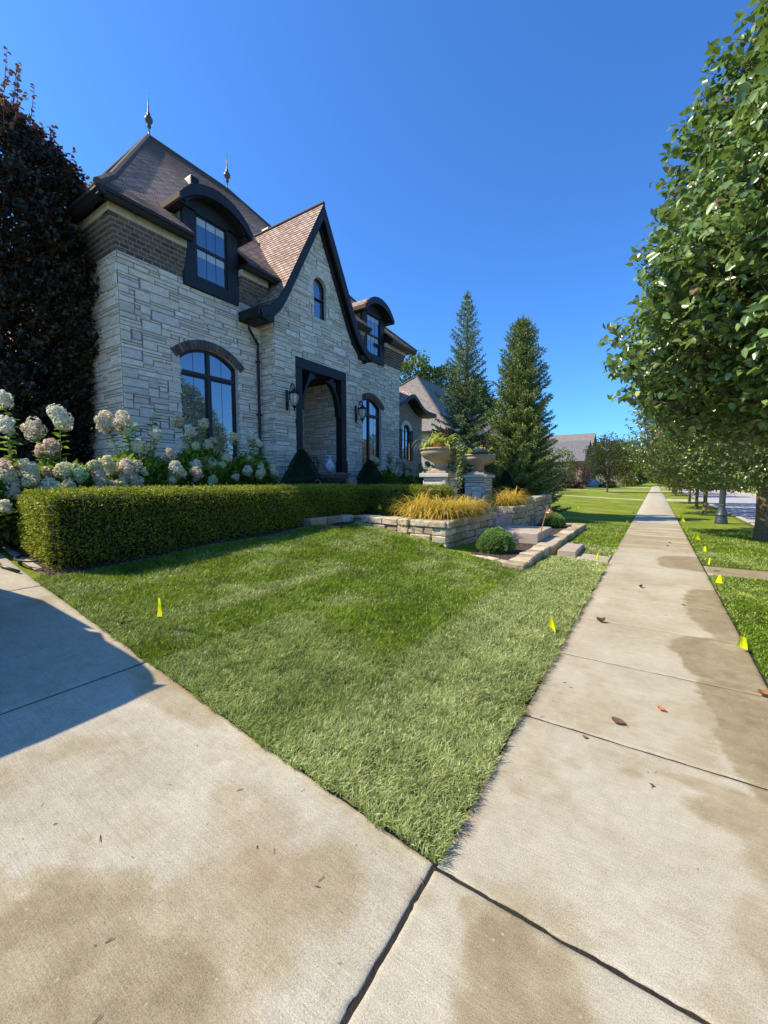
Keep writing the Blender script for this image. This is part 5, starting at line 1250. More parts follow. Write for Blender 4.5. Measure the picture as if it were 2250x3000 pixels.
# ------------------------------------------------------------------ retaining walls, steps, pillars, urns
def course_wall(segs, z0, z1, name, label, thick=.32, nc=None, capd=.03, seed=1, base=None, group='stone retaining walls', kinds='retaining wall'):
    """segs: list of (x0,y0,x1,y1) runs; the visible face is on the right-hand side of the run"""
    r = random.Random(seed); bl = Vector((segs[0][0], segs[0][1], z0)) ; root = None; mb = MB(); nc = nc or max(1, round((z1 - z0) / .15)); h = (z1 - z0) / nc
    for (xa, ya, xb, yb) in segs:
        Lg = math.hypot(xb - xa, yb - ya); ux, uy = (xb - xa) / Lg, (yb - ya) / Lg; nx, ny = uy, -ux
        for k in range(nc):
            u = 0 if k % 2 == 0 else -.2
            while u < Lg - .02:
                w_ = r.uniform(.26, .52); a, b = max(u, 0), min(u + w_, Lg)
                if Lg - b < .12: b = Lg
                if b - a > .05:
                    o = r.uniform(-.02, .028) + (capd if k == nc - 1 else 0)
                    lo = [(a + .004), -thick, z0 + k * h + .004]; hi = [(b - .004), o, z0 + (k + 1) * h - .004 + (r.uniform(-.006, .006) if k == nc - 1 else 0)]
                    t = MB(); t.bbox_bev(lo, hi, r.uniform(.012, .03), .014)
                    vs = [(xa + ux * p[0] + nx * p[1] - bl.x, ya + uy * p[0] + ny * p[1] - bl.y, p[2] - bl.z) for p in t.v]
                    mb.add(vs, t.f, r.random())
                u = b if b == Lg else u + w_
    o = mb.build(name, M['wallstone']); o.location = bl
    return tag(o, label, kinds, group)
course_wall([(-5.3, 7.52, -3.42, 7.45), (-3.42, 7.45, -3.36, 10.22)], .16, .78, 'retaining_wall', 'curved left retaining wall of tan limestone blocks holding the golden grass', nc=4, seed=4)
course_wall([(-6.05, 6.35, -5.95, 7.75), (-5.95, 7.75, -5.3, 7.52)], .46, .78, 'retaining_wall', 'low pale end of the stone wall fading into the lawn by the hedge', nc=2, seed=5)
course_wall([(-4.35, 11.34, -3.22, 11.34), (-3.22, 11.34, -3.15, 13.4)], .16, .86, 'retaining_wall', 'right retaining wall of tan blocks beyond the upper step', nc=4, seed=6)
course_wall([(-3.15, 13.4, -3.25, 16.4)], .10, 1.06, 'retaining_wall', 'taller far end of the right stone wall, below the dense spruce', nc=6, seed=7)
course_wall([(-1.80, 6.95, -1.80, 9.25), (-1.80, 9.25, -1.80, 11.2), (-1.80, 11.2, -1.80, 14.5)], -.02, .20, 'kerb_wall', 'low sandstone edging wall along the front of the mulch bed', thick=.34, nc=1, capd=0, seed=8, kinds='edging wall', group=None)
course_wall([(-3.35, 7.42, -1.95, 7.05)], .02, .185, 'kerb_wall', 'flush stone edging at the lawn end of the mulch bed', thick=.18, nc=1, capd=0, seed=9, kinds='edging wall', group=None)
course_wall([(-1.8, 14.5, -3.2, 14.6)], .02, .20, 'kerb_wall', 'stone edging closing the far end of the mulch bed', thick=.2, nc=1, capd=0, seed=10, kinds='edging wall', group=None)
def block(a, b, name, label, mat='stepstone', jit=.006, sub=8):
    a, b = np.array(a, float), np.array(b, float); t = MB(); t.bbox_bev(a - a, b - a, .02, jit); o = t.build(name, M[mat]); o.location = a; return tag(o, label, 'step', 'stone steps up to the pillars')
block((-1.66, 9.12, -.03), (-1.30, 10.32, .145), 'step_block', 'lowest grey stone step beside the edging wall')
block((-3.26, 9.50, .12), (-2.14, 10.95, .415), 'step_block', 'large flat middle step block with the copper path light leaning over it')
block((-4.2, 10.0, .3), (-3.24, 11.30, .665), 'step_block', 'upper stone step between the two retaining walls')
block((-5.2, 10.22, .5), (-4.2, 12.3, .80), 'step_block', 'shaded landing step between the two stone pillars', mat='stepstone')
def pillar(x0, y0, label, zt=1.77):
    w_ = .74; root = empty('stone_pillar', label, 'stone pillar', (x0, y0, .6), 'stone pillars carrying urns')
    mb = MB(); core = MB(); core.box((.05, .05, 0), (w_ - .05, w_ - .05, zt - .72))
    for fm in ((lambda u, v, d: (u, .05 - d, v - .6)), (lambda u, v, d: (w_ - .05 + d, u, v - .6)), (lambda u, v, d: (.05 - d, u, v - .6)), (lambda u, v, d: (u, w_ - .05 + d, v - .6))):
        stones(mb, fm, .05, w_ - .05, .6, zt - .10, lambda u: [(.6, zt - .10)], uw=.11, uh=.09, dep=.03, seed=int(x0 * 7 + y0 * 3) + len(mb.v), bev=.015)
    core.build('core', M['mortar'], root); mb.build('shaft', M['stone'], root)
    c = MB(); c.bbox_bev((-.04, -.04, zt - .70), (w_ + .04, w_ + .04, zt - .6), .012); c.build('cap', M['cap'], root)
    return (x0 + w_ / 2, y0 + w_ / 2, zt)
pL = pillar(-5.08, 9.45, 'left stone pillar with a pale cap behind the hedge end'); pR = pillar(-5.20, 12.55, 'right stone pillar, more of its coursed stone showing, before the spruces')
def urn(p, label):
    root = empty('stone_urn', label, 'urn planter', p, 'wide stone urns on the pillars')
    b = MB(); b.bbox_bev((-.28, -.28, 0), (.28, .28, .06), .01); b.build('plinth', M['urn'], root)
    s = MB(); s.lathe([(.27, .06), (.25, .085), (.20, .12), (.165, .16), (.16, .24), (.19, .29), (.22, .31)], (0, 0, 0), 32); s.build('pedestal', M['urn'], root, True)
    w_ = MB(); w_.lathe([(.20, .30), (.33, .335), (.44, .40), (.505, .49), (.525, .545), (.515, .56), (.50, .57), (.50, .59), (.54, .60), (.545, .635), (.52, .65), (.47, .65), (.46, .60), (.0, .59)], (0, 0, 0), 48); w_.build('bowl', M['urn'], root, True)
    so = MB(); so.lathe([(.46, .61), (.3, .635), (.0, .64)], (0, 0, 0), 20); so.build('potting_soil', M['mulch'], root)
    return root
urn(pL, 'left stone urn, nearer, with arching lime grass'); urn(pR, 'right stone urn, farther, with a blue kale rosette')
def strap_plant(name, label, cat, p, n, L, W, mat, spread=1.0, up=1.0, droop=1.2, seg=5, r0=.05, group=None, rnd=None):
    """arching strap leaves or grass blades from a crown"""
    root_p = np.array(p, float); a = rng.random(n) * 2 * PI; el = np.clip(rng.normal(.95 * up, .28, n), .15, 1.5); Ls = L * (.55 + .6 * rng.random(n)); rr = r0 * np.sqrt(rng.random(n)); a0 = rng.random(n) * 2 * PI
    pts = [np.stack([rr * np.cos(a0), rr * np.sin(a0), 0 * a], 1)]; ang = el.copy()
    for k in range(seg):
        d = np.stack([np.cos(a) * np.cos(ang) * spread, np.sin(a) * np.cos(ang) * spread, np.sin(ang)], 1); pts.append(pts[-1] + d * (Ls / seg)[:, None]); ang = ang - droop * (k + 1) / seg * (.6 + .8 * rng.random(n)) * .6
    s = np.stack([-np.sin(a), np.cos(a), 0 * a], 1); rows = []
    for k, q in enumerate(pts):
        wk = W * (.7 + .3 * math.sin(PI * min(1, k / seg * 1.2))) * (1 - (k / seg) ** 3 * .92) * .5; rows += [q - s * wk, q + s * wk]
    V = np.stack(rows, 1).reshape(-1, 3); m_ = 2 * (seg + 1); b = np.arange(n)[:, None] * m_
    F = [np.concatenate([b + [2 * k, 2 * k + 1, 2 * k + 3, 2 * k + 2] for k in range(seg)])]
    rn = rng.random(n) if rnd is None else rnd(n); o = link(name, np_mesh(name, V, F, M[mat], dict(rnd=np.repeat(rn, m_)))); o.location = p
    return tag(o, label, cat, group) if label else o
strap_plant('lime_grass', 'arching lime strap leaves in the left urn', 'ornamental grass', (pL[0], pL[1], pL[2] + .62), 110, .75, .05, 'lime', up=1.1, droop=1.3, seg=7, r0=.24)
strap_plant('lime_grass', 'short lime leaves at the back of the right urn', 'ornamental grass', (pR[0] - .1, pR[1] + .1, pR[2] + .62), 90, .50, .055, 'lime', up=1.05, droop=1.3, seg=6, r0=.28)
def small_foliage(name, label, cat, p, n, r, mat, L=.06, W=.045, up=.5, group=None):
    v = rand_unit(n); v[:, 2] = np.abs(v[:, 2]); P = v * r * (.5 + .5 * rng.random((n, 1))); d = v + rand_unit(n) * .5 + [0, 0, up]
    o = leaf_obj(name, leaves(P, d, rand_unit(n) * .5 + v, L * (.7 + .6 * rng.random(n)), W, .2), M[mat]); o.location = p; return tag(o, label, cat, group)
small_foliage('ivy_plant', 'dusty green leafy plant at the left lip of the left urn', 'potted plant', (pL[0] - .22, pL[1] - .22, pL[2] + .62), 120, np.array([.2, .2, .16]), 'ivy')
small_foliage('orange_plant', 'orange leaved plant at the rim of the left urn', 'potted plant', (pL[0] + .12, pL[1] - .34, pL[2] + .62), 60, np.array([.13, .1, .13]), 'orange', .10, .045)
small_foliage('orange_plant', 'yellow and orange plant spilling at the near side of the right urn', 'potted plant', (pR[0] - .30, pR[1] - .30, pR[2] + .60), 70, np.array([.14, .14, .13]), 'lime', .09, .05)
def kale(p, label, R0=.24):
    root = empty('ornamental_kale', label, 'ornamental kale', p); P, D, N, S = [], [], [], []
    for ring, (cnt, rad, el) in enumerate(((5, .03, 1.25), (7, .07, .95), (9, .12, .62), (11, .16, .30))):
        for k in range(cnt):
            a = 2 * PI * (k + .5 * ring) / cnt; P.append((rad * .5 * math.cos(a), rad * .5 * math.sin(a), .03 + .02 * (3 - ring))); D.append((math.cos(a) * math.cos(el), math.sin(a) * math.cos(el), math.sin(el))); N.append((-math.cos(a) * math.sin(el), -math.sin(a) * math.sin(el), math.cos(el))); S.append(R0 * (.45 + .2 * ring))
    leaf_obj('leaves', leaves(np.array(P), np.array(D), np.array(N), np.array(S), np.array(S) * .85, -.22), M['kale'], root)
kale((pR[0] + .12, pR[1] - .30, pR[2] + .64), 'blue grey kale rosette at the front of the right urn', .30)
kale((pL[0] + .42, pL[1] + .05, pL[2] + .64), 'blue grey kale rosette at the right lip of the left urn', .20)
def spikes(p, pts, label):
    root = empty('millet_plant', label, 'millet plant', p)
    for dx, dy, h, lean in pts:
        m_ = MB(); m_.tube([(dx, dy, 0), (dx + lean * .3, dy, h * .55)], .006, 5); o = m_.build('stalk', M['redspike'], root)
        s = MB(); s.tube([(dx + lean * .3, dy, h * .5), (dx + lean * .5, dy, h * .7), (dx + lean, dy, h)], [.016, .024, .010], 8); s.build('seed_head', M['redspike'], root)
spikes((pL[0] - .02, pL[1] + .05, pL[2] + .63), [(0, 0, .62, -.02), (.10, .05, .60, .02), (-.06, .1, .5, -.05), (.16, 0, .50, .05)], 'tall burgundy millet spikes in the left urn')
spikes((pR[0] + .0, pR[1] + .05, pR[2] + .63), [(-.1, 0, .42, 0), (.02, .05, .55, .0), (.14, .1, .60, .14), (.2, 0, .45, .1)], 'burgundy millet spikes in the right urn, one bent over')
def vine(name, label, p0, n_str, L, seed, spread=.25, out=(.12, -.08)):
    r = random.Random(seed); root = empty(name, label, 'trailing vine', p0); st = MB(); P, D, N = [], [], []
    for k in range(n_str):
        x, y = r.uniform(-spread, spread) * .6, r.uniform(-spread, spread) * .6; ll = L * r.uniform(.5, 1.1); pts = []; q = Vector((x, y, .02)); d = Vector((out[0] * r.uniform(.6, 1.8), out[1] * r.uniform(.6, 1.8), .05))
        m_ = 16
        for i in range(m_ + 1):
            pts.append(q.copy()); q = q + d * .5 + Vector((r.uniform(-.012, .012), r.uniform(-.012, .012), 0)) ; d = d * .55 + Vector((0, 0, -ll / m_ * 1.1 * min(1, .3 + i * .3))) * .9
            for _ in range(3): P.append(pts[-1] + Vector((r.uniform(-.02, .02),) * 3)); D.append((r.uniform(-1, 1), r.uniform(-1, 1), r.uniform(-.7, .1))); N.append((r.uniform(-.5, 1), r.uniform(-1, .3), r.uniform(.2, 1)))
        st.tube(pts, .004, 4)
    st.build('stems', M['stem'], root); n = len(P); leaf_obj('foliage', leaves(np.array([list(q) for q in P]), np.array(D), np.array(N), .045 + .025 * rng.random(n), .035 + .02 * rng.random(n), .15), M['ivy'], root)
vine('trailing_vine', 'long pale vine hanging from the left urn down over the golden grass', (pL[0] + .46, pL[1] - .14, pL[2] + .62), 20, 1.25, 3)
vine('trailing_vine', 'shorter pale vine hanging from the near side of the right urn', (pR[0] - .38, pR[1] - .30, pR[2] + .62), 9, .55, 5, .16, (-.1, -.1))
def gold(x, y, z, label, L=.52, n=620): return strap_plant('golden_grass_clump', label, 'ornamental grass', (x, y, z), int(n * 1.15), L * 1.68, .017, 'goldgrass', up=1.08, droop=1.3, seg=6, r0=.2, group='golden fountain grass clumps', rnd=lambda m_: np.clip(rng.normal(.50, .26, m_), 0, 1))
gold(-4.35, 8.05, .70, 'golden grass clump at the hedge corner, left end of the stone wall'); gold(-3.85, 8.15, .70, 'golden grass clump at the outer corner of the left retaining wall', .5); gold(-3.75, 8.85, .70, 'golden grass clump in the middle of the left retaining wall', .5); gold(-3.75, 9.5, .70, 'golden grass clump under the long hanging vine', .48)
gold(-3.7, 11.75, .78, 'golden grass clump at the near end of the right retaining wall', .5, 420); gold(-3.6, 12.6, .80, 'golden grass clump at the far end of the right retaining wall', .5, 480)
small_foliage('lime_groundcover', 'lime trailing plant over the corner of the right retaining wall', 'potted plant', (-3.95, 11.55, .84), 160, np.array([.24, .2, .14]), 'lime')

# copper path lights
def path_light(x, y, z, h, lean, label, head=1.0):
    root = empty('path_light', label, 'path light', (x, y, z), 'copper path lights'); e = Vector((lean * h, lean * h * .3, h)); m_ = MB()
    m_.tube([(0, 0, -.02), tuple(e)], .013, 8); m_.build('stake', M['copper'], root)
    hd = MB(); c = e * .87; c += Vector((.07, 0, -.02)) * head
    hd.lathe([(.0, .07), (.02, .065), (.03, .05), (.095, .0), (.10, -.012), (.06, -.008), (.0, -.005)], tuple(c), 12); hd.lathe([(.03, -.06), (.045, -.03), (.045, -.012)], tuple(c), 10); hd.tube([tuple(e * .83), tuple(c + Vector((0, 0, -.05)))], .007, 5); hd.build('lamp_head', M['copper'], root)
    b = MB(); b.lathe([(.05, -.01), (.05, .01), (.02, .02)], (0, 0, 0), 10); b.build('base_plate', M['iron'], root)
path_light(-2.22, 9.86, .19, .80, .22, 'leaning copper path light beside the middle step block')
root = empty('path_light', 'arched copper path light behind the hedge, before the porch', 'path light', (-8.55, 9.15, 1.05), 'copper path lights')
m_ = MB(); m_.tube([(0, 0, 0), (0, 0, .42), (.03, .02, .52), (.10, .05, .56), (.17, .08, .52), (.18, .09, .45)], .011, 8); m_.build('stake', M['copper'], root)
m_ = MB(); m_.lathe([(.0, .05), (.03, .04), (.10, -.02), (.105, -.03), (.0, -.03)], (.18, .09, .42), 14); m_.build('lamp_head', M['copper'], root)
# porch ornaments
root = empty('wire_sphere', 'black iron wire sphere ornament on the porch', 'garden ornament', (-10.35, 11.0, 1.89)); m_ = MB(); Rr = .27
for k in range(6):
    a = PI * k / 6; m_.tube([(Rr * math.cos(t) * math.cos(a), Rr * math.cos(t) * math.sin(a), Rr + Rr * math.sin(t)) for t in np.linspace(0, 2 * PI, 28)], .007, 5, cap=False)
m_.tube([(Rr * .95 * math.cos(t), Rr * .95 * math.sin(t), Rr * 1.25 ) for t in np.linspace(0, 2 * PI, 28)], .007, 5, cap=False); m_.build('hoops', M['iron'], root)
root = empty('ceramic_bird', 'blue and white glazed bird figure with spread feet on the porch floor', 'garden ornament', (-10.2, 11.75, 1.89))
m_ = MB(); m_.lathe([(.02, 0), (.14, .02), (.20, .10), (.20, .22), (.15, .34), (.09, .44), (.055, .54), (.05, .60), (.02, .63)], (0, 0, 0), 18); m_.build('body', M['ceramic'], root, True)
m_ = MB()
for sg in (-1, 1):
    m_.tube([(.0, sg * .02, .56), (.02, sg * .10, .62), (.02, sg * .20, .60), (.03, sg * .25, .56)], [.03, .022, .018, .008], 8); m_.tube([(0, sg * .12, .34), (.05, sg * .20, .2), (.05, sg * .15, .05)], [.03, .05, .03], 8)
m_.build('wings', M['ceramic'], root, True)

# ------------------------------------------------------------------ trees
def branch_tube(mb, a, b, r0, r1, sag=0, n=5, seg=4):
    a, b = Vector(a), Vector(b); pts = [a.lerp(b, t / seg) + Vector((0, 0, sag * math.sin(PI * t / seg))) for t in range(seg + 1)]; mb.tube(pts, [r0 + (r1 - r0) * t / seg for t in range(seg + 1)], n)
def crown_mesh(prof, zc0, ntwig, nper, L, W, seed=1, twig_len=.45, center=(0, 0), inner=.35, noise_amp=.18, hang=.35, squash=None, keep=None, clump=1.0):
    """leaves set along outward twigs filling a crown of radius prof(z)"""
    r = np.random.default_rng(seed); zs = np.array([p[0] for p in prof]); rs = np.array([p[1] for p in prof]); z = r.uniform(zs[0], zs[-1], ntwig * 3); rad = np.interp(z, zs, rs)
    k = r.random(len(z)) < (rad / rs.max()) ** 1.0; z, rad = z[k][:ntwig], rad[k][:ntwig]; n = len(z); a = r.random(n) * 2 * PI
    lump = 1 + noise_amp * (2 * vnoise(np.cos(a) * 2 + 5, np.sin(a) * 2 + z * .9, 1.0, seed + 5, 3) - 1) * 1.6
    f = np.where(r.random(n) < inner, r.uniform(.35, .85, n), r.uniform(.85, 1.0, n)) * lump; tipf = f
    T = np.stack([center[0] + rad * f * np.cos(a), center[1] + rad * f * np.sin(a), z + r.normal(0, .05, n)], 1)
    cz = (zs[0] + (zs[-1] - zs[0]) * .35); axis_z = np.clip(z - .5 * rad, zs[0] - .1, None); O = np.stack([np.full(n, center[0]), np.full(n, center[1]), axis_z], 1)
    dr = T - O; dr /= np.linalg.norm(dr, axis=1, keepdims=True); dr += r.normal(0, .28, (n, 3)); dr /= np.linalg.norm(dr, axis=1, keepdims=True); tl = twig_len * r.uniform(.6, 1.3, n)
    T = T + dr * (tl * .25)[:, None]
    if keep is not None: m_ = keep(T); T, dr, tl = T[m_], dr[m_], tl[m_]; n = len(T)
    t = np.tile(np.linspace(0, 1, nper), n); B = np.repeat(T, nper, 0) - np.repeat(dr, nper, 0) * (np.repeat(tl, nper) * t)[:, None]; B += r.normal(0, .012, B.shape)
    side = rand_unit(len(B)); D = np.repeat(dr, nper, 0) * .55 + side * .8 + [0, 0, -hang]; N = rand_unit(len(B)) * .7 + [0, 0, .5] + np.repeat(dr, nper, 0) * .8
    m_ = len(B); cl = vnoise(B[:, 0] * 1.0 + B[:, 2] * .7, B[:, 1] + B[:, 2] * .6, 1.6, seed + 9, 2); rn = np.clip(.12 + .55 * cl + r.normal(0, .22, m_), 0, .955); rn[r.random(m_) < .012] = 1
    V, F, A = leaves(B, D, N, L * r.uniform(.65, 1.25, m_), W * r.uniform(.7, 1.2, m_), .18, 'leaf' if L > .06 else 'diamond', rnd=rn)
    # twigs as thin three-sided rods
    s = np.cross(dr, [0, 0, 1.]); s /= (np.linalg.norm(s, axis=1, keepdims=True) + 1e-6); u = np.cross(s, dr); b0 = T - dr * (tl * 1.25)[:, None]; w_ = .0035 + .0 * tl[:, None]
    Vt = np.stack([b0 + s * w_ * 1.6, b0 - s * w_ * .8 + u * w_ * 1.4, b0 - s * w_ * .8 - u * w_ * 1.4, T + s * w_ * .6, T - s * w_ * .3 + u * w_ * .5, T - s * w_ * .3 - u * w_ * .5], 1).reshape(-1, 3); q = np.arange(n)[:, None] * 6
    Ft = [np.concatenate([q + [0, 1, 4, 3], q + [1, 2, 5, 4], q + [2, 0, 3, 5]])]
    return (V, F, A), (Vt, Ft, dict(rnd=np.repeat(r.random(n), 6)))
def tree_parts(root, prof, args, leafmat, trunk, bark='bark', limbs=9, r0=.13, seed=1, **kw):
    cr, tw = crown_mesh(prof, 0, *args, seed=seed, **kw); leaf_obj('crown', cr, M[leafmat], root); leaf_obj('twigs', tw, M['twig'], root)
    mb = MB(); rr = random.Random(seed); fork = trunk; top = prof[-1][0]; mb.tube([(0, 0, -.1), (.0, .0, .1), (.01, .02, fork * .5), (.0, .0, fork)], [r0 * 1.35, r0 * 1.05, r0 * .95, r0], 10)
    for k in range(limbs):
        a = 2 * PI * k / limbs + rr.uniform(-.3, .3); z = prof[0][0] + (top - prof[0][0]) * rr.uniform(.25, .9); pr = np.interp(z, [p[0] for p in prof], [p[1] for p in prof]) * .75
        mb.tube([(0, 0, fork - .12), (pr * .25 * math.cos(a), pr * .25 * math.sin(a), fork + (z - fork) * .3), (pr * .7 * math.cos(a), pr * .7 * math.sin(a), fork + (z - fork) * .75), (pr * math.cos(a), pr * math.sin(a), z)], [r0 * .62, r0 * .42, r0 * .22, r0 * .08], 6)
    mb.tube([(0, 0, fork - .1), (.02, 0, (fork + top) / 2), (0, .02, top - .4)], [r0 * .8, r0 * .5, r0 * .1], 7); mb.build('trunk', M[bark], root)
def copy_thing(o, loc, rz, sc, label):
    c = o.copy(); C.objects.link(c); c.location = loc; c.rotation_euler = (0, 0, rz); c.scale = (sc, sc, sc); c['label'] = label
    for ch in list(o.children):
        d = ch.copy(); C.objects.link(d); d.parent = c
    return c
# nearest verge tree, its crown hanging over the walk; trunk just outside the photograph
near = empty('street_tree', 'large glossy green pear tree crown filling the right edge, nearest the camera', 'tree', (2.3, 6.3, 0), 'trees along the verge')
tree_parts(near, [(2.1, 1.6), (2.4, 2.35), (3.0, 2.66), (3.9, 2.6), (4.7, 2.36), (5.4, 2.15), (6.1, 1.75), (6.8, 1.3), (7.3, .8), (7.7, .3)], (10500, 12, .092, .070), 'leaf_pear', 2.1, 'bark', 10, .15, 11, twig_len=.5, inner=.45, noise_amp=.16)
second = empty('street_tree', 'dark spreading pear tree with mossy trunk at the right edge, behind the nearest crown', 'tree', (2.42, 14.6, 0), 'trees along the verge')
tree_parts(second, [(1.40, 1.4), (1.75, 2.4), (2.5, 2.85), (3.6, 2.95), (4.8, 2.6), (6.0, 2.0), (7.2, 1.0), (7.8, .2)], (5200, 10, .085, .062), 'leaf_pear', 1.25, 'bark_moss', 9, .17, 12, twig_len=.5, inner=.4)
small = empty('street_tree', 'small verge tree just beyond the lamp post, with the third trunk from the right', 'tree', (1.98, 24.5, 0), 'trees along the verge')
tree_parts(small, [(1.2, 1.2), (1.5, 1.9), (2.2, 2.4), (3.2, 2.5), (4.2, 2.2), (5.4, 1.5), (6.3, .4)], (1500, 8, .12, .09), 'leaf_small', 1.2, 'bark_moss', 8, .085, 13, twig_len=.5)
for k, (x, y, lab) in enumerate([(1.99, 29.2, 'small verge tree, second beyond the lamp post'), (2.0, 35.3, 'small verge tree before the first path crossing the verge'), (1.77, 51.7, 'verge tree midway down the row, past the path crossing'), (1.83, 58.4, 'verge tree behind the midway one'), (1.85, 65, 'verge tree third past the path crossing'), (1.9, 81.5, 'distant verge tree near the end of the walk'), (2.0, 104, 'farthest small verge tree at the end of the walk')]):
    copy_thing(small, (x, y, 0), 1.3 * k + .7, .95 + .05 * (k % 3), lab)
for k, (x, y, lab) in enumerate([(11.2, 62, 'tree across the street, nearest and tallest of the far side'), (11.82, 80, 'tree across the street beside the far mailbox'), (11.95, 91, 'slim tree across the street left of the mailbox'), (14, 118, 'far tree across the street by the bend'), (18.2, 146, 'farthest tree across the street')]):
    copy_thing(small, (x, y, 0), 2.1 * k + .2, 1.2, lab)
# copper-dark columnar tree at the left edge
col_tree = empty('columnar_tree', 'tall dark purple leaved columnar tree at the left edge, before the house corner', 'tree', (-14.2, 3.65, 1.25))
tree_parts(col_tree, [(.05, 1.5), (.8, 2.05), (2.0, 2.22), (5.1, 2.55), (6.8, 2.48), (8.0, 2.15), (8.6, 1.75), (9.1, 1.2), (9.5, .6), (9.75, .1)], (9000, 12, .115, .082), 'leaf_purple', .8, 'bark', 12, .12, 14, twig_len=.42, inner=.4, noise_amp=.10, hang=.2)
rr = random.Random(5); sh, shl = MB(), [[], [], []]
for k in range(34):   # young shoots above the clipped outline
    a = rr.uniform(-1.9, 1.5); z = rr.uniform(7.2, 9.9); pr = float(np.interp(z, [5.1, 6.8, 8.1, 8.7, 9.2, 9.7, 10.1], [2.3, 2.2, 1.9, 1.5, 1.15, .7, .2])) * .95; b = Vector((pr * math.cos(a), pr * math.sin(a), z)); e = b + Vector((math.cos(a) * rr.uniform(.05, .3), math.sin(a) * rr.uniform(.05, .3), rr.uniform(.45, .95)))
    sh.tube([b, b.lerp(e, .5), e], [.008, .006, .003], 4)
    for t in np.linspace(.15, 1, 11): q = b.lerp(e, t); an = rr.uniform(0, 6.3); shl[0].append(tuple(q)); shl[1].append((math.cos(an), math.sin(an), rr.uniform(-.2, .6))); shl[2].append((rr.uniform(-1, 1), rr.uniform(-1, 1), 1))
sh.build('shoots', M['twig'], col_tree); n = len(shl[0]); leaf_obj('shoot_leaves', leaves(np.array(shl[0]), np.array(shl[1]), np.array(shl[2]), .10, .075, .2, rnd=.7 + .3 * rng.random(n)), M['leaf_purple'], col_tree)
# spruces
def spruce(name, label, loc, h, rbase, whorls, per, seed, mat, tip_open=True, z0=.35, dens=1.0, power=.85):
    r = np.random.default_rng(seed); root = empty(name, label, 'spruce tree', loc, 'spruces by the pillars'); tb = MB(); tb.tube([(0, 0, -.1), (0, 0, h * .5), (.02, 0, h * .85), (.02, .01, h)], [.16, .09, .035, .008], 8)
    P, D, N, Ls = [], [], [], []
    for k in range(whorls):
        f = k / (whorls - 1); z = z0 + (h - z0 - .35) * f ** .93; R_ = (rbase * (1 - f) ** power + .10) * r.uniform(.85, 1.12); nb = max(4, int(per * (1 - f * .5)))
        for b in range(nb):
            a = 2 * PI * (b + r.uniform(-.35, .35)) / nb + k * .7; L = R_ * r.uniform(.80, 1.12); up = .10 + .65 * f + r.uniform(-.1, .1); m_ = max(4, int(L / .10))
            prev = np.array([0, 0, z]); ca, sa = math.cos(a), math.sin(a); pts = []
            for i in range(m_ + 1):
                t = i / m_; pts.append(np.array([ca * L * t, sa * L * t, z + L * (up * t + (-.28 * (1 - f)) * t + .30 * t * t * (1 - .3 * f))]))
            tb.tube([tuple(p) for p in pts[::max(1, m_ // 4)]] + [tuple(pts[-1])], .006 + .012 * (1 - f), 4)
            for i in range(1, m_ + 1):
                t = i / m_; p = pts[i]; d0 = pts[i] - pts[i - 1]; d0 /= np.linalg.norm(d0); sd = np.array([-sa, ca, 0])
                tw = (.30 * L ** .6) * (1.05 - t * .75) * r.uniform(.7, 1.2) + .07
                for sg in (-1, 1, 0):
                    if sg == 0 and i < m_: 
                        if r.random() > .5: continue
                        dd = d0 + np.array([0, 0, .8]); ll = tw * .35
                    elif sg == 0: dd = d0; ll = .16
                    else: dd = sd * sg * .9 + d0 * .8 + np.array([0, 0, r.uniform(-.35, .1)]); ll = tw
                    dd = dd / np.linalg.norm(dd); ns = max(2, int(ll / .035 * dens))
                    for j in range(ns):
                        q = p + dd * ll * (j + .5) / ns
                        for _ in range(3):
                            nd = dd * .75 + r.normal(0, .62, 3); P.append(q); D.append(nd); N.append(r.normal(0, 1, 3)); Ls.append(.055)
    for k in range(10):
        z = h - .30 + .3 * k / 10
        for _ in range(4): a = r.uniform(0, 6.3); P.append((0, 0, z)); D.append((math.cos(a) * .6, math.sin(a) * .6, .8)); N.append(r.normal(0, 1, 3)); Ls.append(.05)
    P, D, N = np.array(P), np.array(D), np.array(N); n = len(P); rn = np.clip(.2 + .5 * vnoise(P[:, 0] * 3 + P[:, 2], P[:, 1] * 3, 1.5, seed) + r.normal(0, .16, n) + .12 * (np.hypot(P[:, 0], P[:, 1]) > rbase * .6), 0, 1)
    leaf_obj('needles', leaves(P, D, N, (.085 * r.uniform(.7, 1.2, n)), .030, .0, 'diamond', rnd=rn), M[mat], root); tb.build('trunk', M['bark'], root); return root
spruce('spruce_tree', 'open tapering spruce behind the left urn, its bare leader the tallest point', (-7.15, 17.4, .45), 9.3, 1.85, 34, 8, 3, 'needle_blue', power=1.0)
spruce('spruce_tree', 'dense broad spruce right of the urns, dark to the ground', (-4.75, 17.3, .2), 8.0, 1.42, 46, 13, 4, 'needle', z0=.2, power=.62, dens=1.1)

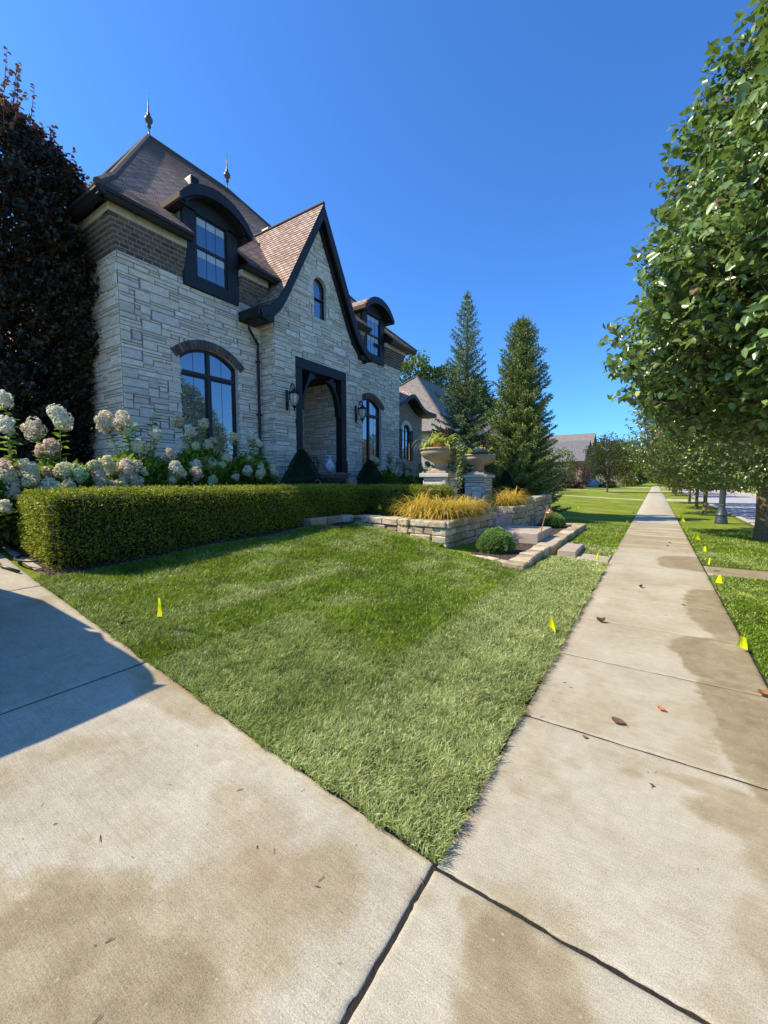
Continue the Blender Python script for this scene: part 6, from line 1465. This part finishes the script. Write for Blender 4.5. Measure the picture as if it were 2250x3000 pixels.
# ------------------------------------------------------------------ street lamp, mailboxes
lamp = empty('street_lamp', 'fluted blue grey street lamp post on the verge, its head hidden by the tree crown', 'street lamp', (2.10, 19.7, 0))
m_ = MB(); m_.lathe([(.20, -.05), (.20, .06), (.19, .09), (.195, .12), (.18, .17), (.17, .24), (.16, .27), (.195, .29), (.195, .31), (.17, .36), (.135, .46), (.11, .56), (.10, .62)], (0, 0, 0), 32, flute=.0); m_.build('base', M['lampgreen'], lamp)
m_ = MB(); m_.lathe([(.10, .62), (.112, .64), (.112, .67), (.098, .69), (.09, 2.2), (.07, 4.1), (.12, 4.13), (.12, 4.2), (.08, 4.25)], (0, 0, 0), 32, flute=.09); m_.build('post', M['lampgreen'], lamp)
m_ = MB(); m_.lathe([(.06, 4.25), (.16, 4.35), (.22, 4.6), (.20, 4.85), (.10, 5.0)], (0, 0, 0), 16); m_.build('globe', M['lampglass'], lamp, True); m_ = MB(); m_.lathe([(.24, 4.86), (.12, 5.05), (.03, 5.15), (.01, 5.3)], (0, 0, 0), 16); m_.build('finial_cap', M['lampgreen'], lamp)
def mailbox(x, y, label, s=1):
    root = empty('mailbox', label, 'mailbox', (x, y, 0), 'mailboxes by the kerb'); a = MB(); a.bbox_bev((-.05, -.05, 0), (.05, .05, 1.05 * s), .01); a.build('post', M['black'], root)
    b = MB(); pr = [(-.11, 0), (-.11, .14)] + [(-.11 * math.cos(t), .14 + .11 * math.sin(t)) for t in np.linspace(.3, PI - .3, 6)] + [(.11, .14), (.11, 0)]; b.prism(pr, lambda u, v: (-.27, u, 1.05 * s + v), lambda u, v: (.27, u, 1.05 * s + v)); b.build('box', M['black'], root)
mailbox(2.75, 63.9, 'black mailbox on a post beside the kerb down the row'); mailbox(10.6, 73, 'dark mailbox across the street'); mailbox(.95, 120, 'small dark mailbox at the far end of the walk')

# ------------------------------------------------------------------ marker flags, fallen leaves, hose
def flag(x, y, label, yaw=.5, h=.17, w_=.10, bend=.3, fold=1.0, writing=False):
    z = g1(x, y); h, w_ = h * 1.3, w_ * 1.45; root = empty('marker_flag', label, 'marker flag', (x, y, z), 'yellow irrigation marker flags', yaw); a = MB(); a.tube([(0, 0, -.05), (0, 0, h * .5), (.0, .003, h + .012)], .0016, 5); a.build('wire', M['wire'], root)
    n = 7; V, F = [], []; hh = w_
    for i in range(n):
        for j in range(4):
            t = i / (n - 1); s = j / 3; pin = (1 - .75 * min(1, fold)) + .75 * min(1, fold) * s; V.append((w_ * (t - .25 * s) * pin * .85, bend * w_ * math.sin(t * 3.4 + s) * .55 * (s + .2), h - hh * 1.05 * s - fold * .18 * w_ * t))
    F = [(i * 4 + j, (i + 1) * 4 + j, (i + 1) * 4 + j + 1, i * 4 + j + 1) for i in range(n - 1) for j in range(3)]
    m_ = MB(); m_.add(V, F, .5); f = m_.build('flag', M['flag'], root, True)
    if writing:
        k = MB()
        for q in range(4):
            t = .25 + q * .14; x_ = w_ * t * (1 - .35 * fold * t); y_ = bend * w_ * math.sin(t * 3) * .6 - .004; z_ = h - hh * .45 - fold * .55 * w_ * t * t; k.box((x_, y_, z_ - .02), (x_ + .005, y_ + .001, z_ + .02))
            if q % 2 == 0: k.box((x_, y_, z_ - .004), (x_ + .012, y_ + .001, z_ + .002))
        k.build('lettering', M['ink'], f)
    return root
for x, y, lab, yaw, h, w_, b, fo, wr in [(-3.74, 1.93, 'narrow edge-on yellow flag on the near lawn by the driveway', 2.15, .19, .085, .2, .5, True), (-.86, 4.42, 'yellow flag at the lawn edge nearest the camera, left of the walk', -.2, .15, .085, .3, 1.2, False),
      (.72, 4.95, 'limp yellow flag right of the walk with marking lines on it', .1, .16, .10, .3, .6, True), (.86, 7.65, 'yellow flag right of the walk before the pink cross path', 2.8, .17, .08, .3, .9, False), (.86, 9.1 , 'yellow flag right of the walk just past the pink cross path', 2.2, .19, .08, .5, 1.1, False),
      (.92, 10.6, 'narrow yellow flag right of the walk, short of the tree shadow', 2.5, .19, .07, .4, .8, False), (.9, 13.1, 'broad yellow flag right of the walk opposite the mossy tree trunk', .6, .22, .12, .4, 1.2, False), (.86, 15.2, 'yellow flag right of the walk, fifth from the camera', 1.2, .2, .10, .4, 1.0, False),
      (.84, 18.1, 'small yellow flag right of the walk, near the lamp post', .3, .22, .10, .4, 1.1, False), (.86, 19.8, 'smallest yellow flag right of the walk, level with the lamp post', 1.0, .2, .08, .4, .9, False),
      (-.83, 8.5, 'yellow flag beside the lowest step at the pink entry path', 1.9, .2, .09, .5, 1.1, False), (-.78, 12.2, 'yellow flag left of the walk beyond the entry path', 1.2, .2, .09, .5, .9, False), (-.74, 15.7, 'yellow flag left of the walk in the spruce shadow', .9, .22, .10, .4, 1.1, False),
      (-.74, 20.6, 'farthest yellow flag at the left edge of the walk', 1.5, .22, .08, .4, .9, False), (-3.2, 22.1, 'yellow flag alone in the lawn right of the dense spruce', .6, .24, .12, .4, 1.1, False), (-5.65, 8.35, 'yellow flag in the mulch at the foot of the hedge behind the stone wall', 1.6, .20, .08, .5, 1.0, False)]:
    f_ = flag(x, y, lab, yaw, h, w_, b, fo, wr)
    if x < -5: f_.location.z = .76
    if y < 2: f_.scale = (.5, .6, 1.35)
    if x > .6 and y < 5: f_.scale = (.62, .7, .72)
def fallen(x, y, s, label, c=.5, yaw=0, curl=.4, name='fallen_leaf'):
    n, V, F = 7, [], []
    for i in range(n):
        t = i / (n - 1); w_ = s * .42 * math.sin(PI * min(1, t * .96 + .03)) ** .8
        for j, sj in enumerate((-1, -.5, 0, .5, 1)): V.append((s * (t - .5), w_ * sj + .0, .006 + curl * s * (abs(sj) ** 1.5) * .35 + curl * s * .25 * (2 * t - 1) ** 2))
    F = [(i * 5 + j, (i + 1) * 5 + j, (i + 1) * 5 + j + 1, i * 5 + j + 1) for i in range(n - 1) for j in range(4)]; m_ = MB(); m_.add(V, F, c)
    m_.tube([(s * .48, 0, .004 + curl * s * .2), (s * .75, s * .06, .004)], .0012, 4, c); o = m_.build(name, M['dryleaf']); o.location = (x, y, g1(x, y) + .002); o.rotation_euler = (0, 0, yaw); return tag(o, label, 'leaf', 'fallen leaves on the walk')
for a in [(-.14, 3.02, .085, 'flat brown leaf in the middle of the near sidewalk slab', .35, -.4, .25), (.1, 3.35, .05, 'small orange leaf on the sidewalk', 1.0, -.6, .5), (-.45, 5.12, .085, 'curled dark brown leaf beside the lawn edge', .1, .3, 1.1), (-.12, 7.12, .07, 'curled brown leaf farther up the walk', .2, 1.2, 1.0),
          (.74, 4.0, .075, 'pale tan curled leaf at the right edge of the walk', .75, .1, .9), (.36, 6.4, .045, 'tiny brown leaf at the wet patch edge', .3, .2, .4), (.3, 12.0, .06, 'brown leaf on the damp middle part of the walk', .25, .7, .8), (.36, 12.6, .06, 'second brown leaf on the damp middle part of the walk', .3, 2.0, .8), (.05, 2.47, .02, 'crumb of brown leaf by the small stain', .2, 0, .4), (-.3, 2.72, .03, 'scrap of reddish leaf near the first joint', .6, .2, .3)]: fallen(*a)
db = MB(); rr = random.Random(9)
for _ in range(110):
    x, y_ = rr.choice([(rr.uniform(-.68, .7), rr.uniform(1.5, 7)), (rr.uniform(-2.5, -.5), rr.uniform(.4, 1.45)), (rr.uniform(-.72, -.5), rr.uniform(1.4, 6))]); a = rr.uniform(0, 6.3); l = rr.uniform(.004, .045) * rr.random(); z = g1(x, y_) + .003; db.tube([(x, y_, z), (x + l * math.cos(a), y_ + l * math.sin(a), z + .002)], rr.uniform(.0008, .002), 4)
tag(db.build('litter', M['twig']), 'scattered twigs, clippings and crumbs of soil on the concrete', 'litter', kind='stuff')
h_ = MB(); pts = [(-6.55, 1.70), (-6.9, 1.62), (-7.5, 1.66), (-8.2, 1.78), (-9, 1.95), (-9.6, 2.3)]; h_.tube([(a, b, g1(a, b) + .03) for a, b in pts], .016, 8); h_.tube([(-7.0 + .35 * math.cos(t), 2.0 + .2 * math.sin(t), g1(-7, 2) + .04 + .02 * t / 6) for t in np.linspace(0, 9, 40)], .016, 8)
o = h_.build('garden_hose', M['hose'], None, True); tag(o, 'dark green garden hose looped on the pavers at the hedge end', 'hose')

# ------------------------------------------------------------------ vehicles
def car(name, label, loc, rz, paint, L=4.6, Wd=1.88, H=1.68):
    root = empty(name, label, 'car', loc, None, rz); hl, hw = L / 2, Wd / 2
    low = [(-hl, .42), (-hl + .04, .75), (-hl + .12, .98), (-hl + .05, 1.02), (-hl + .22, 1.55), (-hl + .45, H), (hl - 1.9, H), (hl - 1.25, 1.12), (hl - .15, .98), (hl - .02, .72), (hl, .40), (hl - .35, .30)]
    def arcp(cx): return [(cx + .37 * math.cos(t), .30 + .37 * math.sin(t)) for t in np.linspace(0, PI, 9)]
    body = [(-hl, .42), (-hl + .02, .80), (-hl + .10, 1.0), (-hl + .14, 1.06), (hl - 1.35, 1.04), (hl - .2, .93), (hl - .03, .70), (hl, .42), (hl - .12, .28)] + arcp(hl - .9) + [(-hl + 1.3, .26)] + arcp(-hl + .85) + [(-hl + .2, .28)]
    b = MB(); n = len(body); rows = [(-hw, .0), (-hw + .0, 0), (hw, 0)]
    n = len(body); bv_ = []; S2 = [(-1, .34), (-.96, .20), (-.88, .09), (-.7, .02), (.7, .02), (.88, .09), (.96, .20), (1, .34)]
    for s_, ins in S2:
        for u, v in body: bv_.append((u + (ins if u < -hl + .5 else (-ins if u > hl - .5 else 0)), s_ * (hw - (.10 if v > .85 else 0)), v))
    b.add(bv_, [tuple(range(n))[::-1], tuple((len(S2) - 1) * n + q for q in range(n))] + [(i * n + q, i * n + (q + 1) % n, (i + 1) * n + (q + 1) % n, (i + 1) * n + q) for i in range(len(S2) - 1) for q in range(n)]); b.build('body', M[paint], root)
    c = MB(); cab = [(-hl + .04, 1.04), (-hl + .07, H - .55), (-hl + .16, H - .28), (-hl + .34, H - .09), (-hl + .62, H - .01), (-hl + .9, H), (hl - 2.1, H), (hl - 1.85, H - .05), (hl - 1.2, 1.04)]
    SS = [(-1, .42, .17), (-.95, .24, .08), (-.84, .10, .03), (-.6, .02, 0), (0, 0, 0), (.6, .02, 0), (.84, .10, .03), (.95, .24, .08), (1, .42, .17)]; nv_ = len(cab); cv = []
    for s_, ins, dr_ in SS:
        for u, v in cab: cv.append((u + (ins if u < 0 else -ins * .5), s_ * (hw - .12 - .13 * (v - 1.04) / (H - 1.04)), 1.04 + (v - 1.04) * (1 - dr_)))
    c.add(cv, [tuple(range(nv_))[::-1], tuple((len(SS) - 1) * nv_ + q for q in range(nv_))] + [(i * nv_ + q, i * nv_ + (q + 1) % nv_, (i + 1) * nv_ + (q + 1) % nv_, (i + 1) * nv_ + q) for i in range(len(SS) - 1) for q in range(nv_)]); c_un = MB()
    c_un.prism(cab, lambda u, v: (u, -(hw - .12 - .13 * (v - 1.04) / (H - 1.04)), v), lambda u, v: (u, hw - .12 - .13 * (v - 1.04) / (H - 1.04), v)); c.build('cabin', M[paint], root)
    for sg in (-1, 1):
        g = MB(); f = lambda u, v: (u, sg * (hw - .105 - .13 * (v - 1.04) / (H - 1.04)), v)
        for q in ([(-hl + .65, 1.10), (-hl + .80, H - .42), (-hl + 1.55, H - .10), (-hl + 1.55, 1.10)], [(-hl + 1.65, 1.10), (-hl + 1.65, H - .10), (hl - 2.15, H - .12), (hl - 1.55, 1.10)]): g.add([f(*p) for p in q], [(0, 1, 2, 3)])
        g.build('side_window', M['glass'], root)
        for cx in (hl - .9, -hl + .85):
            t = MB(); t.lathe([(.20, -.11), (.31, -.11), (.335, -.07), (.335, .07), (.31, .11), (.20, .11)], (0, 0, 0), 24); o = t.build('wheel', M['tyre'], root); o.rotation_euler = (PI / 2, 0, 0); o.location = (cx, sg * (hw - .12), .335)
            r_ = MB(); r_.lathe([(.0, .09), (.05, .10), (.20, .08), (.21, -.05), (.0, -.05)], (0, 0, 0), 10); r_.build('rim', M['rim'], o)
        l = MB(); l.bbox_bev((-hl - .01, sg * (hw - .42), .78), (-hl + .16, sg * (hw - .2), .98), .01); l.build('tail_light', M['redlens'], root); l = MB(); l.bbox_bev((hl - .25, sg * (hw - .40), .70), (hl - .01, sg * (hw - .10), .84), .01); l.build('headlight', M['lampglass'], root)
    w_ = MB(); w_.add([(hl - 1.86, -.62, H - .07), (hl - 1.86, .62, H - .07), (hl - 1.21, .74, 1.08), (hl - 1.21, -.74, 1.08)], [(0, 1, 2, 3)]); w_.add([(-hl + .355, -.62, H - .10), (-hl + .355, .62, H - .10), (-hl + .16, .72, 1.10), (-hl + .16, -.72, 1.10)], [(3, 2, 1, 0)]); w_.build('windscreen', M['glass'], root)
    return root
car('parked_car', 'dark sport utility car on the driveway, outside the photograph, casting the shadow at lower left', (-6.56, -.10, .30), PI, 'carpaint_dark', 4.9, 1.9, 1.9).rotation_euler = (0, R(-2.2), PI)
car('parked_car', 'silver white car parked in a driveway far down on the left', (-11.2, 95, .12), .15, 'carpaint_white', 5.2, 1.95, 1.75)

# ------------------------------------------------------------------ neighbouring houses and far planting
def simple_house(name, label, x0, x1, y0, y1, zw, rx, ry0, ry1, zr, wallm, roofm_, z0=0, wins=(), over=.5):
    base = Vector((x1, y0, z0)); root = empty(name, label, 'house', base); b = HB()
    for P, o, u in (([(x1, y0, z0 - .5), (x1, y1, z0 - .5), (x1, y1, zw), (x1, y0, zw)], (x1, y0, z0), (0, 1, 0)), ([(x0, y0, z0 - .5), (x1, y0, z0 - .5), (x1, y0, zw), (x0, y0, zw)], (x0, y0, z0), (1, 0, 0)),
                    ([(x1, y1, z0 - .5), (x0, y1, z0 - .5), (x0, y1, zw), (x1, y1, zw)], (x1, y1, z0), (-1, 0, 0)), ([(x0, y1, z0 - .5), (x0, y0, z0 - .5), (x0, y0, zw), (x0, y1, zw)], (x0, y1, z0), (0, -1, 0))): b.quad_uv(P, o, u, (0, 0, 1))
    b.put('wall', M[wallm], root, base=base); hip('roof', x0 - over, x1 + over, y0 - over, y1 + over, zw - .1, rx, ry0, ry1, zr, M[roofm_], root, base)
    f = HB(); f.box((x0 - over, y0 - over, zw - .28), (x1 + over, y0 - over + .05, zw - .08)); f.box((x1 + over - .05, y0 - over + .05, zw - .28), (x1 + over, y1 + over, zw - .08)); f.box((x0 - over + .05, y0 - over + .05, zw - .28), (x1 + over - .05, y1 + over, zw - .24)); f.put('fascia', M['gutter'], root, base=base)
    for (yy, zz, w_, h_) in wins:
        fr = HB(); fr.bbox_bev((x1 - .02, yy - w_ / 2 - .07, zz - .07), (x1 + .05, yy + w_ / 2 + .07, zz + h_ + .07), .01); o = fr.put('window', M['black'], root, base=base)
        g = HB(); pane(g, x1 + .055, yy - w_ / 2, yy + w_ / 2, zz, zz + h_); g.put('pane', M['glass'], o, base=base)
    return root
nb = simple_house('neighbour_house', 'neighbouring stone house with a tall taupe hip roof, left of the spruces', -34, -16.5, 36, 52, 6.4, -21.3, 38.5, 46, 12.4, 'farstone', 'roof_grey', .6, [(39, 2, 1.6, 1.8), (44, 2, 1.6, 1.8), (49, 2, 1.6, 1.8)])
d = HB(); d.tube([(-16.42, 35.9, 6.2), (-16.42, 35.9, .7)], .06, 8); d.put('downspout', M['blind'], nb, base=Vector((-16.5, 36, .6)))
simple_house('neighbour_house', 'low rear range of the neighbouring house with a level ridge, behind the spruces', -30, -15.2, 47.5, 62, 6.0, -20, 48.5, 60, 10.4, 'farstone', 'roof_grey', .6)
def gable_house(name, label, x0, x1, y0, y1, zw, zr, wallm, roofm_, over=.4):
    base = Vector((x1, y0, 0)); root = empty(name, label, 'house', base); ym = (y0 + y1) / 2; b = HB()
    b.quad_uv([(x0, y0, -.5), (x1, y0, -.5), (x1, y0, zw), (x0, y0, zw)], (x0, y0, 0), (1, 0, 0), (0, 0, 1)); b.quad_uv([(x1, y0, -.5), (x1, y1, -.5), (x1, y1, zw), (x1, ym, zr - .15), (x1, y0, zw)], (x1, y0, 0), (0, 1, 0), (0, 0, 1))
    b.quad_uv([(x1, y1, -.5), (x0, y1, -.5), (x0, y1, zw), (x1, y1, zw)], (x1, y1, 0), (-1, 0, 0), (0, 0, 1)); b.quad_uv([(x0, y1, -.5), (x0, y0, -.5), (x0, y0, zw), (x0, ym, zr - .15), (x0, y1, zw)], (x0, y1, 0), (0, -1, 0), (0, 0, 1)); b.put('wall', M[wallm], root, base=base)
    sl = (zr - zw) / (ym - y0); f = HB()
    for sg, ye in ((-1, y0 - over), (1, y1 + over)):
        ze = zw - sl * over; f.quad_uv([(x0 - over, ye, ze), (x1 + over, ye, ze), (x1 + over, ym, zr), (x0 - over, ym, zr)], (x0, ye, ze), (1, 0, 0), (0, -sg, sl))
        f.add([(x1 + over, ye, ze), (x1 + over, ym, zr), (x1 + over, ym, zr - .3), (x1 + over, ye, ze - .3)], [(0, 1, 2, 3)])
    f.put('roof', M[roofm_], root, base=base)
    g_ = HB(); g_.box((x0 - over, y0 - over - .08, zw - sl * over - .25), (x1 + over, y0 - over, zw - sl * over - .02)); g_.put('gutter', M['gutter'], root, base=base)
    for k in range(3):
        yy = y0 + (y1 - y0) * (k + 1) / 4; fr = HB(); fr.bbox_bev((x1 - .02, yy - .8, 1.3), (x1 + .05, yy + .8, 3.1), .01); o = fr.put('window', M['black'], root, base=base); q = HB(); pane(q, x1 + .055, yy - .7, yy + .7, 1.4, 3.0); q.put('pane', M['glass'], o, base=base)
gable_house('distant_house', 'distant house with one wide grey front slope, right of the dense spruce', -27, -11.5, 84, 98, 5.3, 9.5, 'farbrick', 'roof_far')
gable_house('distant_house', 'taller tan roofed wing rising behind the grey front slope', -32, -12.3, 98.5, 113, 7.0, 12.3, 'farbrick', 'roof_grey')
simple_house('distant_house', 'small grey house at the end of the walk, behind the yellow shrub', -22, -8, 150, 165, 5, -14, 153, 162, 9, 'farbrick', 'roof_far', 0, [(154, 1.4, 1.4, 1.4)])
for x, y, lab in [(24, 60, 'brick house across the street, reflected in the right window'), (24, 12, 'tan house across the street facing the stone house')]: simple_house('opposite_house', lab, x, x + 14, y, y + 16, 5.4, x + 7, y + 6, y + 10, 11, 'farstone', 'roof_grey', 0)
def bush(name, label, x, y, r, h, mat, n=1500, L=.12, trunk=0, group=None, z=None, cat='shrub'):
    root = empty(name, label, cat, (x, y, g1(x, y) if z is None else z), group); v = rand_unit(n); ph = rng.random(3) * 6; lump = 1 + .20 * np.sin(v[:, 0] * 5 + ph[0]) * np.cos(v[:, 1] * 5 + ph[1]) + .12 * np.sin(v[:, 2] * 9 + ph[2]); rr_ = (.55 + .45 * rng.random(n) ** .45) * lump
    P = v * rr_[:, None] * np.array([r, r, (h - trunk) / 2]) + [0, 0, trunk + (h - trunk) / 2 * .98]
    if trunk <= 0: P[:, 2] = np.abs(P[:, 2])
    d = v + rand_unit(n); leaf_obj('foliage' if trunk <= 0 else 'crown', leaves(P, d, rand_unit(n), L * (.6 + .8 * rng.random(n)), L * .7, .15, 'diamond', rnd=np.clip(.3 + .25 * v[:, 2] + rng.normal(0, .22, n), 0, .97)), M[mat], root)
    mb = MB()
    if trunk > 0:
        mb.tube([(0, 0, -.1), (.02, 0, trunk), (0, .02, h * .6), (0, 0, h * .85)], [.12, .10, .06, .02], 7)
        for k in range(7): a = k * .9; mb.tube([(0, 0, trunk * .8), (r * .3 * math.cos(a), r * .3 * math.sin(a), trunk + (h - trunk) * .25), (r * .7 * math.cos(a), r * .7 * math.sin(a), trunk + (h - trunk) * .55)], [.05, .04, .015], 5)
        mb.build('trunk', M['bark'], root)
    else:
        for k in range(7): a = k * .9; mb.tube([(0, 0, -.05), (r * .35 * math.cos(a), r * .35 * math.sin(a), h * .35), (r * .6 * math.cos(a), r * .6 * math.sin(a), h * .65)], [.04, .03, .01], 5)
        mb.build('branches', M['bark'], root)
    return root
M['leaf_olive'] = leaf_mat('olive_leaf', [(0, (.035, .045, .015)), (.5, (.075, .085, .025)), (.9, (.14, .125, .04)), (1, (.20, .12, .05))], .6, .2, .2)
M['leaf_redmaple'] = leaf_mat('red_shrub_leaf', [(0, (.10, .035, .02)), (.5, (.20, .07, .035)), (1, (.34, .14, .06))], .6, .25, .2, (.5, .15, .05))
M['leaf_light'] = leaf_mat('light_green_leaf', [(0, (.05, .08, .018)), (.5, (.11, .16, .03)), (1, (.22, .27, .05))], .6, .3, .2)
M['leaf_yellow'] = leaf_mat('yellow_leaf', [(0, (.14, .15, .02)), (.5, (.28, .27, .03)), (1, (.40, .36, .05))], .6, .3, .2)
M['leaf_mid'] = leaf_mat('mid_green_leaf', [(0, (.025, .045, .014)), (.5, (.05, .085, .024)), (1, (.10, .14, .035))], .6, .2, .2)
bush('lawn_tree', 'olive green tree standing alone on the lawn beside the walk, far down', -5.15, 59.6, 2.7, 7.2, 'leaf_olive', 5200, .20, 1.5, z=.05, cat='tree')
bush('red_shrub', 'rust red shrub left of the olive lawn tree', -11.2, 76, 2.1, 4.4, 'leaf_redmaple', 2200, .22)
bush('tall_shrub', 'tall light green shrub before the grey roof', -13.8, 73, 3.0, 6.6, 'leaf_light', 2600, .26)
bush('dark_shrub', 'dark shrub mass right behind the dense spruce', -10.4, 50, 1.9, 3.4, 'leaf_mid', 2200, .2)
bush('weeping_shrub', 'low brown weeping shrub at the foot of the dark shrub', -8.9, 44, 1.25, 1.5, 'leaf_purple', 1200, .14)
bush('yellow_shrub', 'bright yellow green upright shrub left of the walk end', -5.9, 118, 2.3, 7.6, 'leaf_yellow', 1600, .35)
bush('low_shrub', 'rounded light shrub at the end of the lawn', -4.6, 128, 3.0, 4.2, 'leaf_light', 1500, .35)
bush('low_shrub', 'clipped dark shrub beside the parked silver car', -7.6, 92, 1.2, 1.3, 'leaf_mid', 900, .2)
bush('low_shrub', 'clipped dark block shrub left of the parked silver car', -13.4, 90, 1.3, 1.7, 'leaf_mid', 900, .2)
strap_plant('tan_grass_bed', 'tan ornamental grass bed in front of the red shrub', 'ornamental grass', (-12.6, 78, .15), 900, 1.3, .06, 'goldgrass', r0=2.4, droop=.8)
tag(C.objects['tan_grass_bed'], None, None)
gr = 'trees behind the far houses'
for k, (x, y, r_, h_, mat, lab) in enumerate([(-35.8, 62, 4.6, 22.3, 'leaf_light', 'pale green tree rising above the taupe roof, nearest the main house'), (-31.5, 65, 4.8, 20.6, 'leaf_mid', 'round green tree behind the taupe roof peak'), (-26.5, 66, 4.2, 17.5, 'leaf_mid', 'darker tree between the taupe roof and the open spruce'),
      (-16, 120, 4.5, 10.8, 'leaf_mid', 'dark tree right of the grey roof'), (-10.5, 125, 4.5, 12.0, 'leaf_olive', 'olive tree right behind the lawn tree'), (-6, 140, 5.5, 13.2, 'leaf_mid', 'green tree standing over the far end of the walk'), (1.2, 150, 5, 9.5, 'leaf_light', 'low tree closing the end of the walk'), (9, 170, 7, 11, 'leaf_olive', 'broad tree beyond the street bend'), (18, 120, 6, 9, 'leaf_mid', 'tree in the yard across the street')]):
    bush('background_tree', lab, x, y, r_, h_, mat, 6000, .5 if h_ > 15 else .36, 2.5 if h_ < 15 else 9, gr, 0.0, 'tree')
# far wood closing the horizon
P = []; n = 42000
a = rng.uniform(-1.15, .75, n); dd = rng.uniform(230, 300, n); x = np.sin(a) * dd; y_ = np.cos(a) * dd; hh = 11 + 11 * vnoise(a * 30, a * 0, .9, 91, 4); z_ = hh * rng.random(n) ** .6
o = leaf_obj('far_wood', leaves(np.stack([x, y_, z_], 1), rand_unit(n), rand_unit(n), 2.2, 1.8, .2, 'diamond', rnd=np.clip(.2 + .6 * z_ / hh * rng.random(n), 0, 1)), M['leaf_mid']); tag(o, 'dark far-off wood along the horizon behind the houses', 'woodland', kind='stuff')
P = []
